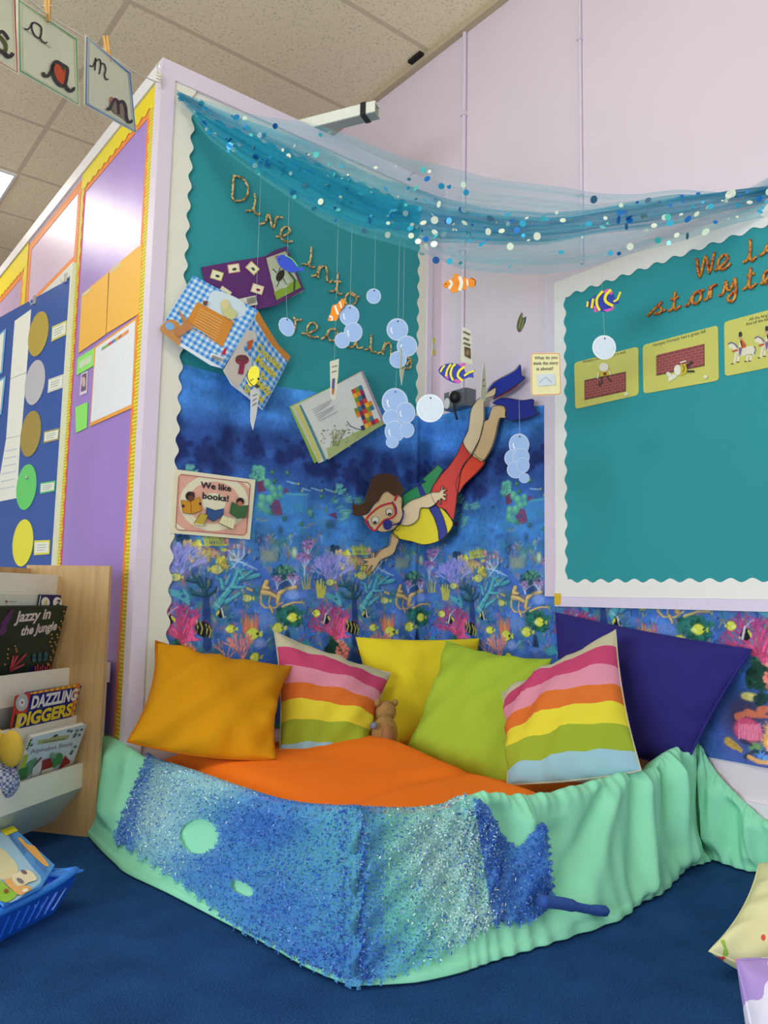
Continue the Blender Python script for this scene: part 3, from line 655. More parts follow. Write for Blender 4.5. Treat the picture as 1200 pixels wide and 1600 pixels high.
# ================================================================== LETTERS ON THE BOARDS
def rope_mat(c1, c2, name, sc=160):
    m, nt, p = newmat(name); tc = nt.nodes.new('ShaderNodeTexCoord'); w = nt.nodes.new('ShaderNodeTexVoronoi'); w.inputs['Scale'].default_value = sc
    nt.links.new(tc.outputs['Object'], w.inputs['Vector']); r = nt.nodes.new('ShaderNodeValToRGB'); r.color_ramp.elements[0].color = lin(c1)+(1,); r.color_ramp.elements[1].color = lin(c2)+(1,)
    r.color_ramp.elements[0].position = 0.2; r.color_ramp.elements[1].position = 0.62
    sx = nt.nodes.new('ShaderNodeSeparateColor'); nt.links.new(w.outputs['Color'], sx.inputs[0]); nt.links.new(sx.outputs[0], r.inputs[0]); nt.links.new(r.outputs[0], p.inputs['Base Color']); p.inputs['Roughness'].default_value = 0.35; p.inputs['Metallic'].default_value = 0.25
    bp = nt.nodes.new('ShaderNodeBump'); bp.inputs['Strength'].default_value = 0.7; bp.inputs['Distance'].default_value = 0.003; nt.links.new(w.outputs['Distance'], bp.inputs['Height']); nt.links.new(bp.outputs[0], p.inputs['Normal'])
    return m
GOLD = rope_mat((136, 112, 70), (240, 208, 140), 'gold_glitter_rope'); COPPER = rope_mat((170, 70, 36), (216, 150, 60), 'copper_glitter_rope')
def letter(name, surf, crop, strokes, r, mat, label, group):
    mb = MB()
    for st in strokes:
        pts = smooth_path([(crop[0]+x/crop[2], crop[1]+y/crop[2]) for x, y in st], 4)
        p3 = []
        for x, y in pts:
            u, v = surf.hit(x, y); p3.append(surf.pt(u, v, r*0.9))
        mb.tube(p3, r, mat, 7)
    tag(mb.build(name, smooth=True), label, 'letter', group)
A6 = (340, 250, 5.4545); A5 = (420, 360, 5.4545); R5 = (430, 430, 4.444); BL_ = BOARD.off(0.0025)
GR = 'gold rope letters of the reading board heading'
for ch, crop, strokes, lab in (
    ('D', A6, [[(132, 140), (126, 240), (124, 335), (175, 355), (235, 325), (255, 255), (235, 190), (190, 150), (132, 140)]], 'gold rope capital letter D that opens the word Dive'),
    ('i', A6, [[(310, 290), (316, 350), (302, 410), (285, 432), (240, 440)], [(302, 400), (310, 445), (335, 470), (356, 462)]], 'gold rope letter i standing second in the word Dive'),
    ('v', A6, [[(352, 552), (400, 535), (430, 462), (466, 586), (498, 492), (548, 497)]], 'gold rope letter v, zigzag shaped, third in the word Dive'),
    ('e', A6, [[(495, 657), (555, 650), (612, 615), (592, 574), (552, 586), (532, 632), (548, 682), (592, 704), (632, 694)]], 'gold rope letter e closing the word Dive above the purple book'),
    ('i', A6, [[(792, 745), (788, 850), (765, 890), (716, 892)], [(772, 870), (785, 915), (822, 918)]], 'gold rope letter i that opens the word into'),
    ('n', A5, [[(358, 392), (402, 378), (430, 300), (412, 412)], [(422, 330), (470, 308), (492, 355), (488, 418), (510, 444), (536, 430)]], 'gold rope letter n, second in the word into'),
    ('t', A5, [[(582, 362), (576, 480), (556, 515), (512, 527)], [(570, 485), (585, 542), (618, 545)], [(550, 440), (607, 442)]], 'gold rope letter t, crossed, third in the word into'),
    ('o', A5, [[(765, 570), (715, 560), (680, 535), (648, 575), (655, 625), (695, 645), (735, 610), (738, 565), (705, 535), (680, 535)]], 'gold rope letter o above the two joined paper bubbles'),
    ('r', A5, [[(205, 740), (222, 790), (212, 850), (190, 880)], [(212, 752), (240, 768), (277, 764)]], 'gold rope letter r half hidden by the tilted paper bubble'),
    ('e', A5, [[(275, 882), (335, 878), (404, 840), (385, 793), (342, 797), (320, 845), (332, 895), (372, 916), (418, 910)]], 'gold rope letter e, second in the word reading'),
    ('a', A5, [[(440, 932), (485, 898), (510, 850), (570, 845)], [(575, 848), (520, 845), (495, 892), (520, 942), (562, 930), (580, 870), (578, 930), (600, 960)]], 'gold rope letter a beside the cluster of three pale bubbles'),
    ('d', A5, [[(745, 905), (735, 960), (700, 1000), (665, 985), (660, 935), (700, 905), (740, 925)], [(748, 860), (740, 960), (752, 1005), (795, 1000)]], 'gold rope letter d peeping out under the pale bubble cluster'),
    ('i', A5, [[(868, 890), (864, 970), (850, 1005), (814, 1022)], [(860, 990), (876, 1040), (907, 1036)]], 'gold rope letter i near the end of the word reading'),
    ('n', A5, [[(918, 1052), (960, 1030), (986, 955), (964, 1062)], [(980, 985), (1018, 958), (1036, 1000), (1034, 1066), (1060, 1080)]], 'gold rope letter n next to the blue bubble cluster'),
    ('g', R5, [[(940, 585), (905, 575), (885, 605), (905, 625), (935, 590), (935, 640), (910, 650), (880, 645)]], 'gold rope letter g behind the hanging card and blue bubbles')):
    letter('rope_letter', BL_, crop, strokes, 0.0042, GOLD, lab, GR)
A4 = (1040, 260, 5.333); A8 = (860, 330, 3.53); WL_ = WALL.off(0.0178); GS = 'copper rope letters of the storytelling heading'
for ch, crop, strokes, lab in (
    ('W', A4, [[(265, 770), (290, 928), (340, 750), (370, 892), (412, 718)]], 'copper rope capital W at the head of the storytelling board'),
    ('e', A4, [[(412, 872), (465, 840), (524, 775), (500, 738), (458, 772), (440, 822), (465, 862), (505, 852), (548, 810)]], 'copper rope letter e right after the capital W'),
    ('l', A4, [[(710, 612), (712, 700), (700, 760), (680, 790), (652, 803)], [(704, 745), (722, 792), (762, 755)]], 'copper rope letter l in the upper line beside the tulle'),
    ('o', A4, [[(788, 748), (830, 720), (858, 660), (890, 640), (900, 680), (870, 715), (840, 690)]], 'copper rope letter o cut by the picture edge, upper line'),
    ('s', A8, [[(540, 582), (580, 540), (620, 502), (604, 520), (618, 548), (598, 568), (576, 566)], [(598, 566), (640, 545)]], 'copper rope letter s that opens the lower line'),
    ('t', A4, [[(85, 1048), (76, 1150), (60, 1190), (28, 1212)], [(74, 1150), (85, 1198), (132, 1165)], [(50, 1112), (115, 1090)]], 'copper rope letter t, second in the lower line'),
    ('o', A4, [[(170, 1167), (200, 1150), (240, 1072), (290, 1050), (302, 1092), (272, 1140), (235, 1145), (230, 1100), (260, 1052), (328, 1035)]], 'copper rope letter o in the middle of the lower line'),
    ('r', A4, [[(325, 1122), (360, 1095), (378, 1000), (384, 1050), (376, 1105)], [(382, 1018), (400, 1000), (434, 990)]], 'copper rope letter r between o and y in the lower line'),
    ('y', A4, [[(450, 1082), (485, 1060), (510, 958), (520, 1030), (548, 1025), (586, 935)], [(586, 935), (592, 1050), (570, 1122), (535, 1126), (530, 1092), (602, 1030)]], 'copper rope letter y with a looped tail in the lower line'),
    ('t', A4, [[(715, 848), (706, 940), (690, 1000), (650, 1032)], [(700, 960), (704, 1012), (725, 1014), (762, 975)], [(685, 918), (748, 894)]], 'copper rope letter t, crossed, near the end of the lower line'),
    ('e', A4, [[(794, 985), (832, 960), (880, 900), (860, 870), (830, 900), (822, 950), (845, 985)]], 'copper rope letter e cut by the picture edge, lower line')):
    letter('rope_letter', WL_, crop, strokes, 0.0046, COPPER, lab, GS)

# ================================================================== BOOKS AND POSTER PINNED ON THE READING BOARD
def slab(surf, crop, pts, thick, mat, side=None):
    sh = Sheet(surf, crop, thick); sh.base(pts, mat, side or mat); return sh
def px(crop, p): return crop[0]+p[0]/crop[2], crop[1]+p[1]/crop[2]
def leafplane(crop, s_top, s_bot, outer, hs, ho):
    """a book leaf: spine points stand hs off the board, its outer edge ho"""
    a = on(*px(crop, s_top), 1, YB-hs); b_ = on(*px(crop, s_bot), 1, YB-hs); c = on(*px(crop, outer), 1, YB-ho)
    return plane3(b_, a, c)
K4 = (240, 360, 4.615)
PUR = C(92, 40, 108, 0.35); CREAM = C(226, 222, 190); 
t = thing('open_book', 'purple picture book hung open, covers outward, with tiny stamp pictures', 'book', on(435, 440, 1, YB-0.02))
L_ = leafplane(K4, (795, 190), (880, 545), (340, 268), 0.040, 0.010); R_ = leafplane(K4, (795, 190), (880, 545), (955, 115), 0.040, 0.012)
sh = slab(L_, K4, [(340, 268), (560, 228), (795, 190), (840, 360), (880, 545), (750, 572), (560, 600), (430, 610), (380, 420)], 0.004, PUR)
for c, col, b2 in (((453, 327), (214, 206, 110), (70, 70, 20)), ((574, 278), (226, 160, 130), (60, 70, 40)), ((708, 277), (222, 190, 110), (70, 90, 30)), ((742, 428), (226, 190, 160), (150, 30, 30)), ((505, 455), (220, 216, 180), (180, 180, 120))):
    a = {453: 0.3, 574: -0.15, 708: 0.75, 742: 0.3, 505: 0.6}[c[0]]
    q = lambda w, h: [(c[0]+x*math.cos(a)-y*math.sin(a), c[1]+x*math.sin(a)+y*math.cos(a)) for x, y in ((-w, -h), (w, -h), (w, h), (-w, h))]
    sh.poly(q(43, 32), C(*col)); sh.poly(q(36, 26), C(232, 228, 196)); sh.disc((c[0]+4, c[1]+6), 16, C(*b2), 10, a)
sh.poly([(560, 510), (725, 475), (742, 540), (610, 565)], C(226, 222, 205))
for i in range(8): sh.poly([(662+i*8, 496-i*1.6), (666+i*8, 495-i*1.6), (674+i*8, 540-i*1.6), (670+i*8, 541-i*1.6)], C(50, 50, 50))
sh.build('back_cover', t)
sh = slab(R_, K4, [(795, 190), (870, 145), (955, 115), (1015, 270), (1080, 430), (980, 488), (880, 545), (840, 370)], 0.004, PUR)
sh.poly([(806, 203), (945, 152), (1056, 413), (880, 505)], C(206, 212, 176)); sh.poly([(860, 452), (1030, 355), (1056, 413), (880, 505)], C(150, 186, 60)); sh.disc((905, 350), 78, C(206, 220, 190), 62, 0.9); sh.stroke([(965, 300), (1010, 360), (1005, 440)], 14, C(70, 110, 70))
sh.disc((905, 330), 26, C(50, 46, 36), 44, 0.5); 
for p in ([(880, 310), (850, 280)], [(900, 360), (880, 410)], [(925, 350), (950, 395)], [(890, 300), (905, 270)], [(930, 300), (920, 270)]): sh.stroke(p, 5, C(40, 40, 30))
sh.poly([(868, 190), (890, 182), (898, 205), (876, 214)], C(200, 120, 150))
sh.build('front_cover', t)
Sheet(R_.off(-0.006), K4, 0.004).base if False else None
sh = slab(R_.off(-0.0055), K4, [(800, 200), (950, 122), (1074, 440), (884, 538)], 0.0045, C(230, 228, 215)); sh.build('pages', t)

# checked picture book
BLU = C(226, 236, 246, 0.3); CK1 = C(136, 192, 240, 0.3); CK2 = C(56, 136, 220, 0.3); ORG = C(214, 140, 50, 0.3)
t = thing('open_book', 'blue gingham picture book about chocolate mousse hung open, covers outward', 'book', on(345, 530, 1, YB-0.03))
LQ = [(285, 328), (748, 578), (497, 998), (40, 720)]
L_ = leafplane(K4, (748, 580), (497, 998), (40, 720), 0.062, 0.040); R_ = leafplane(K4, (748, 580), (497, 998), (980, 910), 0.062, 0.020)
sh = slab(L_, K4, [(285, 328), (520, 455), (748, 578), (620, 800), (497, 998), (410, 975), (190, 835), (40, 720), (160, 520)], 0.004, BLU)
def bil(Q, u, v): return tuple((Q[0][k]*(1-u)+Q[1][k]*u)*(1-v)+(Q[3][k]*(1-u)+Q[2][k]*u)*v for k in (0, 1))
def gingham(sh, Q, n, m, clip=None):
    for i in range(n):
        for j in range(m):
            if i % 2 == 0 and j % 2 == 0: mt = CK2
            elif i % 2 == 0 or j % 2 == 0: mt = CK1
            else: continue
            a = [bil(Q, (i+dx)/n, (j+dy)/m) for dx, dy in ((0, 0), (1, 0), (1, 1), (0, 1))]
            if clip and not clip(a[0][0], a[0][1]): continue
            sh.poly(a, mt, 1)
gingham(sh, LQ, 25, 23); sh.ly = 1
SKY = C(212, 228, 236, 0.3)
sh.poly(sm([(420, 445), (500, 450), (640, 520), (655, 600), (560, 640), (400, 570), (390, 500)]), SKY)
sh.poly(sm([(40, 720), (100, 650), (165, 660), (190, 720), (185, 830), (110, 780)]), C(196, 140, 84)); sh.disc((112, 695), 34, C(120, 180, 230), 26, 0.5)
sh.poly([(312, 520), (575, 665), (490, 845), (235, 655)], ORG)
for i in range(9): sh.stroke([(325+i*-8, 570+i*18), (490-i*6, 655+i*20)], 4, C(236, 200, 140))
sh.poly(sm([(480, 540), (520, 505), (545, 560), (590, 600), (560, 650), (500, 620)]), C(206, 204, 140)); sh.disc((505, 540), 30, C(224, 210, 150), 34)
sh.poly(sm([(150, 720), (200, 680), (185, 620), (165, 575), (205, 620), (235, 660), (275, 700), (230, 740), (170, 770)]), C(190, 130, 80))
sh.poly([(352, 515), (385, 520), (372, 552), (345, 540)], C(120, 70, 40))
sh.poly([(405, 890), (497, 925), (480, 958), (395, 920)], C(236, 236, 230))
for i in range(12): sh.poly([(414+i*6, 905+i*2.4), (417+i*6, 906+i*2.4), (410+i*6, 930+i*2.4), (407+i*6, 929+i*2.4)], C(60, 60, 60))
sh.poly([(500, 858), (512, 862), (500, 912), (474, 905), (484, 880)], C(196, 36, 60))
sh.build('back_cover', t)
RQ = [(748, 580), (980, 910), (780, 1295), (497, 1000)]
sh = slab(R_, K4, [(748, 580), (770, 650), (880, 820), (980, 910), (880, 1110), (780, 1295), (700, 1225), (560, 1115), (500, 1010), (620, 800)], 0.004, BLU)
gingham(sh, [(735, 615), (965, 940), (780, 1290), (510, 1010)], 17, 21); sh.ly = 1
sh.poly([(748, 580), (785, 650), (890, 820), (980, 910), (962, 948), (830, 810), (722, 632)], ORG)
WG = C(222, 214, 204); 
sh.poly(sm([(655, 735), (690, 722), (728, 740), (735, 800), (700, 800), (672, 800), (640, 860), (690, 920), (700, 990), (660, 1040), (620, 1110), (590, 1130), (540, 1070), (500, 1010), (575, 880), (640, 780)], 3), WG)
sh.poly([(674, 800), (712, 786), (698, 850), (665, 872)], C(206, 100, 44)); sh.disc((630, 935), 50, C(150, 60, 90), 36); sh.disc((628, 920), 44, C(120, 70, 70), 22); sh.poly([(612, 960), (650, 965), (636, 1040), (598, 1035)], C(160, 50, 90))
YL = C(232, 214, 60, 0.3)
for tx, a, b_, tp in (('Chocolate', (730, 860), (898, 1010), (752, 812)), ('Mousse', (720, 945), (862, 1065), (745, 898)), ('for', (752, 1050), (800, 1095), (772, 1015)), ('Greedy', (662, 1050), (822, 1200), (690, 1000)), ('Goose', (636, 1150), (772, 1248), (660, 1100))):
    sh.text(tx, a, b_, tp, YL, 0.03)
sh.build('front_cover', t)

# open book of pages with patchwork picture
PG = C(222, 226, 222, 0.5); GRN = C(150, 186, 84, 0.4)
t = thing('open_book', 'open picture book showing white pages with leaf drawings and a patchwork picture', 'book', on(525, 650, 1, YB-0.03))
L_ = leafplane(R5, (390, 775), (540, 1155), (130, 910), 0.034, 0.030); R_ = leafplane(R5, (390, 775), (540, 1155), (590, 670), 0.034, 0.044)
sh = slab(L_.off(-0.022), R5, [(95, 912), (380, 780), (545, 1160), (270, 1305)], 0.003, GRN); sh.build('back_cover', t)
sh = slab(L_.off(-0.018), R5, [(112, 915), (388, 778), (543, 1158), (300, 1305)], 0.017, C(214, 214, 200), C(214, 214, 200))
sh.poly([(112, 915), (142, 905), (300, 1265), (285, 1300)], C(206, 204, 120)); sh.poly([(148, 910), (165, 905), (335, 1285), (322, 1300)], C(80, 140, 150))
sh.poly([(160, 905), (392, 776), (544, 1157), (350, 1285)], PG)
sh.poly([(335, 1210), (520, 1105), (544, 1157), (350, 1285)], C(176, 190, 130))
for i in range(7): sh.stroke([(235+i*8, 942+i*13), (370+i*7-(i % 3)*14, 872+i*13)], 3.5, C(150, 156, 156))
r2 = random.Random(3)
for i in range(44):
    x, y = r2.gauss(420, 55), r2.gauss(1130, 34); sh.disc((x, y), r2.uniform(5, 12), C(*r2.choice(((150, 170, 110), (120, 150, 90), (190, 190, 130)))), r2.uniform(3, 6), r2.uniform(0, 3), 8, 5)
for i in range(12): sh.stroke([(400+r2.uniform(-60, 60), 1190), (430+r2.uniform(-70, 70), 1080)], 2.5, C(140, 150, 90), 6)
sh.build('page', t)
sh = slab(R_.off(-0.022), R5, [(392, 775), (592, 665), (760, 1030), (546, 1160)], 0.003, C(150, 130, 150)); sh.build('front_cover', t)
sh = slab(R_.off(-0.018), R5, [(392, 777), (588, 672), (748, 1030), (545, 1157)], 0.017, C(214, 214, 200)); 
sh.poly([(394, 778), (575, 690), (720, 1020), (545, 1150)], PG); sh.poly([(510, 1110), (720, 1005), (735, 1040), (545, 1150)], C(160, 180, 110)); sh.poly([(578, 676), (590, 672), (745, 1030), (725, 1030)], C(170, 150, 170))
PC = [(214, 70, 50), (230, 140, 40), (60, 60, 110), (120, 150, 50), (150, 40, 90), (236, 190, 50), (60, 120, 150)]
blob = [(-90, -150), (-60, -180), (-45, -165), (-80, -135), (-50, -110), (0, -130), (25, -190), (45, -180), (40, -110), (60, -50), (85, 20), (110, 90), (60, 105), (20, 95), (0, 60), (0, 0), (-15, -60), (-40, -80)]
for i in range(-3, 4):
    for j in range(-6, 5):
        cx, cy = 600+i*24+j*11, 950+j*30-i*12
        if (abs(i) <= 1 and -5 <= j <= 3) or (abs(i) == 2 and j in (-1, 0, 3)): sh.poly([(cx-13, cy-10), (cx+10, cy-20), (cx+22, cy+10), (cx-2, cy+20)], C(*PC[(i*3+j*5) % 7]), 4)
sh.stroke([(480, 1020), (500, 1050), (540, 1070), (600, 1080)], 6, C(90, 100, 120))
sh.build('page', t)

# We like books poster
KP = (260, 725, 8.571)
sh = Sheet(BOARD.off(0.012), KP, 0.0015); CRM = C(232, 226, 196, 0.4); PNK = C(226, 172, 152, 0.4); RED = C(176, 60, 70)
sh.base([(98, 68), (1190, 212), (1115, 1012), (45, 925)], CRM)
fr = [(190, 140), (1085, 250), (1115, 285), (1065, 915), (1030, 955), (150, 882), (118, 850), (158, 170)]
sh.poly(fr, PNK)
import itertools
def clip_poly(pts, cl):
    out = pts
    n = len(cl); area_ = sum(cl[i][0]*cl[(i+1) % n][1]-cl[(i+1) % n][0]*cl[i][1] for i in range(n))
    for i in range(n):
        a, b_ = cl[i], cl[(i+1) % n]; inp = out; out = []
        sd_ = lambda p: ((b_[0]-a[0])*(p[1]-a[1])-(b_[1]-a[1])*(p[0]-a[0]))*(1 if area_ > 0 else -1)
        for k in range(len(inp)):
            p, q = inp[k], inp[(k+1) % len(inp)]; sp_, sq_ = sd_(p), sd_(q)
            if sp_ >= 0: out.append(p)
            if sp_*sq_ < 0: tt = sp_/(sp_-sq_); out.append((p[0]+(q[0]-p[0])*tt, p[1]+(q[1]-p[1])*tt))
    return out
cn = [(158, 860), (170, 150), (1105, 262), (1062, 945)]
ring = lambda R: [(630+R*math.cos(a)*1.05, 520+R*math.sin(a)*0.86) for a in [2*math.pi*k/48 for k in range(48)]]
for a, b_ in (((1000, 250), (1112, 330)),): sh.poly(clip_poly([(960, 200), (1130, 230), (1112, 330)], fr), CRM)
sh.poly(clip_poly(ring(440), fr), CRM); sh.poly(clip_poly(ring(330), fr), PNK); sh.poly(clip_poly(ring(150), fr), CRM)
sh.poly(clip_poly([(118, 850), (125, 790), (260, 890), (150, 882)], fr), CRM)
sh.stroke(fr, 9, RED, close=True)
BK = C(30, 36, 46)
sh.text('We like', (450, 318), (858, 368), (450, 236), BK, 0.028); sh.text('books!', (470, 462), (822, 505), (476, 380), BK, 0.028)
def obook(q, col, back):
    sh.poly(q, C(*col)); sh.stroke(q, 5, BK, close=True)
sh.disc((308, 432), 62, C(40, 28, 30)); sh.disc((318, 462), 40, C(110, 64, 48)); sh.disc((340, 400), 26, C(90, 40, 60))
obook([(180, 482), (312, 505), (430, 440), (460, 625), (320, 672), (212, 655)], (206, 146, 40), 0); sh.stroke([(312, 505), (320, 672)], 5, C(140, 70, 30)); sh.disc((210, 565), 20, C(60, 36, 34)); sh.disc((436, 535), 18, C(60, 36, 34))
obook([(518, 580), (635, 625), (752, 598), (740, 690), (610, 775), (512, 705)], (50, 84, 140), 0)
sh.disc((970, 505), 52, C(30, 26, 26)); sh.disc((965, 535), 34, C(190, 120, 90))
obook([(856, 505), (955, 570), (1072, 555), (1042, 718), (930, 732), (826, 660)], (60, 104, 60), 0)
obook([(350, 795), (440, 662), (535, 690), (470, 830), (365, 815)], (190, 170, 60), 0); sh.poly([(350, 795), (470, 812), (470, 830), (365, 815)], C(222, 216, 180))
sh.poly([(732, 690), (900, 745), (868, 880), (680, 795)], C(226, 224, 180)); sh.stroke([(680, 795), (868, 880)], 7, BK); sh.stroke([(732, 690), (800, 720), (780, 800)], 3, C(150, 150, 120))
o = sh.build('poster'); tag(o, 'cream and pink poster reading We like books, pinned on the reef cloth', 'poster')

# ================================================================== THE PAPER DIVER
KD = (545, 730, 6.667); KL = (540, 550, 3.75)
def dsheet(off, thick=0.0014): return Sheet(Corner(off, 0.22), None, thick)
def kd(pts): return [px(KD, p) for p in pts]
def kl(pts): return [px(KL, p) for p in pts]
SKN = C(222, 190, 142, 0.6); SKL = C(228, 206, 168, 0.6); LINE = C(46, 40, 40); BLK = C(30, 28, 30)
dv_ = thing('diver_cutout', 'large paper cutout of a snorkelling child in mask, flippers and red shorts', 'cutout', (1.87, 2.10, 0.95))
def piece(name, off, pts, mat, extra=(), outline=True):
    sh = dsheet(off); sh.base(pts, mat)
    if outline: sh.stroke(pts, 0.9, LINE, 9, close=True)
    for kind, a, b_ in extra:
        if kind == 's': sh.stroke(a, b_[0], b_[1])
        elif kind == 'p': sh.poly(a, b_)
        elif kind == 'd': sh.disc(a[0], a[1], b_, a[2])
    sh.build(name, dv_)
ARM1 = sm([(450, 690), (515, 745), (495, 815), (455, 905), (330, 965), (280, 1040), (232, 1092), (215, 1088), (235, 1030), (228, 1025), (180, 1095), (166, 1085), (190, 1030), (180, 1022), (140, 1025), (142, 1010), (190, 985), (150, 975), (146, 950), (230, 940), (235, 900), (250, 886), (266, 900), (262, 940), (330, 860), (415, 815), (430, 750)], 3)
piece('arm', 0.030, kd(ARM1), SKN)
TUM = sm([(520, 600), (640, 600), (720, 540), (745, 430), (830, 430), (920, 405), (1000, 455), (1085, 570), (1070, 640), (1020, 705), (945, 765), (850, 798), (760, 806), (650, 775), (515, 745), (455, 690)], 3)
piece('vest', 0.032, kd(TUM), C(232, 216, 44, 0.6))
piece('belt', 0.0335, kd(sm([(835, 425), (915, 400), (975, 500), (1010, 610), (1020, 705), (945, 765), (930, 660), (890, 530)], 3)), C(40, 56, 150, 0.6))
LEG1 = sm([(690, 525), (720, 460), (735, 350), (760, 300), (790, 272), (830, 245), (875, 205), (888, 225), (880, 255), (820, 285), (815, 400), (790, 510), (745, 600), (715, 575)], 3)
LEG2 = sm([(745, 600), (790, 510), (815, 410), (838, 395), (860, 330), (885, 315), (935, 318), (942, 385), (905, 392), (885, 480), (860, 560), (810, 640), (775, 625)], 3)
FL1 = sm([(832, 235), (870, 180), (960, 130), (1000, 105), (1025, 74), (1030, 115), (1034, 140), (1054, 152), (1010, 190), (960, 225), (900, 258), (868, 278), (885, 235), (880, 208)], 3)
FL2 = sm([(865, 300), (900, 275), (960, 272), (1040, 285), (1102, 278), (1102, 310), (1115, 345), (1137, 362), (1080, 385), (1000, 402), (945, 392), (940, 325), (900, 312)], 3)
piece('leg', 0.038, kl(LEG1), SKL); piece('leg', 0.036, kl(LEG2), SKN)
piece('flipper', 0.040, kl(FL1), C(36, 52, 160, 0.6), (('s', kl([(870, 276), (960, 230), (1010, 192)]), (2.2, C(130, 50, 60))),)); piece('flipper', 0.038, kl(FL2), C(36, 48, 150, 0.6))
SH2 = sm([(745, 600), (780, 620), (818, 645), (780, 700), (700, 775), (660, 830), (650, 760), (690, 680)], 3)
piece('trouser_leg', 0.033, kl(SH2), C(226, 74, 46, 0.6))
SH1 = sm([(690, 525), (715, 575), (750, 602), (710, 640), (680, 690), (665, 780), (655, 840), (645, 920), (630, 985), (585, 925), (538, 905), (505, 850), (505, 800), (560, 720), (610, 665), (660, 590)], 3)
piece('shorts', 0.035, kl(SH1), C(208, 58, 48, 0.6))
GRT = [(330, 840), (415, 785), (470, 760), (450, 745), (500, 700), (540, 660), (572, 690), (540, 740), (505, 800), (500, 835), (440, 850), (340, 910)]
piece('air_tank', 0.0325, kl(GRT), C(40, 140, 84, 0.6), (('p', kl([(412, 772), (438, 765), (470, 835), (440, 845)]), C(40, 50, 140)),))
ARM2 = sm([(560, 420), (640, 350), (740, 315), (860, 265), (945, 258), (972, 200), (984, 205), (980, 238), (1008, 226), (1016, 238), (985, 270), (1018, 282), (1018, 298), (985, 300), (1012, 325), (1010, 345), (990, 345), (958, 325), (958, 380), (946, 386), (940, 340), (900, 385), (830, 425), (745, 428), (720, 540), (640, 602), (540, 600), (560, 510)], 3)
piece('arm', 0.0375, kd(ARM2), SKL)
sh = dsheet(0.042); HEAD = sm([(140, 505), (200, 480), (260, 390), (300, 350), (350, 275), (400, 250), (470, 300), (500, 285), (545, 305), (555, 350), (548, 420), (560, 500), (520, 580), (470, 640), (400, 670), (330, 672), (285, 655), (240, 650), (180, 590), (160, 540)], 3)
sh.base(kd(HEAD), SKN); sh.stroke(kd(HEAD), 0.8, LINE, close=True)
REDM = C(196, 44, 54, 0.6)
mask = [(176, 545), (230, 480), (320, 410), (440, 375), (470, 420), (480, 490), (440, 530), (370, 550), (320, 600), (270, 660), (225, 640), (190, 600)]
sh.stroke(kd(sm([(445, 358), (485, 420), (490, 480), (470, 510)], 4, False)), 2.6, C(50, 56, 140)); sh.stroke(kd(sm([(190, 555), (210, 610), (245, 640)], 4, False)), 2.2, C(50, 56, 140))
sh.stroke(kd(sm(mask, 3)), 2.9, REDM, close=True); sh.stroke(kd([(535, 210), (470, 350)]), 3.6, REDM)
for c, r, pp in (((270, 552), 40, (265, 578)), ((412, 466), 36, (414, 492))):
    sh.disc(px(KD, c), r/6.667, LINE); sh.disc(px(KD, c), (r-4)/6.667, C(226, 222, 208)); sh.disc(px(KD, pp), 2.6, C(24, 22, 24)); sh.disc((px(KD, pp)[0], px(KD, pp)[1]+0.8), 1.0, C(150, 130, 100))
sh.disc(px(KD, (392, 600)), 7.0, C(44, 50, 140), 8.2); sh.stroke(kd(sm([(430, 605), (500, 590), (548, 540), (562, 450)], 4, False)), 2.0, C(44, 50, 140)); sh.stroke(kd(sm([(420, 560), (470, 588), (520, 572)], 4, False)), 0.7, LINE)
sh.stroke(kd(sm([(500, 300), (530, 310), (535, 350), (530, 385)], 4, False)), 0.8, LINE); sh.stroke(kd(sm([(460, 655), (500, 660), (522, 620)], 4, False)), 0.8, LINE)
sh.build('head', dv_)
HAIR = [(35, 370), (70, 395), (125, 385), (165, 360), (180, 290), (215, 190), (240, 140), (215, 140), (235, 118), (262, 118), (258, 60), (275, 85), (300, 78), (330, 66), (420, 68), (480, 95), (525, 100), (495, 130), (540, 165), (575, 250), (545, 290), (500, 285), (470, 300), (400, 250), (350, 275), (310, 350), (265, 385), (290, 320), (245, 400), (190, 480), (140, 498), (90, 508), (40, 495), (30, 480), (50, 470), (36, 430)]
piece('hair', 0.0448, kd(HAIR), C(78, 50, 32, 0.8), (), False)
# ================================================================== PASSAGE WALL: DISPLAYS AND DOOR
YEL = C(236, 214, 30, 0.6); ORB = C(244, 140, 60, 0.6); LIL = C(166, 134, 214, 0.36, 0.12, 3, 0.7, 6, spec=0.8); LIP = C(226, 200, 226, 0.35, 0.10, 3, 0.4, 6)
def vstrip(surf, y0, y1, z0, z1, mat, name, par, t=0.0012, wave=None, ribs=False):
    sh = Sheet(surf, None, t)
    if wave is None: sh.base([(-y0, z0), (-y1, z0), (-y1, z1), (-y0, z1)], mat, uv=True)
    else:
        if wave in ('+y', '-y'):
            yo, yi = (y0, y1) if wave == '+y' else (y1, y0); s_ = 1 if wave == '+y' else -1
            n = int((z1-z0)/0.06*8); inn = [(-(yi+s_*0.006*math.cos(2*math.pi*(z1-z0)*i/n/0.06)), z0+(z1-z0)*i/n) for i in range(n+1)]
            sh.base([(-yo, z0)]+inn+[(-yo, z1)], mat, uv=True)
        else:
            n = int((y1-y0)/0.06*8); inn = [(-(y0+(y1-y0)*i/n), z0+0.006*math.cos(2*math.pi*(y1-y0)*i/n/0.06)) for i in range(n+1)]
            sh.base(inn+[(-y1, z1), (-y0, z1)], mat, uv=True)
    sh.build(name, par)
RIB, _nt, _p = newmat('ribbed_yellow_border'); _tc = _nt.nodes.new('ShaderNodeTexCoord'); _w = _nt.nodes.new('ShaderNodeTexWave'); _w.bands_direction = 'Z'; _w.inputs['Scale'].default_value = 26
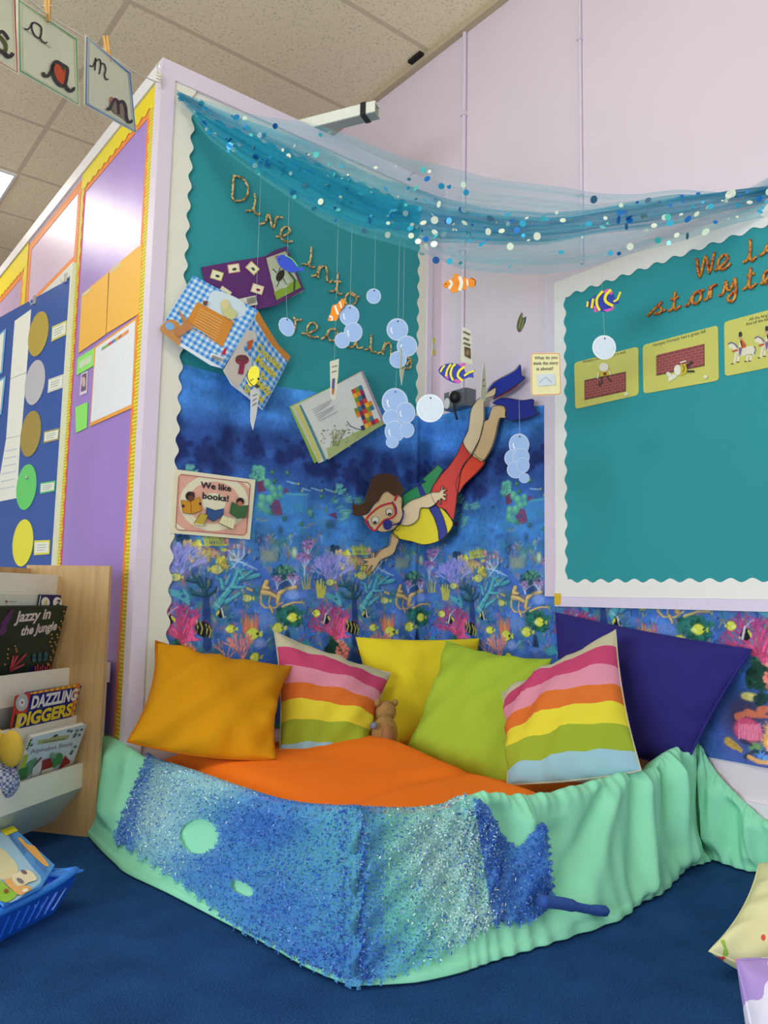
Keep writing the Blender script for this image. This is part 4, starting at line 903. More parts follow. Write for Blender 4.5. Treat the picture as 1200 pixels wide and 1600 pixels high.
_nt.links.new(_tc.outputs['Object'], _w.inputs['Vector']); _r = _nt.nodes.new('ShaderNodeValToRGB'); _r.color_ramp.elements[0].color = lin((190, 168, 20))+(1,); _r.color_ramp.elements[1].color = lin((246, 230, 60))+(1,)
_nt.links.new(_w.outputs['Fac'], _r.inputs[0]); _nt.links.new(_r.outputs[0], _p.inputs['Base Color']); _p.inputs['Roughness'].default_value = 0.6
pb = thing('display_board', 'purple display board with orange and yellow frilled border on the passage wall', 'display board', (XP-0.003, 2.67, 0.3))
S1_ = SIDE.off(0.0006)
vstrip(S1_, 2.312, 3.05, 0.25, 2.312, LIL, 'backing_paper', pb)
vstrip(S1_.off(0.0016), 2.312, 2.386, 0.25, 2.30, ORB, 'border_strip', pb); vstrip(S1_.off(0.0016), 3.008, 3.05, 0.25, 2.30, C(240, 90, 110, 0.6), 'border_strip', pb); vstrip(S1_.off(0.0016), 2.386, 3.008, 2.225, 2.30, ORB, 'border_strip', pb)
vstrip(S1_.off(0.0032), 2.312, 2.362, 0.25, 2.312, RIB, 'border_strip', pb, wave='+y'); vstrip(S1_.off(0.0032), 3.018, 3.05, 0.25, 2.312, RIB, 'border_strip', pb, wave='-y'); vstrip(S1_.off(0.0042), 2.312, 3.05, 2.245, 2.312, YEL, 'border_strip', pb, wave='z')
hb = thing('display_board', 'small lilac header display above the blue door, edged in orange', 'display board', (XP-0.003, 3.43, 1.96))
vstrip(S1_, 3.062, 3.815, 1.955, 2.30, LIP, 'backing_paper', hb)
for a, b_, c, d in ((3.062, 3.10, 1.955, 2.30), (3.775, 3.815, 1.955, 2.30), (3.10, 3.775, 2.262, 2.30), (3.10, 3.775, 1.955, 1.998)): vstrip(S1_.off(0.0016), a, b_, c, d, ORB, 'border_strip', hb)
fb = thing('display_board', 'far lilac display with yellow border beyond the blue door', 'display board', (XP-0.003, 4.7, 0.9))
vstrip(S1_, 3.825, 5.8, 0.9, 2.31, C(214, 186, 220, 0.16, 0.1, 3, 0.5, 9), 'backing_paper', fb)
vstrip(S1_.off(0.0016), 3.825, 3.92, 0.9, 2.30, ORB, 'border_strip', fb); vstrip(S1_.off(0.0016), 3.92, 5.8, 2.17, 2.30, ORB, 'border_strip', fb)
vstrip(S1_.off(0.0032), 3.825, 3.885, 0.9, 2.312, YEL, 'border_strip', fb, wave='+y'); vstrip(S1_.off(0.0042), 3.825, 5.8, 2.20, 2.312, YEL, 'border_strip', fb, wave='z')
# door standing a little ajar
an = math.radians(9); dd = Vector((-math.sin(an), math.cos(an), 0)); dn = Vector((-math.cos(an), -math.sin(an), 0))
HG = Vector((XP-0.012, 3.075, 0)); DOOR = Plane(HG+dn*0.0, -dd, (0, 0, 1), dn)
struct(MB().box((XP-0.02, 3.052, 0), (XP-0.0002, 3.074, 1.953), C(232, 236, 214, 0.5)).build('trim_6', recenter=False))
struct(MB().box((XP-0.02, 3.075, 1.905), (XP-0.0002, 3.80, 1.953), C(226, 228, 220, 0.5)).build('trim_7', recenter=False))
door = MB().box((0, -0.04, 0.012), (0.78, 0, 1.90), C(52, 94, 172, 0.28, 0.05, 5), (dd, -dn*-1, Vector((0, 0, 1))), HG+dn*0.0).build('door_1'); struct(door)
dh = MB(); hp = HG+dd*0.70+dn*0.002
dh.box((0, 0, 0.86), (0.045, 0.006, 1.04), C(200, 205, 205, 0.25, metal=0.8), (dd, dn, Vector((0, 0, 1))), hp); dh.box((0.012, 0.006, 0.97), (0.03, 0.05, 0.988), C(200, 205, 205, 0.25, metal=0.8), (dd, dn, Vector((0, 0, 1))), hp); dh.box((-0.09, 0.04, 0.97), (0.03, 0.052, 0.988), C(200, 205, 205, 0.25, metal=0.8), (dd, dn, Vector((0, 0, 1))), hp)
h_ = dh.build('door_handle', door)
DS = DOOR.off(0.001)
S2 = (0, 400, 4.615); S3 = (0, 640, 4.615); S1c = (0, 380, 3)
for nm, cr, a, b_, mt in (('gold', S2, (300, 395), (255, 730), C(214, 190, 90, 0.22, 0.1, 6, metal=0.3)), ('silver', S2, (275, 745), (230, 1080), C(214, 214, 222, 0.25, 0.05, 6, metal=0.2)), ('bronze', S3, (240, 5), (205, 345), C(172, 150, 74, 0.4, 0.1, 6)), ('green', S3, (210, 390), (172, 728), C(110, 214, 116, 0.6)), ('yellow', S3, (182, 788), (150, 1135), C(240, 232, 74, 0.6))):
    A_, B_ = DS.hit(*px(cr, a)), DS.hit(*px(cr, b_)); c = ((A_[0]+B_[0])/2, (A_[1]+B_[1])/2); r_ = abs(A_[1]-B_[1])/2*0.98
    sh = Sheet(DS, None, 0.002); sh.base([(c[0]+r_*math.cos(q), c[1]+r_*math.sin(q)) for q in [2*math.pi*k/40 for k in range(40)]], mt, uv=True)
    o = sh.build('card_disc'); tag(o, 'large round %s card disc on the blue door' % nm, 'disc', 'reward discs on the blue door')
    if nm == 'green': MB().ball(DS.pt(c[0]+0.01, c[1]+r_*0.4, 0.006), 0.007, C(190, 200, 200, 0.3, metal=0.6), 10, 6).build('pin', o, True)
for nm, cr, q, ed in (('gold', S2, [(378, 510), (485, 463), (478, 568), (372, 620)], (216, 206, 120)), ('silver', S2, [(352, 890), (460, 852), (455, 950), (345, 990)], (214, 214, 204)), ('bronze', S3, [(320, 158), (432, 132), (424, 218), (315, 245)], (168, 156, 110)), ('green', S3, [(293, 530), (402, 512), (396, 588), (290, 608)], (110, 200, 130)), ('yellow', S3, [(250, 945), (362, 940), (357, 1042), (247, 1050)], (230, 224, 90))):
    sh = Sheet(DS, cr, 0.0015); sh.base(q, C(*ed)); sh.poly([bil(q, u, v) for u, v in ((0.06, 0.14), (0.94, 0.14), (0.94, 0.86), (0.06, 0.86))], C(238, 240, 222))
    for k in range(3): sh.stroke([bil(q, 0.18, 0.32+0.18*k), bil(q, 0.8-0.1*(k == 2), 0.32+0.18*k)], 3.5, C(150, 155, 160), 3)
    o = sh.build('caption_card'); tag(o, 'small white caption card with %s edge beside the %s disc' % ('pale' if nm in ('silver',) else nm, nm), 'card', 'caption cards on the blue door')
for lab, q in (('plain white sheet pinned highest beside the gold disc', [(70, 365), (147, 310), (125, 605), (50, 635)]), ('plain white sheet pinned beside the silver disc', [(50, 637), (125, 607), (100, 900), (30, 915)]), ('faintly printed white sheet beside the green disc', [(30, 917), (97, 902), (80, 1195), (-20, 1215)])):
    sh = Sheet(DS, S1c, 0.0012); sh.base(q, C(240, 240, 230, 0.7)); 
    if 'printed' in lab:
        for k in range(6): sh.stroke([bil(q, 0.1, 0.2+0.12*k), bil(q, 0.85, 0.2+0.12*k)], 4, C(196, 206, 224), 2)
    tag(sh.build('paper_sheet'), lab, 'paper', 'sheets of paper pinned on the blue door')
FS = SIDE.off(0.006)
for lab, q in (('white sheet with light blue edge cut by the picture edge, upper', [(-30, 450), (30, 398), (12, 608), (-40, 640)]), ('white sheet with light blue edge cut by the picture edge, lower', [(-30, 660), (28, 622), (8, 800), (-40, 850)])):
    sh = Sheet(DS.off(0.0006), S1c, 0.0012); sh.base(q, C(120, 180, 226)); sh.poly([bil(q, u, v) for u, v in ((0.06, 0.05), (0.86, 0.05), (0.86, 0.95), (0.06, 0.95))], C(242, 242, 226)); tag(sh.build('paper_sheet'), lab, 'paper', 'blue edged sheets on the blue door')
for k, (x, y0, y1) in enumerate(((250, 288, 348), (475, 128, 192))):
    u, v0 = DS.hit(*px(S2, (x, y0))); u, v1 = DS.hit(*px(S2, (x, y1))); mb = MB(); mb.box((-0.012, 0.0, min(v0, v1)), (0.012, 0.004, max(v0, v1)), C(206, 210, 206, 0.25, metal=0.6), (DS.eu, DS.n, Vector((0, 0, 1))), DS.p0+DS.eu*u)
    mb.tube([DS.pt(u, min(v0, v1)+0.004, 0.004), DS.pt(u, min(v0, v1)-0.006, 0.014), DS.pt(u, min(v0, v1)+0.008, 0.022)], 0.003, C(206, 210, 206, 0.25, metal=0.6), 7)
    tag(mb.build('door_hook'), ('silver hook over the door top, above the gold disc', 'silver hook over the door top, nearer the hinge')[k], 'hook', 'hooks on the blue door')
# sheets on the purple paper
PS = SIDE.off(0.0034); OR2 = C(250, 190, 74, 0.6)
for lab, q in (('orange sugar-paper sheet pinned on purple, beside the door', [(385, 240), (510, 137), (497, 428), (370, 515)]), ('orange sugar-paper sheet pinned on purple, nearer the partition corner', [(516, 128), (668, 2), (654, 330), (501, 424)])):
    sh = Sheet(PS, S1c, 0.002); sh.base(q, OR2); sh.poly([bil(q, u, v) for u, v in ((0.05, 0.02), (0.35, 0.02), (0.35, 0.06), (0.05, 0.06))], C(214, 216, 190)); tag(sh.build('paper_sheet'), lab, 'paper', 'orange sheets on the purple board')
sh = Sheet(PS, S1c, 0.002); q = [(446, 486), (646, 344), (622, 772), (424, 860)]; sh.base(q, C(240, 166, 70)); q2 = [(452, 492), (638, 362), (620, 756), (428, 842)]; sh.poly(q2, C(236, 238, 244, 0.5))
for k, cc in enumerate(((150, 176, 120), (130, 200, 90), (230, 60, 110), (90, 130, 190), (226, 170, 60), (200, 110, 60), (240, 160, 100), (236, 150, 90))):
    sh.poly([bil(q2, 0.16+0.085*k, 0.055), bil(q2, 0.245+0.085*k, 0.055), bil(q2, 0.245+0.085*k, 0.095), bil(q2, 0.16+0.085*k, 0.095)], C(*cc), 3)
tag(sh.build('wall_chart'), 'white sheet on orange mount with a strip of coloured squares', 'chart')
for lab, q in (('bright green caption note under the orange sheets', [(365, 540), (445, 490), (440, 575), (360, 620)]), ('plain bright green note, lower of the two, beside the white chart', [(355, 770), (412, 745), (408, 865), (358, 890)])):
    sh = Sheet(PS, S1c, 0.0015); sh.base(q, C(150, 236, 110, 0.6))
    if 'caption' in lab: sh.poly([bil(q, u, v) for u, v in ((0.14, 0.3), (0.86, 0.3), (0.86, 0.72), (0.14, 0.72))], C(206, 226, 190))
    tag(sh.build('paper_note'), lab, 'note', 'green notes on the purple board')
sh = Sheet(PS, S1c, 0.0015); q = [(383, 612), (412, 600), (408, 702), (375, 715)]; sh.base(q, C(226, 216, 226)); sh.poly([bil(q, u, v) for u, v in ((0.15, 0.06), (0.9, 0.06), (0.9, 0.86), (0.15, 0.86))], C(120, 90, 120)); sh.disc((395, 650), 9, C(206, 180, 170), 24); tag(sh.build('photograph'), 'small photograph pinned between the two green notes', 'photo')

# ================================================================== BOOKCASE BY THE PASSAGE WALL
WOOD, _nt, _p = newmat('pale_beech_veneer'); _tc = _nt.nodes.new('ShaderNodeTexCoord'); _mp = _nt.nodes.new('ShaderNodeMapping'); _mp.inputs['Scale'].default_value = (30, 30, 2.2); _n = _nt.nodes.new('ShaderNodeTexNoise'); _n.inputs['Scale'].default_value = 2.2; _n.inputs['Detail'].default_value = 5
_nt.links.new(_tc.outputs['Object'], _mp.inputs[0]); _nt.links.new(_mp.outputs[0], _n.inputs['Vector']); _r = _nt.nodes.new('ShaderNodeValToRGB'); _r.color_ramp.elements[0].color = lin((184, 148, 98))+(1,); _r.color_ramp.elements[1].color = lin((204, 168, 116))+(1,); _r.color_ramp.elements[0].position = 0.3; _r.color_ramp.elements[1].position = 0.7
_nt.links.new(_n.outputs['Fac'], _r.inputs[0]); _nt.links.new(_r.outputs[0], _p.inputs['Base Color']); _p.inputs['Roughness'].default_value = 0.45
LD = Vector((0.80, 0.60, 0)); DB = Vector((-0.60, 0.80, 0)); O_ = on(147, 1309, 2, 0)
PN = Plane(O_, -DB, (0, 0, 1), -LD)        # inner face of the end panel, u toward its front edge
def pnz(x, y): u, v = PN.hit(x, y); return u, v
bc = thing('bookcase', 'low beech bookcase with stepped white display trays full of picture books', 'bookcase', O_)
utop, ztop_ = pnz(156, 884); uback = pnz(69, 882)[0]-0.06
ZBC = ztop_
b = MB(); b.box((uback, 0, 0), (0.0, 0.013, ZBC), WOOD, (-DB, LD, Vector((0, 0, 1))), O_); b.build('side_panel', bc)
TRW = C(232, 228, 214, 0.35, 0.03, 6); TRG = C(196, 200, 198, 0.4, 0.03, 6)
LEN = 0.72
def tray(p_top, p_bot, p_back, name, par):
    mb = MB()
    a, b_, c = pnz(*p_top), pnz(*p_bot), pnz(*p_back); th = 0.011
    P3 = lambda u, v: O_-DB*u+Vector((0, 0, v))-LD*0.0005
    n = Vector((b_[0]-a[0], b_[1]-a[1])); n = Vector((-n.y, n.x)).normalized()*th
    if n.x > 0: n = -n
    mb.prism([P3(a[0], a[1]), P3(b_[0], b_[1]), P3(b_[0]+n.x, b_[1]+n.y), P3(a[0]+n.x, a[1]+n.y)], -LD*LEN, TRW)
    m2 = Vector((c[0]-b_[0], c[1]-b_[1])); m2 = Vector((-m2.y, m2.x)).normalized()*th
    if m2.y < 0: m2 = -m2
    mb.prism([P3(b_[0], b_[1]), P3(c[0], c[1]), P3(c[0]+m2.x, c[1]+m2.y), P3(b_[0]+m2.x, b_[1]+m2.y)], -LD*LEN, TRG)
    mb.build(name, par)
tray((92, 899), (76, 1043), (60, 1075), 'tray', bc); tray((109, 1043), (107, 1088), (84, 1128), 'tray', bc); tray((120, 1117), (118, 1158), (92, 1200), 'tray', bc); tray((130, 1192), (128, 1230), (84, 1284), 'tray', bc)
MB().prism([O_-DB*(uback+0.004)+Vector((0, 0, 0.02)), O_-DB*(uback+0.012)+Vector((0, 0, 0.02)), O_-DB*(uback+0.012)+Vector((0, 0, ZBC-0.01)), O_-DB*(uback+0.004)+Vector((0, 0, ZBC-0.01))], -LD*LEN, WOOD).build('back_panel', bc)
b = MB(); b.box((uback, -LEN-0.018, 0), (0.0, -LEN, ZBC), WOOD, (-DB, LD, Vector((0, 0, 1))), O_); b.build('side_panel', bc)
def book_plane(tr, br, gap=0.012):
    q = PN.off(gap); a = q.pt(*q.hit(*br), 0); c = q.pt(*q.hit(*tr), 0); pl = plane3(a-LD*0.2, a, c-LD*0.2); return pl
def shelf_book(tr, br, width, mat, label, drop=0.03, thick=0.007, gap=0.012, name='picture_book', group='picture books in the bookcase trays'):
    pl = book_plane(tr, br, gap); t = thing(name, label, 'book', pl.pt(0.2-width/2, 0, 0), group)
    pl2 = pl.off(-thick); ur, vr = pl2.hit(*tr); ul, vl = pl2.hit(*br); ur = max(ur, ul)
    r_ = pl.hit(*tr); top = r_[1]
    sh = Sheet(pl.off(-0.0016), None, 0.0016); sh.base([(r_[0]-width, -drop), (r_[0], -drop), (r_[0], top), (r_[0]-width, top)], mat, uv=True)
    pg = Sheet(pl.off(-0.0018-thick), None, thick); pg.base([(r_[0]-width+0.004, -drop+0.003), (r_[0]-0.003, -drop+0.003), (r_[0]-0.003, top-0.003), (r_[0]-width+0.004, top-0.003)], C(232, 228, 212), uv=True); pg.build('pages', t)
    bk_ = Sheet(pl.off(-0.0036-thick), None, 0.0016); bk_.base([(r_[0]-width, -drop), (r_[0], -drop), (r_[0], top), (r_[0]-width, top)], mat, uv=True); bk_.build('back_cover', t)
    return t, sh
KB = (0, 880, 6.667)
t, sh = shelf_book((96, 930), (78, 1040), 0.085, C(24, 26, 90, 0.3), 'dark blue counting book with numbers in white circles, behind the green book', 0.02, 0.006, 0.03)
sh.crop = KB; sh.disc((468, 410), 44, C(236, 234, 226), 58); sh.disc((590, 410), 46, C(236, 234, 226), 58); sh.text('1', (452, 440), (478, 436), (462, 385), C(230, 200, 120), 0.04); sh.text('2', (568, 440), (612, 434), (585, 382), C(60, 60, 60), 0.04); sh.build('front_cover', t)
t, sh = shelf_book((65, 928), (42, 1035), 0.20, C(226, 228, 212, 0.3), 'pale cream picture book at the back of the top tray', 0.02, 0.006, 0.10)
sh.crop = KB; sh.disc((60, 398), 14, C(150, 110, 130)); sh.stroke([(85, 400), (165, 396)], 9, C(170, 175, 165)); sh.build('front_cover', t)
t, sh = shelf_book((105.5, 947), (80, 1045), 0.30, C(34, 52, 40, 0.35), 'dark green picture book titled Jazzy in the Jungle', 0.03, 0.008, 0.02)
sh.crop = KB; TW_ = C(226, 214, 206)
sh.text('Jazzy in', (145, 612), (512, 572), (175, 500), TW_, 0.03); sh.text('the Jungle', (200, 752), (578, 690), (228, 655), TW_, 0.03)
for c in ((40, 620, 60, 34), (75, 560, 56, 30), (20, 700, 54, 34), (100, 510, 40, 18)): sh.disc((c[0], c[1]), c[2], C(98, 52, 100), c[3], -1.0)
for x, y in ((655, 500), (658, 545), (625, 600), (640, 625), (605, 665), (615, 690), (525, 740), (585, 740), (530, 780), (510, 815), (590, 770), (560, 820), (525, 860), (572, 845), (540, 905), (548, 925), (515, 975), (520, 1005), (500, 1055), (485, 1045), (145, 860), (155, 890), (162, 915), (75, 890), (65, 945), (70, 985), (40, 1050)): sh.disc((x, y), 10, C(206, 140, 70), 10, 0, 8, 6)
for p in ([(90, 1120), (170, 960)], [(90, 1120), (220, 990)], [(90, 1120), (260, 940)], [(90, 1120), (240, 1050)], [(90, 1120), (130, 960)]): sh.stroke(p, 20, C(190, 70, 84), 7)
for i in range(9): sh.disc((340+i % 3*60, 960+(i//3)*45-i*8), 16, C(70, 110, 130), 26, 0.3, 10, 8)
for i in range(7): sh.stroke([(350+i*24, 1120), (355+i*26, 1070-(i % 2)*20)], 12, C(206, 84, 60), 9)
sh.build('front_cover', t)
KB2 = (0, 1080, 8.571)
t, sh = shelf_book((128, 1071), (113, 1120), 0.215, C(36, 40, 130, 0.3), 'red and blue picture book titled Dazzling Diggers', 0.04, 0.012, 0.02)
sh.crop = KB2
sh.poly([(120, 520), (190, 60), (330, 20), (405, 10), (355, 280), (190, 310), (150, 500)], C(206, 60, 40)); sh.poly([(410, 10), (1050, -110), (1040, -60), (405, 40)], C(226, 130, 40)); sh.poly([(1000, -100), (1070, -110), (960, 330), (920, 330)], C(226, 120, 44))
for i in range(8): sh.poly([(440+i*76, 4-i*14), (470+i*76, -2-i*14), (464+i*76, 28-i*14), (434+i*76, 34-i*14)], C(236, 210, 60), 6)
for i in range(5): sh.poly([(1040-i*22, -40+i*80), (1060-i*22, -44+i*80), (1050-i*22, -5+i*80), (1030-i*22, 0+i*80)], C(236, 210, 60), 6)
sh.disc((280, 145), 82, C(190, 190, 186), 120, 0.2); sh.disc((280, 145), 40, C(230, 230, 226), 56, 0.2); sh.disc((280, 145), 13, C(190, 60, 60), 18)
sh.text('DAZZLING', (392, 225), (1000, 105), (425, 65), C(232, 226, 222), 0.045); sh.text('DIGGERS', (180, 478), (930, 310), (215, 305), C(236, 206, 50), 0.045)
sh.build('front_cover', t)
t, sh = shelf_book((13, 1076), (0, 1140), 0.16, C(206, 150, 170, 0.4), 'pink and violet picture book cut by the picture edge', 0.04, 0.02, 0.20)
sh.crop = KB2; sh.poly([(-200, 0), (30, -40), (0, 260), (-240, 300)], C(120, 110, 190)); sh.build('front_cover', t)
t, sh = shelf_book((136, 1131), (113, 1196), 0.225, C(206, 214, 226, 0.3), 'pale grey Alphabet Book with painted red roofed houses', 0.035, 0.012, 0.012)
sh.crop = KB2
GG = C(70, 110, 84)
sh.poly([(490, 715), (505, 655), (660, 625), (740, 570), (780, 600), (930, 580), (900, 640), (700, 680)], C(176, 176, 120)); sh.stroke([(560, 680), (870, 632)], 12, C(110, 110, 80)); sh.disc((735, 592), 34, C(110, 70, 60), 14, -0.5)
sh.text('Alphabet Book', (395, 835), (965, 720), (405, 775), C(150, 130, 150), 0.0)
for x, y in ((905, 525), (945, 530), (1020, 520), (1080, 510), (1000, 570), (1050, 580), (985, 600), (400, 650), (370, 720), (410, 715), (380, 690), (350, 760), (955, 800), (995, 740), (940, 830)): sh.disc((x, y), 24, GG, 13, -0.7, 10, 5)
sh.poly([(170, 1220), (240, 1040), (400, 920), (470, 880), (500, 950), (400, 1100), (330, 1160)], C(96, 140, 110)); sh.poly([(250, 1030), (300, 850), (365, 840), (320, 1010)], C(170, 190, 50)); sh.poly([(170, 1220), (230, 1050), (360, 1000), (340, 1150)], C(60, 120, 66))
sh.poly([(420, 1020), (530, 870), (550, 960), (510, 1110), (400, 1140)], C(206, 206, 206)); sh.poly([(410, 1030), (525, 870), (545, 880), (430, 1010)], C(140, 30, 40))
sh.poly([(545, 920), (660, 880), (690, 1000), (540, 1050)], C(140, 30, 36)); sh.poly([(535, 1050), (690, 1000), (690, 1050), (520, 1110)], C(206, 200, 180)); sh.poly(sm([(680, 1010), (700, 880), (760, 820), (810, 830), (800, 930), (740, 990)]), C(60, 130, 70)); sh.poly([(790, 970), (850, 850), (920, 930), (890, 970), (770, 1030)], C(146, 36, 36)); sh.poly([(770, 1030), (890, 960), (920, 950), (900, 1000)], C(206, 190, 130)); sh.disc((690, 850), 34, C(120, 160, 130), 40)
sh.build('front_cover', t)
# soft toy tucked in the front tray
pl = book_plane((60, 1150), (40, 1215), 0.19)
ty = thing('soft_toy', 'yellow soft toy in blue checked clothes sitting in the bookcase front tray', 'soft toy', at_depth(12, 1215, 1.93))
FUR = C(226, 190, 70, 0.95, 0.1, 40, 0.5, 250)
MB().ball(at_depth(18, 1170, 1.92), (0.028, 0.02, 0.045), FUR, 20, 14, (CR, CF, CU)).build('ear', ty, True)
MB().ball(at_depth(-22, 1168, 1.95), (0.052, 0.045, 0.055), FUR, 20, 14, (CR, CF, CU)).build('head', ty, True)
GINm, _nt, _p = newmat('blue_check_cloth'); _tc = _nt.nodes.new('ShaderNodeTexCoord'); _k = _nt.nodes.new('ShaderNodeTexChecker'); _k.inputs['Scale'].default_value = 140; _k.inputs[1].default_value = lin((90, 100, 150))+(1,); _k.inputs[2].default_value = lin((190, 196, 214))+(1,); _nt.links.new(_tc.outputs['Object'], _k.inputs['Vector']); _nt.links.new(_k.outputs[0], _p.inputs['Base Color'])
MB().ball(at_depth(-8, 1222, 1.94), (0.06, 0.04, 0.05), GINm, 20, 14, (CR, CF, CU)).build('body', ty, True)
# white box behind the bookcase
wb = thing('storage_box', 'tall white lidded box standing between the bookcase and the purple board', 'box', (0.80, 2.47, 0))
q0 = on(168, 1300, 2, 0)
c0 = Vector((0.800, 2.500, 0)); zt = 0.54
c0 = on(172, 1035, 1, 2.42); zt = c0.z; x1 = c0.x
MB().box((x1-0.085, 2.42, 0), (x1-0.006, 2.62, zt-0.06), C(238, 230, 206, 0.5)).build('body', wb); MB().box((x1-0.09, 2.415, zt-0.059), (x1, 2.625, zt), C(240, 234, 212, 0.5)).build('lid', wb)

# ================================================================== BLUE BASKET OF BOOKS
A_ = on(83, 1427, 2, 0); B_ = on(0, 1471, 2, 0); e1 = (B_-A_).normalized(); e2 = Vector((e1.y, -e1.x, 0))
if e2.dot(CF) < 0: e2 = -e2
hz = 0.066; R_ = at_depth(0, 0, 1)
def bpt(a, b_, z): return A_+e1*a+e2*b_+Vector((0, 0, z))
bkt = thing('basket', 'blue plastic basket on the carpet holding a picture book', 'basket', bpt(0.16, 0.11, 0))
BP = C(60, 138, 236, 0.3, 0.03, 8); BPd = C(34, 100, 212, 0.3, 0.03, 8)
Lb, Wb, fl = 0.30, 0.17, 0.028
base_c = [(0, 0), (Lb, 0), (Lb, Wb), (0, Wb)]; rim_c = [(-fl, -fl), (Lb+fl, -fl), (Lb+fl, Wb+fl), (-fl, Wb+fl)]
mb = MB(); mb.prism([bpt(a, b_, 0.001) for a, b_ in base_c], (0, 0, 0.004), BPd); mb.build('base', bkt)
for k in range(4):
    p0, p1 = base_c[k], base_c[(k+1) % 4]; r0, r1 = rim_c[k], rim_c[(k+1) % 4]; mb = MB(); n = int(math.hypot(p1[0]-p0[0], p1[1]-p0[1])/0.022)
    def W_at(s_, t_): return bpt(p0[0]+(p1[0]-p0[0])*s_+((r0[0]+(r1[0]-r0[0])*s_)-(p0[0]+(p1[0]-p0[0])*s_))*t_, p0[1]+(p1[1]-p0[1])*s_+((r0[1]+(r1[1]-r0[1])*s_)-(p0[1]+(p1[1]-p0[1])*s_))*t_, 0.002+hz*t_)
    def quad(s0, s1, t0, t1): mb.add([W_at(s0, t0), W_at(s1, t0), W_at(s1, t1), W_at(s0, t1)], [(0, 1, 2, 3)], BPd)
    quad(0, 1, 0, 0.14); quad(0, 1, 0.80, 1.0)
    for i in range(n): quad((i)/n, (i+0.55)/n, 0.14, 0.80)
    quad((n-0.1)/n, 1, 0.14, 0.8)
    o = mb.build('side_wall', bkt); md = o.modifiers.new('shell', 'SOLIDIFY'); md.thickness = 0.003
rp = []
for k in range(4):
    a, b_ = rim_c[k], rim_c[(k+1) % 4]
    for i in range(10): rp.append(bpt(a[0]+(b_[0]-a[0])*i/10, a[1]+(b_[1]-a[1])*i/10, hz+0.004+(0.012*(abs(i-5)/5)**3)))
MB().tube(rp, 0.0085, BP, 8, closed=True).build('rim', bkt, True)
mb = MB(); 
for c in ((-fl, -fl),): mb.prism([bpt(c[0]+dx, c[1]+dy, hz+0.012) for dx, dy in ((0.03, 0.0), (-0.012, -0.012), (0, 0.03), (0.05, 0.05))], (0, 0, 0.004), BP)
mb.build('corner_lip', bkt)
KK = (0, 1285, 8.423)
bpl = Plane((0, 0, 0.082), CR-Vector((0, 0, CR.z)), Vector((CF.x, CF.y, 0)), (0, 0, 1))
sh = Sheet(bpl, KK, 0.006); q = [(-260, 80), (250, 150), (740, 600), (560, 880), (60, 1130), (-300, 700)]
sh.base([(20, 130), (255, 155), (735, 600), (560, 880), (60, 1125), (-420, 640), (-300, 300)], C(84, 158, 236, 0.25))
sh.poly(sm([(-300, 300), (40, 160), (200, 320), (430, 620), (560, 800), (400, 950), (60, 1100), (-400, 640)], 4), C(170, 212, 244, 0.25)); sh.poly(sm([(-350, 420), (0, 380), (140, 480), (250, 640), (200, 760), (0, 800), (-300, 700)], 4), C(240, 230, 180, 0.25))
sh.poly([(15, 145), (190, 82), (255, 150), (95, 220)], C(236, 222, 40)); sh.poly(sm([(250, 262), (290, 248), (370, 330), (470, 360), (540, 450), (655, 600), (620, 630), (500, 530), (370, 400)], 3), C(232, 176, 90))
sh.poly(sm([(-60, 800), (30, 830), (140, 930), (240, 1010), (80, 1115), (-80, 1000)], 3), C(150, 200, 60)); sh.poly(sm([(70, 820), (180, 800), (280, 880), (400, 900), (420, 950), (280, 1020), (190, 960), (120, 900)], 3), C(236, 180, 110))
sh.poly(sm([(165, 770), (240, 730), (300, 690), (420, 700), (500, 810), (400, 850), (320, 890), (220, 890)], 3), C(236, 226, 190)); sh.disc((330, 715), 46, C(130, 100, 110), 26, 0.5); sh.disc((280, 835), 56, C(130, 120, 130), 26, 0.6)
sh.disc((95, 975), 30, C(150, 90, 40)); sh.disc((345, 970), 40, C(240, 236, 210), 24, -0.3)
sh.text('Really', (120, 235), (345, 480), (165, 215), C(60, 90, 160), 0.0); sh.text('walk', (450, 575), (620, 745), (500, 550), C(60, 90, 160), 0.0)
sh.disc((820, 720), 1, C(60, 90, 160))
tag(sh.build('picture_book'), 'light blue picture book lying in the plastic basket', 'book')

# ================================================================== CUSHION CORNER: FLOOR MAT, MINT CLOTH, KNITTED NET
XF, YF = 0.895, 1.185
def mat_z(x, y):
    u = (x-0.92)/(2.05-0.92); v = (y-1.21)/(2.22-1.21)
    e = min(1, u/0.10, (1-u)/0.10, v/0.10, (1-v)/0.10); e = max(e, 0.0)
    z = 0.185+0.048*math.sin(math.pi/2*min(e, 1))
    q = min(1, max(0, (x-1.46-0.10*(y-1.3))/0.17)); q = q*q*(3-2*q); z -= 0.085*q*(0.55+0.45*min(1, max(0, (x-1.5)/0.4)))
    z += 0.026*math.exp(-((x-1.50)/0.17)**2-((y-1.90)/0.20)**2)+0.010*math.exp(-((x-1.1)/0.2)**2-((y-1.85)/0.2)**2)
    cr = abs((y-1.47)-0.16*(x-1.2)-0.04*math.sin(x*6)); z -= 0.016*math.exp(-(cr/0.035)**2)*min(1, max(0, (1.9-x)/0.3))
    return z
mb = MB(); nx, ny = 70, 64; vs = []; fs = []
for j in range(ny+1):
    for i in range(nx+1):
        x = 0.92+1.13*i/nx; y = 1.21+1.01*j/ny; vs.append((x, y, mat_z(x, y)))
N1 = nx+1
for j in range(ny):
    for i in range(nx): fs.append((j*N1+i, j*N1+i+1, (j+1)*N1+i+1, (j+1)*N1+i))
per = [i for i in range(nx+1)]+[(j)*N1+nx for j in range(1, ny+1)]+[ny*N1+i for i in range(nx-1, -1, -1)]+[j*N1 for j in range(ny-1, 0, -1)]
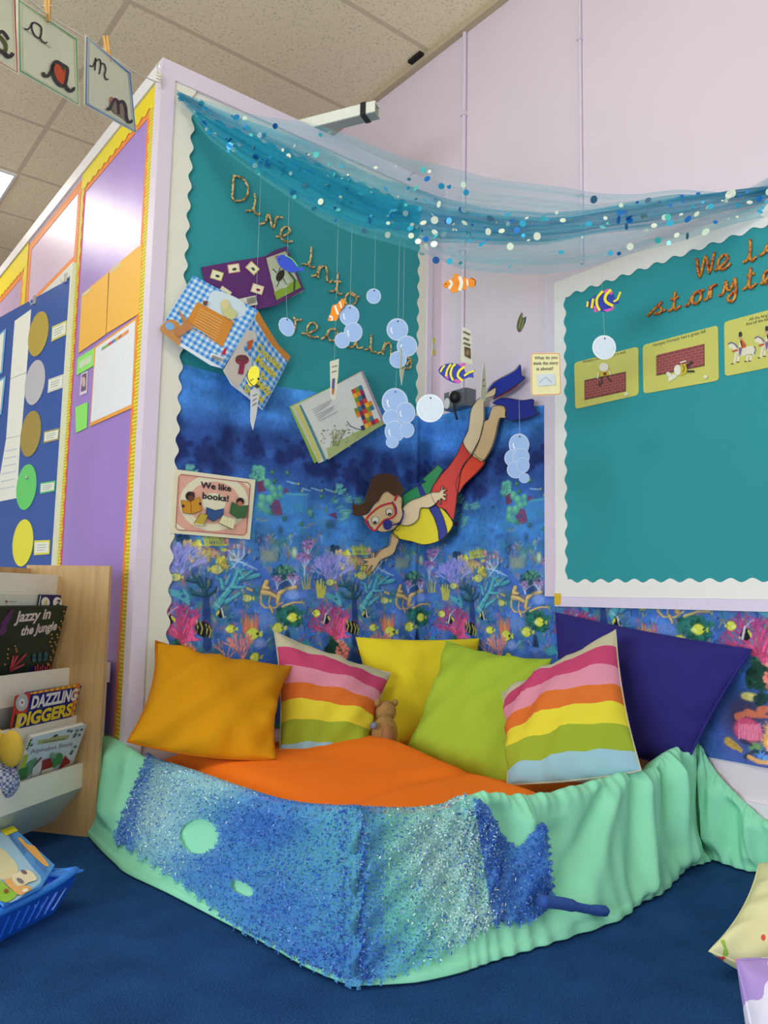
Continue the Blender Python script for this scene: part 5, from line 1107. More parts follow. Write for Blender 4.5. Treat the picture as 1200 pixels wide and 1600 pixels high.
b0 = len(vs); vs += [(vs[k][0], vs[k][1], 0.002) for k in per]
for k in range(len(per)): fs.append((per[(k+1) % len(per)], per[k], b0+k, b0+(k+1) % len(per)))
ORF = C(255, 124, 26, 0.88, 0.05, 20, 0.22, 4, bdist=0.05, spec=0.2)
mb.add(vs, fs, ORF); tag(mb.build('floor_cushion', smooth=True), 'big squashy orange floor cushion filling the reading corner', 'cushion')

RIM = [(140, 1146, 0), (176, 1152, 0), (206, 1171, 0), (240, 1189, 0), (300, 1209, 0), (370, 1234, 0), (440, 1256, 0), (500, 1265, 0), (552, 1267, 0), (561, 1268, 1), (640, 1270, 1), (700, 1262, 1), (725, 1248, 1), (755, 1236, 1), (800, 1240, 1), (850, 1238, 1), (920, 1221, 1), (975, 1206, 1), (1015, 1200, 1), (1032, 1182, 1), (1055, 1168, 1), (1078, 1170, 1), (1091, 1160, 1), (1118, 1205, 2), (1155, 1245, 2), (1195, 1280, 2), (1240, 1310, 2)]
BOT = [(140, 1300), (160, 1322), (180, 1342), (205, 1364), (272, 1396), (350, 1436), (425, 1475), (490, 1512), (549, 1541), (562, 1542), (640, 1534), (705, 1520), (735, 1510), (770, 1498), (820, 1483), (880, 1464), (960, 1436), (990, 1412), (1025, 1396), (1050, 1372), (1066, 1356), (1090, 1350), (1112, 1343), (1140, 1352), (1180, 1363), (1225, 1358), (1280, 1352)]
R3 = []; B3 = []
for i, (x, y, k) in enumerate(RIM):
    if k == 0:
        p = on(x, y, 0, XF-0.028 if x < 210 else XF)
    elif k == 1: p = on(x, y, 1, YF)
    else: p = on(x, y, 0, 2.066)
    R3.append(p); q = on(BOT[i][0], BOT[i][1], 2, 0.0); B3.append(q)
KSUB = 14
rs = [Vector(p) for p in smooth_path(R3, KSUB)]; bs = [Vector(p) for p in smooth_path(B3, KSUB)]
for p in bs: p.x = min(p.x, 2.07)
NC = len(rs); NT = 30
# folds: (column of the photo rim, half width in columns, amplitude, slant in columns, start, end)
def colx(px_): 
    for i in range(len(RIM)-1):
        if RIM[i][0] <= px_ <= RIM[i+1][0]: return (i+(px_-RIM[i][0])/(RIM[i+1][0]-RIM[i][0]))*KSUB
    return NC-1
FOLD = [(colx(x), w, a, sl, t0, t1) for x, w, a, sl, t0, t1 in ((186, 6, 0.026, 3, 0.03, 0.8), (214, 5, 0.014, -3, 0.05, 0.7), (770, 7, -0.022, 12, 0.0, 0.5), (800, 6, 0.024, 14, 0.05, 0.7), (870, 5, -0.014, -8, 0.2, 0.9), (945, 4, -0.03, -26, 0.0, 0.92), (952, 5, 0.028, -22, 0.03, 0.95), (985, 4, -0.022, -5, 0.0, 0.9), (994, 5, 0.03, -3, 0.0, 1.0), (1026, 5, -0.03, 4, 0.0, 0.9), (1040, 7, 0.038, 8, 0.02, 1.0), (1062, 6, -0.02, 5, 0.0, 0.8), (1083, 4, -0.03, 4, 0.0, 1.0), (1092, 5, 0.03, 5, 0.1, 0.9), (1120, 5, 0.02, -6, 0.1, 0.9), (1150, 6, -0.02, -10, 0.1, 0.9), (1180, 5, 0.018, -8, 0.1, 0.9), (640, 6, -0.010, 30, 0.05, 0.7), (665, 4, 0.008, 22, 0.05, 0.8), (500, 5, -0.007, -30, 0.1, 0.8))]
outs = []
for i in range(NC):
    a, b_ = rs[max(i-2, 0)], rs[min(i+2, NC-1)]; t_ = Vector((b_.x-a.x, b_.y-a.y, 0)); n_ = Vector((t_.y, -t_.x, 0))
    n_ = n_.normalized() if n_.length > 1e-6 else Vector((-1, 0, 0))
    if n_.dot(Vector((-0.6, -0.8, 0))) < 0: n_ = -n_
    outs.append(n_)
for _ in range(6): outs = [(outs[max(i-1, 0)]+outs[i]*2+outs[min(i+1, NC-1)]).normalized() for i in range(NC)]
def cloth(i, t, lift=0.0):
    """point of the draped cloth: column i, t = 0 at the rim ... 1 on the floor, below 0 over the rim"""
    i0 = int(min(max(i, 0), NC-1)); i1 = min(i0+1, NC-1); f = i-i0
    R_ = rs[i0].lerp(rs[i1], f); B_ = bs[i0].lerp(bs[i1], f); n_ = outs[i0]
    if t < 0: return R_+n_*(0.012+t*0.45)+Vector((0, 0, 0.010+0.002*min(1, -t*12)-0.25*max(0, -t-0.03)))
    h = t**1.9*0.75+0.25*t; x = R_.x+(B_.x-R_.x)*h; y = R_.y+(B_.y-R_.y)*h
    z = R_.z*(1-t)**1.0
    if t > 0.9: z += 0.0
    rd = 0.018*math.sin(min(t/0.08, 1)*math.pi/2)
    d = rd+lift
    for c, w, a, sl, t0, t1 in FOLD:
        cc = c+sl*t; q = (i-cc)/(w*(0.6+0.9*t))
        if abs(q) < 3: d += a*math.exp(-q*q)*max(0, min(1, (t-t0)/0.12))*max(0.0, min(1, (t1-t)/0.12+0.0))
    lf = min(1, max(0, (i-colx(700))/40)); d += (0.0015+0.0035*lf)*math.sin(i*0.35+t*4)*math.sin(math.pi*t)+0.003*lf*math.sin(i*0.9+2)*t
    d = lift+(d-lift)*min(1.0, 0.2+abs(i-colx(556.5))/26)
    p = Vector((x, y, max(z, 0.004)))+n_*d
    if t > 0.93: p.z = max(0.004, p.z)+0.010*math.sin((t-0.93)/0.07*math.pi)
    p.x = min(p.x, XW-0.018+0.0)
    if lift: p += Vector((0, 0, lift*0.5*(1-t)))
    return p
mb = MB(); vs = []; fs = []; NI = 5
for i in range(NC):
    n_ = outs[i]; R_ = rs[i]
    inn = [R_-n_*(0.085)+Vector((0, 0, -0.095)), R_-n_*(0.06)+Vector((0, 0, -0.05)), R_-n_*0.035+Vector((0, 0, -0.022)), R_-n_*0.014+Vector((0, 0, -0.005)), R_+Vector((0, 0, 0.0))]
    if i >= colx(1093): inn = [R_+n_*0.002+Vector((0.004, 0, -0.004+0.001*k)) for k in range(NI)]
    lf = 0.3+0.7*min(1, max(0, (i-colx(700))/40)); wob = lf*(0.004*math.sin(i*0.7)+0.003*math.sin(i*1.9+1))
    for k, p in enumerate(inn): vs.append(p+Vector((0, 0, wob*(k/4)))+n_*wob)
    for k in range(1, NT+1):
        p = cloth(i, k/NT); vs.append(p+(Vector((0, 0, wob))+n_*wob)*max(0, 1-k/6))
M_ = NI+NT
for p in vs: p.x = min(p.x, XW-0.014)
for i in range(NC-1):
    for k in range(M_-1): fs.append((i*M_+k, i*M_+k+1, (i+1)*M_+k+1, (i+1)*M_+k))
MINT = C(146, 226, 188, 0.85, 0.05, 12, 0.2, 700)
mb.add(vs, fs, MINT); o = mb.build('draped_cloth', smooth=True); tag(o, 'mint green cloth draped over the rim of the reading corner to the floor', 'cloth')
sd_ = o.modifiers.new('weave', 'SOLIDIFY'); sd_.thickness = 0.002; sd_.offset = -1
ss = o.modifiers.new('soft', 'SUBSURF'); ss.levels = 1; ss.render_levels = 1

# --- knitted net: colour zones by place on the cloth
def zone(x, y):
    w = 0.0; b_ = 0.35; a = 0.6
    g = lambda cx, cy, sx, sy: math.exp(-((x-cx)/sx)**2-((y-cy)/sy)**2)
    white = 1.0*g(245, 1265, 55, 75)+0.6*g(330, 1225, 60, 25)+0.9*g(690, 1330, 60, 70)+0.7*g(740, 1440, 50, 50)
    blue = (0.22 if x < 600 else 0.0)+1.2*max(0, 1-abs((x-205)-(1260-y)*0.22)/26)+1.0*g(405, 1290, 60, 34)+0.5*g(330, 1360, 70, 45)+0.55*g(430, 1420, 90, 50)+0.9*g(480, 1490, 50, 20)+0.4*g(570, 1500, 60, 40)+(1.5 if x > 742+(y-1265)*0.16 else 0)+0.7*g(440, 1245, 60, 14)
    return white, blue
def net_in(x, y):
    lo = np.interp(x, [150, 176, 205, 282, 373, 482, 548, 600, 690, 735, 780, 830, 860], [1290, 1312, 1330, 1380, 1452, 1508, 1541, 1532, 1498, 1468, 1442, 1446, 1420])
    if y > lo+5*math.sin(x*0.35)+3*math.sin(x*0.9): return False
    if x < 232-(y-1175)*0.42+2*math.sin(y*0.4)+1.5*math.sin(y*0.83): return False
    top = np.interp(x, [232, 300, 440, 560, 640, 700, 742, 760, 775, 790, 812, 845, 856], [1176, 1204, 1252, 1262, 1262, 1258, 1252, 1262, 1290, 1318, 1330, 1290, 1286])
    if y < top-(13 if x < 735 else 6)+2*math.sin(x*0.5): return False
    rgt = np.interp(y, [1250, 1290, 1330, 1380, 1412, 1440, 1460], [770, 855, 858, 864, 868, 835, 800])
    if x > rgt+3*math.sin(y*0.5): return False
    if ((x-311)/30)**2+((y-1307)/27)**2 < 1: return False
    c, s_ = math.cos(0.5), math.sin(0.5); dx, dy = x-378, y-1388
    if ((dx*c+dy*s_)/19)**2+((-dx*s_+dy*c)/10)**2 < 1: return False
    return True
NU, NV = 620, 110; cA, cB = colx(165), colx(875)
vs = []; 
for i in range(NU):
    for k in range(NV): vs.append(cloth(cA+(cB-cA)*i/(NU-1), -0.16+1.16*k/(NV-1), 0.010+0.003*math.sin(i*0.21+k*0.3)))
fs = []; cols = []
BLUc, AQ, WH = np.array((50, 104, 206)), np.array((104, 200, 206)), np.array((204, 228, 224))
pj = [proj(p) for p in vs]
NETV = []
for i in range(NU-1):
    for k in range(NV-1):
        a = i*NV+k; x = (pj[a][0]+pj[a+NV+1][0])/2; y = (pj[a][1]+pj[a+NV+1][1])/2
        if net_in(x, y): fs.append((a, a+1, a+NV+1, a+NV))
used = sorted(set(v for f in fs for v in f)); mp = {v: q for q, v in enumerate(used)}
me = bpy.data.meshes.new('net'); c0 = np.array([vs[v] for v in used]); cen = c0.mean(0)
nt_ = thing('knitted_net', 'blue, white and aqua fluffy knitted net hung over the mint cloth', 'net', tuple(cen))
me.from_pydata([tuple(p) for p in (c0-cen)], [], [tuple(mp[v] for v in f) for f in fs])
ca = me.color_attributes.new('yarn', 'FLOAT_COLOR', 'POINT'); cd = np.ones((len(used), 4))
for q, v in enumerate(used):
    w_, b_ = zone(*pj[v]); s_ = 0.35+w_+b_; col = (AQ*0.35+WH*w_+BLUc*b_)/s_
    cd[q, :3] = lin(col); cd[q, 3] = min(1, 0.34+0.42*min(1, b_)+0.16*min(1, w_))
ca.data.foreach_set('color', cd.ravel())
m, nt, p = newmat('fluffy_net_yarn'); at = nt.nodes.new('ShaderNodeAttribute'); at.attribute_name = 'yarn'; nt.links.new(at.outputs['Color'], p.inputs['Base Color']); p.inputs['Roughness'].default_value = 0.8
tc = nt.nodes.new('ShaderNodeTexCoord'); vo = nt.nodes.new('ShaderNodeTexVoronoi'); vo.feature = 'DISTANCE_TO_EDGE'; vo.inputs['Scale'].default_value = 170; nt.links.new(tc.outputs['Object'], vo.inputs['Vector'])
no = nt.nodes.new('ShaderNodeTexNoise'); no.inputs['Scale'].default_value = 120; no.inputs['Detail'].default_value = 4; nt.links.new(tc.outputs['Object'], no.inputs['Vector'])
th_ = nt.nodes.new('ShaderNodeMath'); th_.operation = 'MULTIPLY'; th_.inputs[1].default_value = 0.42; nt.links.new(at.outputs['Alpha'], th_.inputs[0])
lt = nt.nodes.new('ShaderNodeMath'); lt.operation = 'LESS_THAN'; nt.links.new(vo.outputs['Distance'], lt.inputs[0]); nt.links.new(th_.outputs[0], lt.inputs[1])
sub = nt.nodes.new('ShaderNodeMath'); sub.operation = 'MULTIPLY_ADD'; sub.inputs[1].default_value = 0.9; sub.inputs[2].default_value = -0.02; nt.links.new(at.outputs['Alpha'], sub.inputs[0])
lt2 = nt.nodes.new('ShaderNodeMath'); lt2.operation = 'LESS_THAN'; nt.links.new(no.outputs['Fac'], lt2.inputs[0]); nt.links.new(sub.outputs[0], lt2.inputs[1])
mxm = nt.nodes.new('ShaderNodeMath'); mxm.operation = 'MAXIMUM'; nt.links.new(lt.outputs[0], mxm.inputs[0]); nt.links.new(lt2.outputs[0], mxm.inputs[1]); veil = nt.nodes.new('ShaderNodeMath'); veil.operation = 'MULTIPLY_ADD'; veil.inputs[1].default_value = 0.62; veil.inputs[2].default_value = 0.20; nt.links.new(mxm.outputs[0], veil.inputs[0]); nt.links.new(veil.outputs[0], p.inputs['Alpha'])
me.materials.append(m); o = bpy.data.objects.new('net', me); COL.objects.link(o); o.parent = nt_
me.polygons.foreach_set('use_smooth', [True]*len(me.polygons))
# tinsel flecks of the yarn
fv = []; ff = []; fc = []
for _ in range(30000):
    f = fs[nrg.integers(len(fs))]; a = f[0]; x, y = pj[a]; w_, b_ = zone(x, y)
    if rng.random() > 0.26+0.5*min(1, b_)+0.30*min(1, w_): continue
    c = Vector(vs[a])+outs[min(int(cA+(cB-cA)*(a//NV)/(NU-1)), NC-1)]*rng.uniform(0.001, 0.006)
    d1 = Vector((rng.gauss(0, 1), rng.gauss(0, 1), rng.gauss(0, 1))).normalized(); d2 = d1.cross(Vector((rng.gauss(0, 1), rng.gauss(0, 1), rng.gauss(0, 1)))).normalized()
    L_ = rng.uniform(0.0013, 0.0032); W2 = rng.uniform(0.0006, 0.0012); b0 = len(fv)
    fv += [c-d1*L_-d2*W2, c+d1*L_-d2*W2, c+d1*L_+d2*W2, c-d1*L_+d2*W2]; ff.append((b0, b0+1, b0+2, b0+3))
    wp = w_/(w_+b_+0.25); col = WH*1.08 if rng.random() < wp*0.9 else (BLUc*rng.uniform(0.7, 1.15) if rng.random() < 0.8 else np.array((120, 160, 235)))
    fc += [lin(np.clip(col, 0, 255))+(1,)]*4
me = bpy.data.meshes.new('tinsel_flecks'); me.from_pydata([tuple(np.array(p)-cen) for p in fv], [], ff)
ca = me.color_attributes.new('yarn', 'FLOAT_COLOR', 'POINT'); ca.data.foreach_set('color', np.array(fc).ravel())
m, nt, p = newmat('tinsel_yarn'); at = nt.nodes.new('ShaderNodeAttribute'); at.attribute_name = 'yarn'; nt.links.new(at.outputs['Color'], p.inputs['Base Color']); p.inputs['Roughness'].default_value = 0.4
me.materials.append(m); o = bpy.data.objects.new('tinsel_flecks', me); COL.objects.link(o); o.parent = nt_; o['kind'] = 'stuff'
# loose tail of the net
tp = [cloth(colx(868), 0.62, 0.012), cloth(colx(885), 0.74, 0.012), cloth(colx(905), 0.84, 0.014), cloth(colx(935), 0.89, 0.014)]
pt = [on(x, y, 1, 1.055) for x, y in ((845, 1408), (880, 1412), (915, 1420), (950, 1424))]
pt = [Vector((q.x, q.y, max(q.z, 0.012))) for q in pt]
MB().tube(smooth_path(pt, 5), [0.012]*8+[0.009]*4+[0.011]*3+[0.005], C(50, 90, 170, 0.9, 0.4, 200, 0.8, 260), 8).build('tail', nt_, True)

# ================================================================== CUSHIONS
def pillow(name, label, cs, thick, mat, group=None, pipe=None, sag=0.05, dent=0.0, n=26, seed=0, sagb=None, puff=0.42):
    """cs = top-left, top-right, bottom-right, bottom-left corners; plump body with pinched corners"""
    a, b_, c, d = [Vector(q) for q in cs]; nn = ((b_-a).cross(d-a)).normalized()
    if nn.dot(EYE-a) < 0: nn = -nn
    r_ = random.Random(seed); ph = [r_.uniform(0, 6) for _ in range(8)]
    cen = (a+b_+c+d)/4
    def P(u, v, side):
        s_, t_ = (u+1)/2, (v+1)/2
        p = (a*(1-s_)+b_*s_)*(1-t_)+(d*(1-s_)+c*s_)*t_
        pu = 1-sag*(1-u*u)*abs(v)**3; pv = 1-sag*(1-v*v)*abs(u)**3
        if sagb is not None and v > 0: pu = 1-sagb*(1-u*u)*abs(v)**3
        ctr_v = ((a+b_)/2)*(1-t_)+((d+c)/2)*t_; ctr_h = ((a+d)/2)*(1-s_)+((b_+c)/2)*s_
        p = p+(ctr_v-p)*(1-pv)+(ctr_h-p)*(1-pu)
        e = max(0, (1-u*u))*max(0, (1-v*v)); h = thick*0.5*(e**puff)
        wr = 0.075*thick*(math.sin(6*u+ph[0]+3*v)*math.sin(5*v+ph[1])+0.6*math.sin(11*u+7*v+ph[2]))*(e**0.3)
        wr += -dent*thick*math.exp(-((u-0.1)/0.25)**2-((v+0.15)/0.5)**2)
        crease = 0.10*thick*math.sin(14*math.atan2(v, u)+ph[3])*(max(abs(u), abs(v))**4)*(e**0.25)
        return p+nn*side*(h+(wr+crease if side > 0 else 0))
    me = bpy.data.meshes.new(name); V = []; F = []; UV = []
    idx = {}
    for side in (1, -1):
        for j in range(n+1):
            for i in range(n+1):
                edge = i in (0, n) or j in (0, n)
                if side == -1 and edge: idx[(side, i, j)] = idx[(1, i, j)]; continue
                u = math.sin((i/n*2-1)*math.pi/2); v = math.sin((j/n*2-1)*math.pi/2)
                idx[(side, i, j)] = len(V); V.append(P(u, v, side)); UV.append(((u+1)/2, (v+1)/2))
    for side in (1, -1):
        for j in range(n):
            for i in range(n):
                q = [idx[(side, i, j)], idx[(side, i, j+1)], idx[(side, i+1, j+1)], idx[(side, i+1, j)]]; F.append(q if side > 0 else q[::-1])
    arr = np.array([tuple(p) for p in V]); base = np.array([cen.x, cen.y, arr[:, 2].min()])
    me.from_pydata([tuple(p) for p in arr-base], [], F); ul = me.uv_layers.new(name='UVMap')
    for l in me.loops: ul.data[l.index].uv = UV[l.vertex_index]
    me.polygons.foreach_set('use_smooth', [True]*len(me.polygons)); me.materials.append(mat)
    t = thing(name, label, 'cushion', tuple(base), group); o = bpy.data.objects.new('cover', me); COL.objects.link(o); o.parent = t
    ed = []
    for s_ in range(60): 
        q = s_/60*4; k = int(q); f = q-k; u, v = [(-1+2*f, -1), (1, -1+2*f), (1-2*f, 1), (-1, 1-2*f)][k]; ed.append(P(u, v, 1))
    MB().tube(ed, 0.0042 if pipe else 0.0022, pipe or mat, 6, closed=True).build('piping' if pipe else 'seam', t, True)
    return t
def zfl(x, y, z): return on(x, y, 2, z)
def yp(x, y, Y): return on(x, y, 1, Y)
def xp(x, y, X): return on(x, y, 0, X)
STR, _nt, _p = newmat('striped_cotton'); _uv = _nt.nodes.new('ShaderNodeUVMap'); _sp = _nt.nodes.new('ShaderNodeSeparateXYZ'); _nt.links.new(_uv.outputs[0], _sp.inputs[0])
_r = _nt.nodes.new('ShaderNodeValToRGB'); _r.color_ramp.interpolation = 'CONSTANT'
SC = [(0.0, (196, 188, 160)), (0.13, (196, 70, 112)), (0.29, (218, 142, 164)), (0.43, (214, 112, 46)), (0.57, (222, 208, 58)), (0.72, (152, 170, 48)), (0.88, (150, 190, 206))]
while len(_r.color_ramp.elements) < len(SC): _r.color_ramp.elements.new(0.5)
for e_, (ps, cc) in zip(_r.color_ramp.elements, SC): e_.position = ps; e_.color = lin(cc)+(1,)
_nt.links.new(_sp.outputs['Y'], _r.inputs[0]); _nt.links.new(_r.outputs[0], _p.inputs['Base Color']); _p.inputs['Roughness'].default_value = 0.85; _p.inputs['Specular IOR Level'].default_value = 0.2
_tc = _nt.nodes.new('ShaderNodeTexCoord'); _n = _nt.nodes.new('ShaderNodeTexNoise'); _n.inputs['Scale'].default_value = 5.5; _n.inputs['Detail'].default_value = 3; _b = _nt.nodes.new('ShaderNodeBump'); _b.inputs['Strength'].default_value = 0.35; _b.inputs['Distance'].default_value = 0.03
_nt.links.new(_tc.outputs['Object'], _n.inputs['Vector']); _nt.links.new(_n.outputs['Fac'], _b.inputs['Height']); _nt.links.new(_b.outputs[0], _p.inputs['Normal'])
FABB = dict(rough=0.88, var=0.07, scale=14, bump=0.35, bscale=5.5, bdist=0.03, spec=0.2)
pillow('cushion', 'large dark navy cushion leaning on the long wall under the storytelling board', [xp(868, 958, 2.02), xp(1174, 1016, 2.035), xp(1066, 1205, 2.00), xp(872, 1150, 1.90)], 0.10, C(46, 42, 118, **FABB), None, C(50, 46, 128, **FABB), 0.04, 0, 26, 1)
pillow('cushion', 'yellow cushion standing in the wall corner behind the lime one', [yp(556, 996, 2.23), xp(748, 998, 2.055), xp(738, 1160, 1.985), yp(590, 1168, 2.09)], 0.09, C(228, 206, 44, **FABB), None, None, 0.05, 0.25, 26, 2)
pillow('cushion', 'pink, orange and green striped cushion between the mustard and yellow ones', [yp(428, 986, 2.21), yp(611, 1052, 2.07), yp(572, 1186, 1.93), yp(436, 1192, 1.99)], 0.12, STR, 'striped cushions in the reading corner', None, 0.08, 0, 26, 3, -0.03, 0.5)
pillow('cushion', 'large mustard cushion with seamed edge by the partition corner post', [yp(243, 1002, 2.20), yp(455, 1042, 2.09), yp(430, 1186, 1.86), yp(200, 1158, 2.06)], 0.17, C(200, 138, 8, **FABB), None, C(184, 104, 8, **FABB), 0.13, 0, 26, 4, -0.10, 0.5)
pillow('cushion', 'plain lime green cushion leaning between the yellow and striped ones', [xp(697, 1000, 1.88), xp(861, 1030, 1.955), xp(806, 1236, 1.74), xp(638, 1164, 1.66)], 0.13, C(164, 190, 56, **FABB), None, None, 0.11, 0, 26, 5, -0.06, 0.5)
pillow('cushion', 'striped cushion in front of the navy one, its beige corner sticking up', [xp(784, 1083, 1.76), xp(962, 984, 1.89), xp(1002, 1204, 1.75), xp(792, 1226, 1.58)], 0.14, STR, 'striped cushions in the reading corner', None, 0.07, 0, 26, 6, -0.04, 0.5)
# soft toy peeping out
ty = thing('soft_toy', 'tan furry soft toy peeping out between the striped and yellow cushions', 'soft toy', yp(598, 1160, 1.90))
FU2 = C(160, 122, 70, 0.95, 0.3, 70, 0.9, 180)
MB().ball(yp(601, 1146, 1.93), (0.045, 0.03, 0.055), FU2, 22, 16).build('body', ty, True); MB().ball(yp(603, 1112, 1.965), (0.036, 0.026, 0.034), FU2, 20, 14).build('head', ty, True); MB().ball(yp(606, 1150, 1.90), (0.022, 0.014, 0.032), C(150, 104, 66, 0.9, 0.2, 60), 16, 10).build('paw', ty, True)
for dx in (-13, 14): MB().ball(yp(603+dx, 1098, 1.965), (0.011, 0.009, 0.012), FU2, 12, 8).build('ear', ty, True)
MB().ball(yp(584, 1134, 1.91), (0.012, 0.012, 0.012), C(110, 112, 140, 0.6), 12, 8).build('ribbon', ty, True)
# floor cushions by the viewer
FLW, _nt, _p = newmat('flower_print_cotton'); _tc = _nt.nodes.new('ShaderNodeTexCoord')
def blobs(sc, off, th0, colr, prev):
    v = _nt.nodes.new('ShaderNodeTexNoise'); v.inputs['Scale'].default_value = sc; v.inputs['Detail'].default_value = 1.0; mp_ = _nt.nodes.new('ShaderNodeMapping'); mp_.inputs['Location'].default_value = off
    _nt.links.new(_tc.outputs['Object'], mp_.inputs[0]); _nt.links.new(mp_.outputs[0], v.inputs['Vector']); g = _nt.nodes.new('ShaderNodeMath'); g.operation = 'GREATER_THAN'; g.inputs[1].default_value = th0; _nt.links.new(v.outputs['Fac'], g.inputs[0])
    x = _nt.nodes.new('ShaderNodeMix'); x.data_type = 'RGBA'; _nt.links.new(g.outputs[0], x.inputs[0])
    if isinstance(prev, tuple): x.inputs[6].default_value = prev
    else: _nt.links.new(prev, x.inputs[6])
    x.inputs[7].default_value = lin(colr)+(1,); return x.outputs[2]
s_ = blobs(7, (0, 0, 0), 0.60, (240, 214, 100), lin((226, 222, 170))+(1,)); s_ = blobs(12, (3, 1, 2), 0.66, (100, 140, 200), s_); s_ = blobs(18, (7, 5, 1), 0.68, (150, 190, 70), s_); s_ = blobs(20, (2, 9, 4), 0.70, (220, 80, 70), s_)
_nt.links.new(s_, _p.inputs['Base Color']); _p.inputs['Roughness'].default_value = 0.85
PKW, _nt, _p = newmat('pink_lilac_print_cotton'); _tc = _nt.nodes.new('ShaderNodeTexCoord')
s_ = blobs(6, (1, 2, 0), 0.52, (226, 120, 180), lin((176, 146, 214))+(1,)); s_ = blobs(13, (5, 2, 2), 0.62, (228, 222, 240), s_); s_ = blobs(18, (8, 1, 1), 0.68, (236, 130, 110), s_)
_nt.links.new(s_, _p.inputs['Base Color']); _p.inputs['Roughness'].default_value = 0.85
pillow('floor_cushion', 'pale yellow floor cushion printed with flowers, cut by the picture edge', [at_depth(1186, 1350, 1.62), at_depth(1420, 1360, 1.66), at_depth(1390, 1640, 1.36), at_depth(1108, 1486, 1.42)], 0.15, FLW, None, None, 0.10, 0, 26, 8)
pillow('floor_cushion', 'pink and lilac printed floor cushion in front of the flowery one', [at_depth(1150, 1500, 1.28), at_depth(1400, 1470, 1.34), at_depth(1400, 1760, 1.18), at_depth(1190, 1740, 1.14)], 0.14, PKW, None, None, 0.05, 0, 26, 9)
# ================================================================== TULLE SWAG AND HANGING MOBILES
TA = Vector((0.949, YB-0.03, 0)); TB = Vector((XW-0.02, 0.953, 0)); te = (TB-TA).normalized(); tn = Vector((te.y, -te.x, 0))
if tn.dot(EYE-TA) < 0: tn = -tn
SWAG = Plane(TA, te, (0, 0, 1), tn)
TOPL = [(283, 150), (330, 165), (382, 182), (480, 202), (560, 226), (640, 258), (690, 270), (760, 284), (850, 296), (930, 303), (1000, 303), (1060, 296), (1110, 295), (1160, 296), (1215, 268), (1345, 258)]
BOTL = [(287, 166), (330, 222), (380, 262), (430, 300), (500, 345), (560, 374), (620, 390), (667, 402), (720, 424), (780, 432), (850, 431), (930, 416), (1000, 394), (1060, 376), (1120, 358), (1215, 334), (1345, 300)]
C1T = [(290, 156), (350, 182), (480, 232), (600, 290), (690, 318), (780, 334), (850, 338), (930, 326), (1000, 314), (1060, 302), (1120, 300), (1215, 290), (1345, 270)]
C1B = [(290, 166), (335, 218), (385, 258), (435, 296), (505, 338), (565, 362), (625, 376), (690, 384), (780, 388), (850, 384), (930, 370), (1000, 360), (1060, 350), (1120, 336), (1215, 312), (1345, 284)]
C2T = [(286, 153), (350, 190), (480, 252), (600, 318), (690, 330), (800, 346), (900, 340), (1000, 324), (1060, 306), (1120, 304), (1215, 292), (1345, 272)]
C2B = [(292, 164), (345, 212), (400, 250), (500, 310), (600, 362), (690, 372), (800, 376), (900, 368), (1000, 350), (1060, 338), (1120, 322), (1215, 300), (1345, 282)]
def interp_x(L, x): return float(np.interp(x, [p[0] for p in L], [p[1] for p in L]))
def tulle_mat(name, col, dens):
    m = bpy.data.materials.new(name); m.use_nodes = True; nt = m.node_tree; nt.nodes.clear()
    o = nt.nodes.new('ShaderNodeOutputMaterial'); mx = nt.nodes.new('ShaderNodeMixShader'); tr = nt.nodes.new('ShaderNodeBsdfTransparent'); ad = nt.nodes.new('ShaderNodeMixShader')
    df = nt.nodes.new('ShaderNodeBsdfDiffuse'); tl = nt.nodes.new('ShaderNodeBsdfTranslucent'); ad.inputs[0].default_value = 0.45
    for n in (df, tl): n.inputs[0].default_value = lin(col)+(1,)
    nt.links.new(df.outputs[0], ad.inputs[1]); nt.links.new(tl.outputs[0], ad.inputs[2])
    uv = nt.nodes.new('ShaderNodeUVMap'); mp_ = nt.nodes.new('ShaderNodeMapping'); mp_.inputs['Scale'].default_value = (2.0, 13, 1); nz = nt.nodes.new('ShaderNodeTexNoise'); nz.inputs['Scale'].default_value = 1.0; nz.inputs['Detail'].default_value = 4; nz.inputs['Distortion'].default_value = 0.4
    nt.links.new(uv.outputs[0], mp_.inputs[0]); nt.links.new(mp_.outputs[0], nz.inputs['Vector']); mr = nt.nodes.new('ShaderNodeMapRange'); mr.inputs['From Min'].default_value = 0.35; mr.inputs['From Max'].default_value = 0.68; mr.inputs['To Min'].default_value = dens[0]; mr.inputs['To Max'].default_value = dens[1]
    nt.links.new(nz.outputs['Fac'], mr.inputs['Value']); nt.links.new(mr.outputs[0], mx.inputs[0]); nt.links.new(tr.outputs[0], mx.inputs[1]); nt.links.new(ad.outputs[0], mx.inputs[2]); nt.links.new(mx.outputs[0], o.inputs[0]); return m
tul = thing('tulle_swag', 'sheer turquoise tulle strewn with sequins, swagged across the reading corner', 'tulle', SWAG.pt(0.75, 1.75, 0))
def tdepth(fx, fy, k): return 0.012+0.018*math.sin(fx*5+k)+0.006*math.sin(fx*37+fy*9+k*2)+0.010*math.sin(fy*14+fx*6+k)+0.02*k*math.sin(math.pi*min(max(fx, 0), 1))
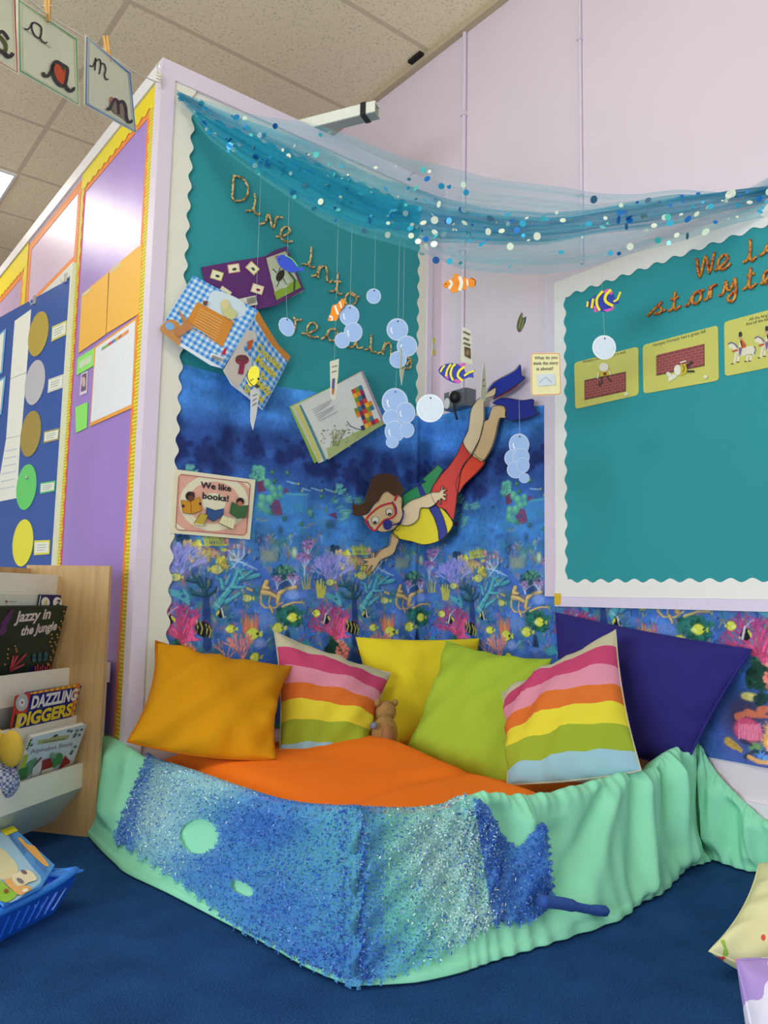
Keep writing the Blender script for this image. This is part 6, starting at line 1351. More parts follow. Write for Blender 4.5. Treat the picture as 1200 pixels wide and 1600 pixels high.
def tlayer(name, TL, BL2, k, mat):
    me = bpy.data.meshes.new(name); NX, NY = 170, 26; V = []; F = []; UV = []
    base = np.array(tul.location)
    for i in range(NX+1):
        x = 284+(1344-284)*i/NX; yt, yb_ = interp_x(TL, x), interp_x(BL2, x)
        for j in range(NY+1):
            u, v = SWAG.hit(x, yt+(yb_-yt)*j/NY); p = SWAG.pt(u, v, tdepth(i/NX, j/NY, k)); p.x = min(p.x, XW-0.004); p.y = min(p.y, YB-0.012); V.append(tuple(np.array(p)-base)); UV.append((i/NX, j/NY))
    for i in range(NX):
        for j in range(NY): a = i*(NY+1)+j; F.append((a, a+1, a+NY+2, a+NY+1))
    me.from_pydata(V, [], F); ul = me.uv_layers.new(name='UVMap')
    for l in me.loops: ul.data[l.index].uv = UV[l.vertex_index]
    me.polygons.foreach_set('use_smooth', [True]*len(F)); me.materials.append(mat); o = bpy.data.objects.new(name, me); COL.objects.link(o); o.parent = tul
tlayer('sheer_layer', TOPL, BOTL, 0.0, tulle_mat('sheer_tulle', (104, 196, 214), (0.24, 0.52)))
tlayer('gathered_layer', C1T, C1B, 0.6, tulle_mat('gathered_tulle', (52, 176, 206), (0.40, 0.84)))
tlayer('gathered_layer', C2T, C2B, 1.0, tulle_mat('gathered_tulle', (50, 170, 204), (0.26, 0.72)))
sq = MB(); rs_ = random.Random(21)
SQM = [C(24, 120, 206, 0.18, metal=0.3), C(16, 84, 150, 0.25), C(60, 190, 236, 0.12, metal=0.4), C(206, 228, 206, 0.2), C(226, 236, 216, 0.15), C(40, 96, 130, 0.4), C(110, 150, 160, 0.5), C(90, 220, 220, 0.12, metal=0.4)]
for q in range(270):
    x = rs_.uniform(292, 1205) if q < 170 else rs_.uniform(300, 740); core = rs_.random() < 0.62; TLx, BLx = (C1T, C1B) if core else (TOPL, BOTL)
    t_ = rs_.random(); y = interp_x(TLx, x)*(1-t_)+interp_x(BLx, x)*t_; pl_ = SWAG.off(0.012+0.045*math.sin(math.pi*min(max((x-284)/1060, 0), 1))+0.012*rs_.random()); u, v = pl_.hit(x, y); p = pl_.pt(u, v, 0); p.x = min(p.x, XW-0.006); p.y = min(p.y, YB-0.02)
    n_ = (SWAG.n+Vector((rs_.gauss(0, 0.5), rs_.gauss(0, 0.5), rs_.gauss(0, 0.6)))).normalized(); a1 = n_.orthogonal().normalized(); a2 = n_.cross(a1); r_ = rs_.choice((0.004, 0.006, 0.0085, 0.010))*rs_.uniform(0.85, 1.1)
    wts = (5, 2, 5, 3, 4, 2, 2, 2)
    mt = rs_.choices(SQM, wts)[0]
    sq.add([p+a1*math.cos(2*math.pi*k/14)*r_+a2*math.sin(2*math.pi*k/14)*r_ for k in range(14)], [tuple(range(14))], mt)
o = sq.build('sequins', tul); o['kind'] = 'stuff'
def hangtop(p):
    """height of the swag's underside above a hanging thing"""
    x, y = proj(p); yb_ = interp_x(BOTL, x)-14; q = SWAG.hit(x, yb_)[1]; return Vector((p.x, p.y, q))
HM = lambda r, g, b_, a=0.86: C(r, g, b_, 0.15, 0.03, 30, 0.25, 40, a)
def plane_at(px_, py_, yaw=0.0, off=0.0):
    u, v = SWAG.hit(px_, py_); p = SWAG.pt(u, v, off); a = math.radians(yaw); n = Vector((tn.x*math.cos(a)-tn.y*math.sin(a), tn.x*math.sin(a)+tn.y*math.cos(a), 0)); eu = Vector((-n.y, n.x, 0))
    if eu.dot(CR) < 0: eu = -eu
    return Plane(p, eu, (0, 0, 1), n)
def bubble(label, discs, cat='bubble', group='paper bubbles hanging under the tulle', yaw=0, top=None, pale=False):
    c0 = discs[0]; pl = plane_at(c0[0], c0[1], yaw); u0 = pl.hit(c0[0], c0[1])
    t = thing('paper_bubble' if len(discs) == 1 else 'bubble_cluster', label, cat, pl.p0, group)
    for i, dsc in enumerate(discs):
        x, y, rx = dsc[:3]; ry = dsc[3] if len(dsc) > 3 else rx; rot = dsc[4] if len(dsc) > 4 else 0
        sh = Sheet(pl.off(0.0016*i), None, 0.0012); cr, sr = math.cos(rot), math.sin(rot); el = lambda k: [(x+rx*k*math.cos(q)*cr-ry*k*math.sin(q)*sr, y+rx*k*math.cos(q)*sr+ry*k*math.sin(q)*cr) for q in [2*math.pi*j/36 for j in range(36)]]
        sh.base(el(1.0), HM(196, 212, 234) if not pale else C(232, 238, 244, 0.2, 0.03)); sh.poly(el(0.90), HM(160, 190, 236) if not pale else C(214, 226, 240, 0.15, 0.05, 40, 0.5, 60))
        if i == 0: sh.disc((x+1, y-ry*0.72), 1.3, C(40, 50, 90), n=10)
        if rx > 14: sh.poly([(x+rx*0.62*math.cos(q), y+ry*0.62*math.sin(q)) for q in [2.4+0.13*j for j in range(9)]]+[(x+rx*0.5*math.cos(q), y+ry*0.5*math.sin(q)) for q in [3.44-0.13*j for j in range(9)]], C(226, 234, 244, 0.1))  # crescent glint painted on the larger bubbles
        sh.build('bubble', t)
    p = pl.pt(*pl.hit(c0[0]+1, c0[1]-(c0[3] if len(c0) > 3 else c0[2])*0.72), 0.001); e = top and pl.pt(*pl.hit(*top), 0.001) or hangtop(p); thread(t, e, p)
    return t
bubble('single tilted pale bubble beside the letter r, under the blue fish', [(448, 511, 11.5, 15.5, -0.5)], top=(446, 432))
bubble('single small pale bubble hanging high above the word reading', [(584, 463, 11.5, 12)])
bubble('cluster of three pale bubbles overlapping the letters a and d', [(546, 493, 15.5, 16.5), (552, 519, 14.5, 15.5), (535, 532, 12, 12.5)], 'bubble')
bubble('cluster of three blue bubbles beside the letter g', [(621, 515, 17, 17.5), (636, 541, 16, 16.5), (622, 562, 13.5, 13.5)], 'bubble')
bubble('biggest cluster of six shiny blue bubbles beside the open page book', [(617, 628, 20.5, 21.5), (634, 645, 15, 17), (611, 653, 13, 13.5), (617, 674, 16, 17), (636, 672, 11.5, 12.5), (613, 691, 10, 9.5)], 'bubble', top=(620, 580))
bubble('single large white bubble just below the grey socket', [(672, 638, 21.5, 22)], pale=True)
bubble('cluster of pale bubbles hanging over the cloth beside the diver legs', [(811, 695, 16, 17.5), (802, 716, 14, 14), (814, 714, 13.5, 14), (806, 734, 14, 13.5), (817, 727, 10.5, 12), (819, 747, 8.5, 8)], 'bubble', top=(811, 620))
bubble('single pale bubble in front of the first rhyme card', [(944, 543, 18.5, 19, -0.3)], pale=True, top=(942, 482))
KS = (660, 400, 3.53)
def fish(label, crop, ctr, outline, mat, parts, yaw=0, tail=None, top=None, group='fish cutouts hanging under the tulle', off=0.0):
    pxc = px(crop, ctr); pl = plane_at(pxc[0], pxc[1], yaw, off); t = thing('fish_cutout', label, 'fish', pl.p0, group); sh = Sheet(pl, crop, 0.0014); sh.base(outline, mat)
    for k, a, w, mt in parts:
        if k == 's': sh.stroke(smooth_path(a, 3), w, mt)
        elif k == 'p': sh.poly(a, mt)
        else: sh.disc(a, w, mt)
    sh.build('body', t)
    if tail:
        s2 = Sheet(pl, crop, 0.0014); s2.base(tail[0], tail[1])
        for a, w, mt in tail[2:]: s2.stroke(a, w, mt)
        s2.build('tail', t)
    tp = min(outline, key=lambda p: p[1]); p = pl.pt(*pl.hit(*px(crop, (ctr[0], tp[1]+8))), 0.0015); thread(t, hangtop(p) if top is None else pl.pt(*pl.hit(*top), 0.0015), p); return t
OF, WF_, BF, YF_, PF = C(240, 140, 30, 0.4), C(238, 232, 220, 0.4), C(40, 60, 166, 0.4), C(236, 222, 50, 0.4), C(206, 90, 184, 0.4)
fish('orange and white striped clownfish just under the tulle', KS, (200, 155), sm([(112, 160), (140, 135), (165, 125), (172, 103), (197, 100), (207, 118), (240, 120), (248, 145), (245, 170), (238, 186), (205, 190), (175, 205), (155, 195), (150, 180), (125, 176)], 3), OF,
     [('s', [(150, 135), (162, 155), (146, 181)], 14, WF_), ('s', [(205, 115), (216, 150), (205, 192)], 20, WF_), ('d', (130, 156), 3, C(30, 30, 30))], tail=(sm([(242, 140), (258, 125), (285, 122), (297, 140), (292, 162), (275, 175), (255, 168), (242, 160)], 3), OF, ([(246, 130), (250, 165)], 10, WF_), ([(268, 122), (294, 138), (290, 165)], 4, C(60, 50, 40))))
fish('orange and white clownfish hanging nose down beside the pale bubble cluster', R5, (425, 250), sm([(370, 318), (376, 285), (388, 262), (394, 225), (404, 208), (430, 202), (450, 180), (468, 165), (484, 178), (480, 214), (455, 245), (440, 290), (425, 316), (405, 316)], 3), OF,
     [('s', [(378, 290), (395, 290), (396, 318)], 13, WF_), ('s', [(418, 212), (428, 245), (440, 275)], 15, WF_), ('s', [(448, 186), (458, 205), (464, 232)], 11, WF_)], yaw=-20)
fish('blue and yellow striped fish hanging above the grey socket', KS, (170, 645), sm([(88, 634), (108, 606), (150, 592), (200, 598), (232, 628), (236, 656), (220, 690), (190, 702), (150, 690), (112, 665)], 3), BF,
     [('p', [(195, 598), (240, 592), (228, 622)], 0, PF), ('p', [(160, 686), (200, 706), (220, 690), (190, 680)], 0, PF), ('p', [(125, 655), (140, 645), (145, 680), (130, 676)], 0, PF), ('s', [(100, 642), (108, 625), (124, 604)], 10, YF_), ('s', [(130, 666), (138, 630), (158, 598)], 11, YF_), ('s', [(170, 688), (156, 655), (166, 615), (184, 598)], 12, YF_), ('s', [(222, 690), (196, 665), (205, 635), (234, 612)], 13, YF_)],
     tail=([(228, 650), (248, 640), (262, 640), (290, 628), (280, 650), (284, 672), (258, 668), (232, 680)], BF, ([(230, 662), (255, 645), (285, 634)], 11, YF_)))
fish('blue and yellow striped fish hanging in front of the storytelling board corner', A8, (285, 495), sm([(193, 520), (212, 490), (260, 458), (300, 438), (325, 430), (342, 446), (356, 488), (350, 528), (310, 556), (260, 546), (215, 535)], 3), BF,
     [('p', [(282, 446), (318, 428), (345, 446), (340, 462), (310, 458)], 0, PF), ('p', [(236, 520), (254, 530), (258, 556), (240, 560)], 0, PF), ('p', [(290, 548), (335, 535), (352, 515), (348, 545), (310, 558)], 0, PF), ('s', [(206, 500), (202, 530)], 11, YF_), ('s', [(236, 484), (226, 538)], 13, YF_), ('s', [(288, 444), (258, 480), (256, 520), (272, 550)], 14, YF_), ('s', [(334, 436), (304, 468), (305, 502), (345, 526)], 16, YF_)],
     tail=([(348, 495), (368, 486), (380, 448), (390, 442), (384, 475), (376, 512), (356, 512)], BF, ([(348, 500), (370, 488), (386, 446)], 11, YF_)))
fish('small striped fish seen almost edge on before the lilac wall', KS, (540, 370), sm([(519, 392), (528, 345), (548, 311), (553, 342), (570, 334), (562, 376), (546, 412), (530, 420)], 3), C(120, 122, 84, 0.4), [('s', [(528, 400), (546, 330)], 5, C(190, 180, 120)), ('s', [(540, 408), (556, 350)], 5, C(206, 200, 110)), ('s', [(530, 412), (540, 416)], 6, C(190, 80, 140)), ('s', [(560, 372), (566, 342)], 5, C(40, 90, 160))], yaw=62)
fish('blue tang fish hanging over the corner of the purple book', K4, (965, 240), sm([(890, 205), (908, 182), (945, 178), (990, 205), (1030, 250), (1042, 275), (1030, 302), (985, 302), (935, 278), (900, 242)], 3), C(26, 66, 190, 0.4), [('s', [(950, 182), (1000, 208), (1040, 262)], 7, C(120, 196, 80)), ('d', (910, 208), 6, C(20, 30, 70))], tail=([(1036, 268), (1060, 270), (1090, 258), (1078, 280), (1088, 300), (1060, 292), (1040, 290)], C(30, 80, 200, 0.4)))
fish('yellow fish with black tail spot hanging before the gingham book', K4, (722, 1050), [(720+42*math.cos(q)*0.97-76*math.sin(q)*0.22, 1050+42*math.cos(q)*0.22+76*math.sin(q)*0.97) for q in [2*math.pi*j/28 for j in range(28)]], C(232, 220, 40, 0.4), [('s', [(684, 1010), (676, 1050), (690, 1090), (720, 1122), (752, 1122)], 6, C(40, 40, 30)), ('d', (758, 1072), 9, C(30, 30, 30)), ('d', (706, 1082), 5, C(40, 40, 30)), ('d', (718, 1074), 4, C(40, 40, 30))], tail=([(742, 1105), (770, 1125), (748, 1140), (728, 1130)], C(60, 60, 30)))
fish('thin yellow and white fish turned edge on beside the board edge', R5, (1100, 500), [(1090, 438), (1110, 434), (1106, 480), (1115, 540), (1112, 560), (1084, 560), (1090, 500)], C(206, 204, 190, 0.4), [('p', [(1094, 440), (1109, 438), (1104, 476), (1094, 470)], 0, C(230, 200, 60)), ('p', [(1098, 505), (1112, 545), (1088, 555)], 0, C(230, 200, 60))], yaw=64)
# question cards turning on their threads
CW = C(232, 228, 206, 0.3)
def qcard(label, crop, q, yaw, draw=None, top=None, mat=None, group='question cards hanging under the tulle'):
    cx = sum(p[0] for p in q)/len(q); cy = sum(p[1] for p in q)/len(q); P_ = px(crop, (cx, cy)); pl = plane_at(P_[0], P_[1], yaw)
    t = thing('question_card', label, 'card', pl.p0, group); sh = Sheet(pl, crop, 0.0014); sh.base(q, mat or CW)
    if draw: draw(sh)
    sh.build('card', t); ty_ = min(q, key=lambda p: p[1]); p = pl.pt(*pl.hit(*px(crop, (cx, ty_[1]+6))), 0.001); thread(t, hangtop(p) if top is None else pl.pt(*pl.hit(*top), 0.001), p)
def d1(sh):
    sh.stroke(rq(602, 540, 757, 538, 762, 762, 604, 768, 14), 4, C(226, 140, 90), close=True); GT = C(60, 64, 60)
    sh.text('What do you', (618, 572), (744, 568), (617, 555), GT, 0.01); sh.text('think the story', (612, 602), (748, 598), (611, 585), GT, 0.01); sh.text('is about?', (630, 632), (722, 629), (629, 615), GT, 0.01)
    sh.poly([(632, 655), (728, 650), (734, 712), (636, 720)], C(206, 214, 222)); sh.stroke([(645, 700), (680, 670), (715, 700)], 6, C(170, 180, 190))
def rq(x0, y0, x1, y1, x2, y2, x3, y3, r):
    P4 = [Vector(p) for p in ((x0, y0), (x1, y1), (x2, y2), (x3, y3))]; out = []
    for i in range(4):
        a, b_, c = P4[i-1], P4[i], P4[(i+1) % 4]; p = b_+(a-b_).normalized()*r; q = b_+(c-b_).normalized()*r
        for k in range(5): t_ = k/4; out.append(tuple(p*(1-t_)**2+b_*2*t_*(1-t_)+q*t_*t_))
    return out
qcard('question card reading What do you think the story is about?', KS, rq(597, 537, 757, 534, 766, 766, 599, 773, 20), 0, d1, mat=C(232, 226, 176, 0.15))
def d2(sh):
    for k, (a, b_) in enumerate((((224, 418), (262, 436)), ((224, 452), (256, 466)), ((224, 480), (262, 494)))): sh.stroke([a, b_], 12, C(120, 118, 100))
    sh.poly([(228, 500), (262, 510), (264, 570), (230, 552)], C(100, 80, 60)); sh.disc((246, 535), 10, C(150, 120, 90), 16)
qcard('narrow question card with a small brown picture before the lilac corner', KS, rq(218, 391, 268, 414, 274, 603, 210, 584, 8), 38, d2)
def dl(sh, pts):
    for a, b_ in pts: sh.stroke([a, b_], 6, C(110, 110, 100))
qcard('edge on card hanging in front of the diver ankles', KS, [(340, 578), (351, 735), (346, 800), (318, 782), (328, 650)], 64, lambda s: dl(s, (((330, 690), (340, 680)), ((330, 720), (342, 715)))), mat=C(206, 204, 180, 0.4))
qcard('edge on card pointing down below the yellow fish', K4, [(745, 1128), (765, 1140), (740, 1330), (715, 1440), (698, 1380), (700, 1150)], 55, lambda s: dl(s, (((712, 1195), (745, 1180)), ((710, 1230), (740, 1212)), ((708, 1265), (738, 1245)))), top=(398, 604), mat=C(222, 226, 226, 0.3))
qcard('narrow card hanging over the top of the open page book', R5, [(380, 600), (442, 580), (436, 690), (418, 850), (400, 872), (384, 848)], 45, lambda s: (dl(s, (((392, 640), (430, 628)), ((390, 675), (424, 664)))), s.poly([(394, 720), (412, 715), (406, 800), (390, 790)], C(90, 90, 150)), s.poly([(392, 790), (408, 790), (402, 830), (390, 826)], C(200, 110, 50))), top=(524, 500))
qcard('edge on card hanging in front of the blue bubble cluster', R5, [(868, 505), (908, 482), (902, 610), (876, 766), (864, 680)], 58, lambda s: dl(s, (((876, 540), (898, 526)), ((874, 575), (898, 560)), ((874, 610), (896, 596)), ((873, 650), (890, 636)))), mat=C(206, 206, 178, 0.4))

# ================================================================== RHYME CARDS ON THE STORYTELLING BOARD
YC = C(206, 206, 110, 0.14, 0.05, 8); BR, MO = C(150, 74, 74, 0.4), C(196, 130, 120, 0.4); GT = C(90, 92, 60)
def rhyme(label, q, draw, rad=22):
    sh = Sheet(WALL.off(0.0182), A8, 0.0016); sh.base(rq(*[c for p in q for c in p], rad), YC); draw(sh, q); o = sh.build('rhyme_card'); tag(o, label, 'card', 'rhyme cards on the storytelling board')
def brickwall(sh, x0, x1, yt0, yt1, yb0, yb1, rows=7):
    Q = [(x0, yt0), (x1, yt1), (x1, yb1), (x0, yb0)]; sh.poly(Q, BR); ly = sh.ly+1; sh.ly = ly
    for k in range(rows+1): sh.stroke([bil(Q, 0, k/rows), bil(Q, 1, k/rows)], 2.2, MO, ly)
    for k in range(rows):
        for j in range(8): u = (j+0.5*(k % 2))/8; sh.stroke([bil(Q, u, k/rows), bil(Q, u, (k+1)/rows)], 2, MO, ly)
    sh.stroke(Q, 3.5, C(60, 40, 40), close=True)
def c1(sh, q):
    sh.text('Humpty Dumpty sat on a wall.', (182, 838), (420, 782), (182, 824), GT, 0.01)
    brickwall(sh, 192, 418, 935, 888, 1040, 992); sh.poly([(270, 935), (285, 960), (272, 968)], C(60, 60, 50)); sh.stroke([(282, 912), (290, 945), (272, 965)], 9, C(70, 66, 50)); sh.stroke([(318, 905), (322, 925), (340, 940)], 9, C(70, 66, 50)); sh.poly([(272, 885), (330, 870), (335, 905), (278, 915)], C(206, 186, 60)); sh.poly([(296, 892), (316, 890), (314, 905), (298, 908)], C(130, 60, 40)); sh.disc((300, 862), 26, C(232, 230, 214), 24); sh.stroke([(272, 890), (266, 925)], 8, C(228, 226, 206)); sh.stroke([(330, 880), (338, 905)], 8, C(228, 226, 206))
    sh.disc((424, 1010), 12, C(226, 226, 190), 10)
def c2(sh, q):
    sh.text('Humpty Dumpty had a great fall.', (568, 748), (862, 668), (568, 732), GT, 0.01)
    brickwall(sh, 588, 852, 800, 735, 906, 852); sh.poly([(590, 800), (600, 792), (852, 732), (852, 736)], C(180, 100, 96))
    sh.poly(sm([(642, 892), (660, 890), (672, 905), (690, 900), (700, 915), (680, 930), (655, 940), (655, 915)], 3), C(228, 228, 214)); sh.disc((706, 878), 20, C(232, 230, 214), 30); sh.poly([(722, 848), (752, 842), (760, 890), (724, 912)], C(206, 186, 60)); sh.stroke([(735, 850), (745, 870), (735, 890)], 6, C(120, 100, 40)); sh.stroke([(755, 860), (790, 830)], 12, C(60, 56, 46)); sh.stroke([(758, 885), (800, 885)], 11, C(60, 56, 46)); sh.stroke([(722, 838), (755, 828)], 8, C(228, 228, 214))
    sh.disc((862, 916), 12, C(226, 226, 190), 10)
def c3(sh, q):
    sh.text("All the king's horses", (1098, 606), (1280, 562), (1098, 590), GT, 0.01); sh.text("And all the king's men", (1080, 632), (1275, 586), (1080, 616), GT, 0.01)
    HW, HG_, CT = C(226, 222, 200), C(120, 116, 136), C(196, 96, 60)
    for dx, dy in ((0, 0), (146, -32)):
        P_ = lambda *a: [(x+dx, y+dy) for x, y in a]
        sh.poly(P_((1040, 770), (1060, 752), (1115, 742), (1130, 762), (1125, 800), (1100, 790), (1060, 800), (1040, 800)), HW, 1); sh.poly(P_((985, 735), (1005, 722), (1022, 735), (1045, 765), (1035, 790), (1015, 775), (1005, 755), (985, 758)), HW, 1); sh.stroke(P_((982, 735), (1000, 724), (1022, 735), (1036, 755)), 9, HG_, 2)
        for a in ([(1025, 785), (1015, 840)], [(1040, 795), (1035, 830)], [(1090, 790), (1085, 828)], [(1110, 790), (1105, 825)]): sh.stroke(P_(*a), 12, HW, 1)
        for a in ((1005, 843), (1036, 834), (1078, 830), (1100, 828)): sh.poly(P_((a[0]-6, a[1]-3), (a[0]+8, a[1]-4), (a[0]+8, a[1]+2), (a[0]-6, a[1]+2)), C(70, 66, 60), 3)
        sh.stroke(P_((1128, 745), (1134, 765), (1126, 790)), 7, HG_, 2); sh.poly(P_((1005, 770), (1035, 760), (1036, 772), (1008, 780)), CT, 3); sh.poly(P_((1040, 755), (1060, 755), (1052, 798), (1044, 790)), C(130, 100, 140), 3); sh.poly(P_((1048, 715), (1060, 708), (1082, 738), (1080, 752), (1060, 758)), CT, 4); sh.poly(P_((1046, 722), (1056, 716), (1062, 748), (1042, 752)), C(226, 222, 206), 4); sh.disc((1050+dx, 700+dy), 8, C(206, 160, 130), 9, 0, 10, 4); sh.poly(P_((1042, 695), (1042, 672), (1050, 665), (1060, 670), (1060, 692)), C(60, 54, 70), 5)
    sh.ly = 6
rhyme('rhyme card of a brick wall with a seated figure, reading Humpty Dumpty sat', [(133, 836), (486, 746), (488, 1014), (139, 1092)], c1)
rhyme('rhyme card of a brick wall with a fallen figure, reading had a great fall', [(510, 740), (925, 629), (930, 934), (515, 1008)], c2)
rhyme('rhyme card with soldiers riding white horses, cut by the picture edge', [(959, 612), (1330, 512), (1330, 838), (964, 912)], c3)

# ================================================================== SOCKET AND CORNER FITTINGS
so = thing('socket_box', 'grey metal double socket box with black plug on the lilac wall corner', 'socket', on(712, 625, 0, XW-0.03))
a = on(692, 640, 0, XW-0.045); z0, z1 = on(712, 637, 0, XW-0.05).z, on(712, 610, 0, XW-0.05).z-0.006; y0 = on(729, 620, 0, XW-0.05).y; y1 = on(694, 620, 0, XW-0.05).y
MET = C(112, 118, 124, 0.35, metal=0.3)
MB().box((XW-0.05, y0, z0), (XW-0.0006, y1, z1+0.006), MET).build('box', so)
mb = MB(); mb.box((XW-0.0535, y0+0.006, z0+0.006), (XW-0.0505, y1-0.006, z1+0.006), C(126, 130, 134, 0.35, metal=0.3)); mb.build('face_plate', so)
w_ = y1-y0
MB().box((XW-0.0560, y0+w_*0.50, z1-0.014), (XW-0.0536, y0+w_*0.72, z1+0.003), C(232, 232, 228, 0.4)).build('rocker_switch', so)
MB().ball((XW-0.056, y0+w_*0.82, (z0+z1)/2-0.008), (0.006, 0.017, 0.022), C(226, 228, 226, 0.4), 16, 10).build('socket_cover', so, True)
MB().ball((XW-0.072, y0+w_*0.34, (z0+z1)/2+0.004), (0.018, 0.022, 0.024), C(22, 22, 24, 0.5), 18, 12).build('plug', so, True)
MB().tube(smooth_path([(XW-0.075, y0+w_*0.34, (z0+z1)/2-0.012), (XW-0.07, y0+w_*0.36, z0-0.01), (XW-0.055, y0+w_*0.36, z0-0.05)], 5), 0.004, C(22, 22, 24, 0.5), 8).build('cord', so, True)
tag(MB().box((XW-0.026, -on(0, 0, 0, XW).y*0+1.655, 0.668), (XW-0.0246, 1.68, 0.705), C(226, 186, 50, 0.5)).build('tape_patch'), 'small yellow patch stuck at the lower corner of the storytelling board', 'patch')

# ================================================================== ALPHABET CARDS ON THE STRING
KA = (0, 0, 3)
def acard(label, q, dl_, dr_, edge, draw):
    c = [at_depth(*q[0], dl_), at_depth(*q[1], dr_), at_depth(*q[2], dr_*1.0), at_depth(*q[3], dl_)]
    pl = plane3(c[3], c[2], c[0]); pl = Plane(pl.p0, pl.eu, pl.ev, pl.n)
    t = thing('letter_card', label, 'card', pl.p0, 'handwriting letter cards pegged on the string'); sh = Sheet(pl, None, 0.0012)
    m_ = lambda L: [px(KA, p) for p in L]
    sh.base([q[0], q[1], ((q[1][0]+q[2][0])/2-1, (q[1][1]+q[2][1])/2), q[2], q[3], ((q[0][0]+q[3][0])/2-1.0, (q[0][1]+q[3][1])/2)], C(224, 228, 200, 0.3))
    fr_ = [bil(q, u, v) for u, v in ((0.03, 0.025), (0.97, 0.025), (0.97, 0.975), (0.03, 0.975))]
    sh.stroke(fr_, 2.2, C(*edge[0]), close=True); sh.stroke([bil(q, u, v) for u, v in ((0.07, 0.05), (0.93, 0.05), (0.93, 0.95), (0.07, 0.95))], 0.8, C(*edge[1]), close=True)
    draw(sh); sh.build('card', t); return pl
INK = C(52, 40, 50, 0.5)
def k3(L, n=4): return [px(KA, p) for p in smooth_path(L, n)]
KQ = (0, 0, 8)
def k8(L, n=4): return [px(KQ, p) for p in smooth_path(L, n)]
def da(sh):
    sh.stroke(k8([(290, 360), (330, 370), (365, 340), (385, 295), (420, 285), (470, 310), (505, 350), (505, 400), (490, 460), (460, 475), (420, 440), (390, 380), (385, 320), (405, 285)]), 2.6, INK); sh.stroke(k8([(505, 350), (500, 430), (490, 480), (520, 525), (555, 540), (575, 525)]), 2.6, INK); sh.stroke([px(KQ, (265, 345)), px(KQ, (625, 605))], 0.6, C(110, 120, 110))
    sh.poly(k8([(640, 790), (700, 770), (780, 830), (815, 870), (805, 1000), (780, 1060), (720, 1060), (660, 980), (640, 880)]), C(206, 86, 50))
    sh.stroke(k8([(520, 905), (530, 945), (580, 950), (625, 880), (650, 800), (690, 775), (760, 815), (820, 860), (815, 960), (790, 1060), (740, 1070), (680, 1010), (640, 920), (635, 840), (650, 800)]), 5.4, INK); sh.stroke(k8([(790, 1060), (820, 1110), (860, 1140), (895, 1120), (890, 1095)]), 5.4, INK); sh.stroke(k8([(745, 840), (790, 880)]), 3, C(80, 90, 40))
acard('pale letter card with a and a red apple filled letter a, green edge', [(26, -4), (121, 61), (124, 167), (28, 112)], 1.47, 1.66, ((84, 160, 120), (170, 190, 110)), da)
def dm(sh):
    sh.stroke(k3([(415, 307), (430, 312), (440, 290), (445, 272), (440, 330)]), 2.2, INK); sh.stroke(k3([(443, 290), (460, 278), (468, 300), (460, 348)]), 2.2, INK); sh.stroke(k3([(466, 300), (482, 300), (490, 325), (484, 352), (492, 372), (503, 370)]), 2.2, INK)
    sh.poly(k3([(518, 455), (530, 470), (560, 472), (585, 500), (590, 560), (555, 545), (520, 520), (512, 480)]), C(150, 130, 116)); sh.poly(k3([(512, 452), (524, 462), (520, 490), (508, 476)]), C(206, 130, 110))
    sh.stroke(k3([(492, 508), (505, 512), (520, 480), (530, 465), (545, 480), (548, 535)]), 4.4, INK); sh.stroke(k3([(545, 485), (565, 475), (580, 500), (585, 550), (595, 572), (608, 570), (606, 562)]), 4.4, INK)
acard('pale letter card with m and a mouse grey letter m, blue edge', [(133, 54), (204, 114), (213, 209), (131, 164)], 1.66, 1.92, ((74, 130, 206), (130, 160, 206)), dm)
def ds_(sh):
    sh.stroke(k8([(-60, 480), (0, 395), (60, 440), (92, 500)]), 5.0, INK); sh.stroke(k8([(-60, 440), (0, 480), (55, 560), (50, 640), (0, 640), (-60, 600)]), 6.0, C(96, 96, 50)); sh.stroke(k8([(40, 670), (80, 710), (120, 700), (145, 665)]), 6.4, INK); sh.stroke(k8([(-40, 640), (40, 670), (80, 705)]), 5, INK)
acard('pale letter card with letter s and red edge, cut by the picture edge', [(-70, -70), (24, -14), (29, 118), (-68, 62)], 1.30, 1.44, ((206, 60, 70), (230, 190, 150)), ds_)
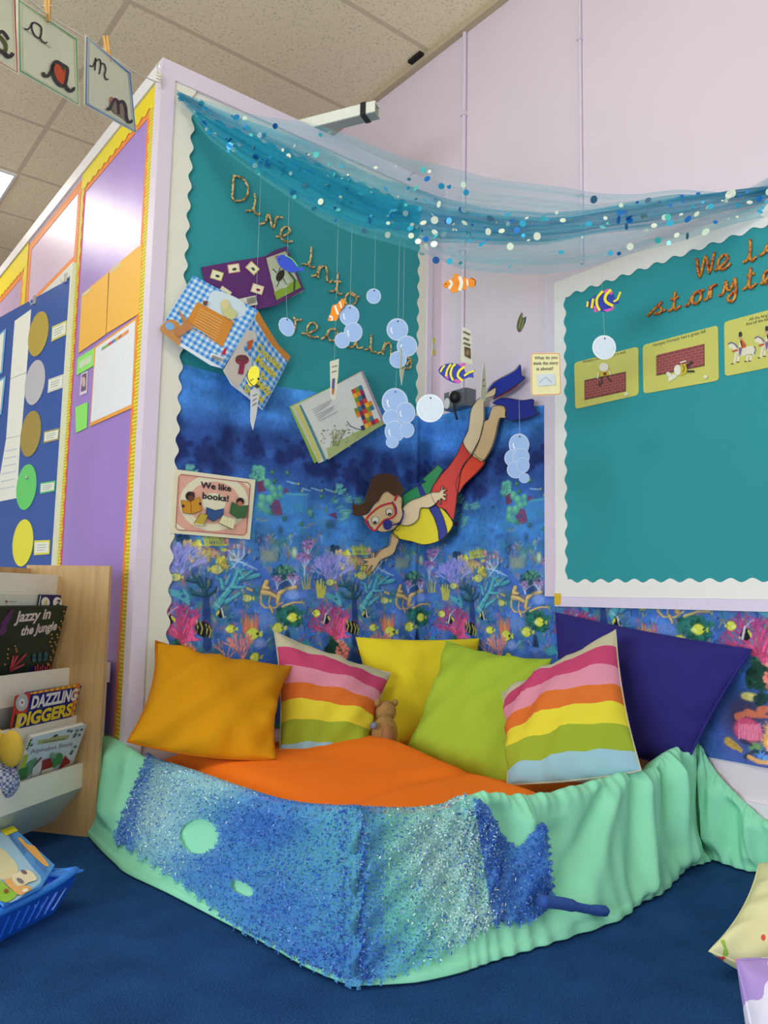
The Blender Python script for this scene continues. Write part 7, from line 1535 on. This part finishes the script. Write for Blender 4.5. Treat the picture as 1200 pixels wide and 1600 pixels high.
st0 = Vector((XP-0.002, YB+0.0, on(247, 128, 1, YB).z)); sp_ = [at_depth(-60, -100, 1.28), at_depth(30, -14, 1.44), at_depth(85, 30, 1.57), at_depth(128, 56, 1.655), at_depth(170, 84, 1.79), at_depth(206, 110, 1.92), on(246, 129, 1, YB-0.02)]
tag(MB().tube(smooth_path(sp_, 5), 0.0016, C(222, 220, 200, 0.7), 6).build('string'), 'white string stretched from the partition corner carrying the letter cards', 'string')
for k, (x0, y0, x1, y1, d_, lab) in enumerate(((75, -14, 77, 36, 1.55, 'wooden peg clipping the letter card with the apple'), (166, 58, 172, 98, 1.78, 'wooden peg clipping the letter card with the mouse'))):
    t = thing('clothes_peg', lab, 'peg', at_depth(x0, y0, d_), 'wooden pegs on the string'); 
    for s_ in (-1, 1):
        a_, b_ = at_depth(x0, y0, d_)+CR*0.004*s_-CF*0.004, at_depth(x1, y1, d_)+CR*0.002*s_-CF*0.004
        mb = MB(); mb.tube([a_, a_.lerp(b_, 0.5), b_], [0.0032, 0.0042, 0.0022], C(196, 150, 84, 0.7), 6); mb.build('jaw', t)
    m_ = at_depth((x0+x1)/2, (y0+y1)/2, d_)-CF*0.004; MB().tube([m_-CR*0.008, m_+CR*0.008], 0.0016, C(170, 170, 170, 0.3, metal=0.8), 6).build('spring', t)
kn = MB(); c_ = on(247, 122, 1, YB-0.02)
for k in range(3): kn.tube(smooth_path([c_+Vector((0.008*math.cos(q), 0.005*math.sin(q)-0.006, 0.008*math.sin(q*1.0)+0.010*(k-1))) for q in [2*math.pi*j/10 for j in range(10)]], 2, True), 0.0022, C(226, 224, 200, 0.7), 6, closed=True)
kn.tube([c_+Vector((0, -0.004, -0.02)), c_+Vector((0.002, -0.006, -0.036))], 0.002, C(226, 224, 200, 0.7), 6)
hk = thing('string_knot', 'knotted white string end around a hook on the partition corner', 'knot', c_); kn.build('knot', hk); MB().tube(smooth_path([c_+Vector((-0.006, 0.0, 0.018)), c_+Vector((-0.010, -0.006, 0.034)), c_+Vector((-0.004, -0.010, 0.040)), c_+Vector((0.002, -0.008, 0.030))], 5), 0.0022, C(206, 214, 200, 0.3, metal=0.5), 7).build('hook', hk)
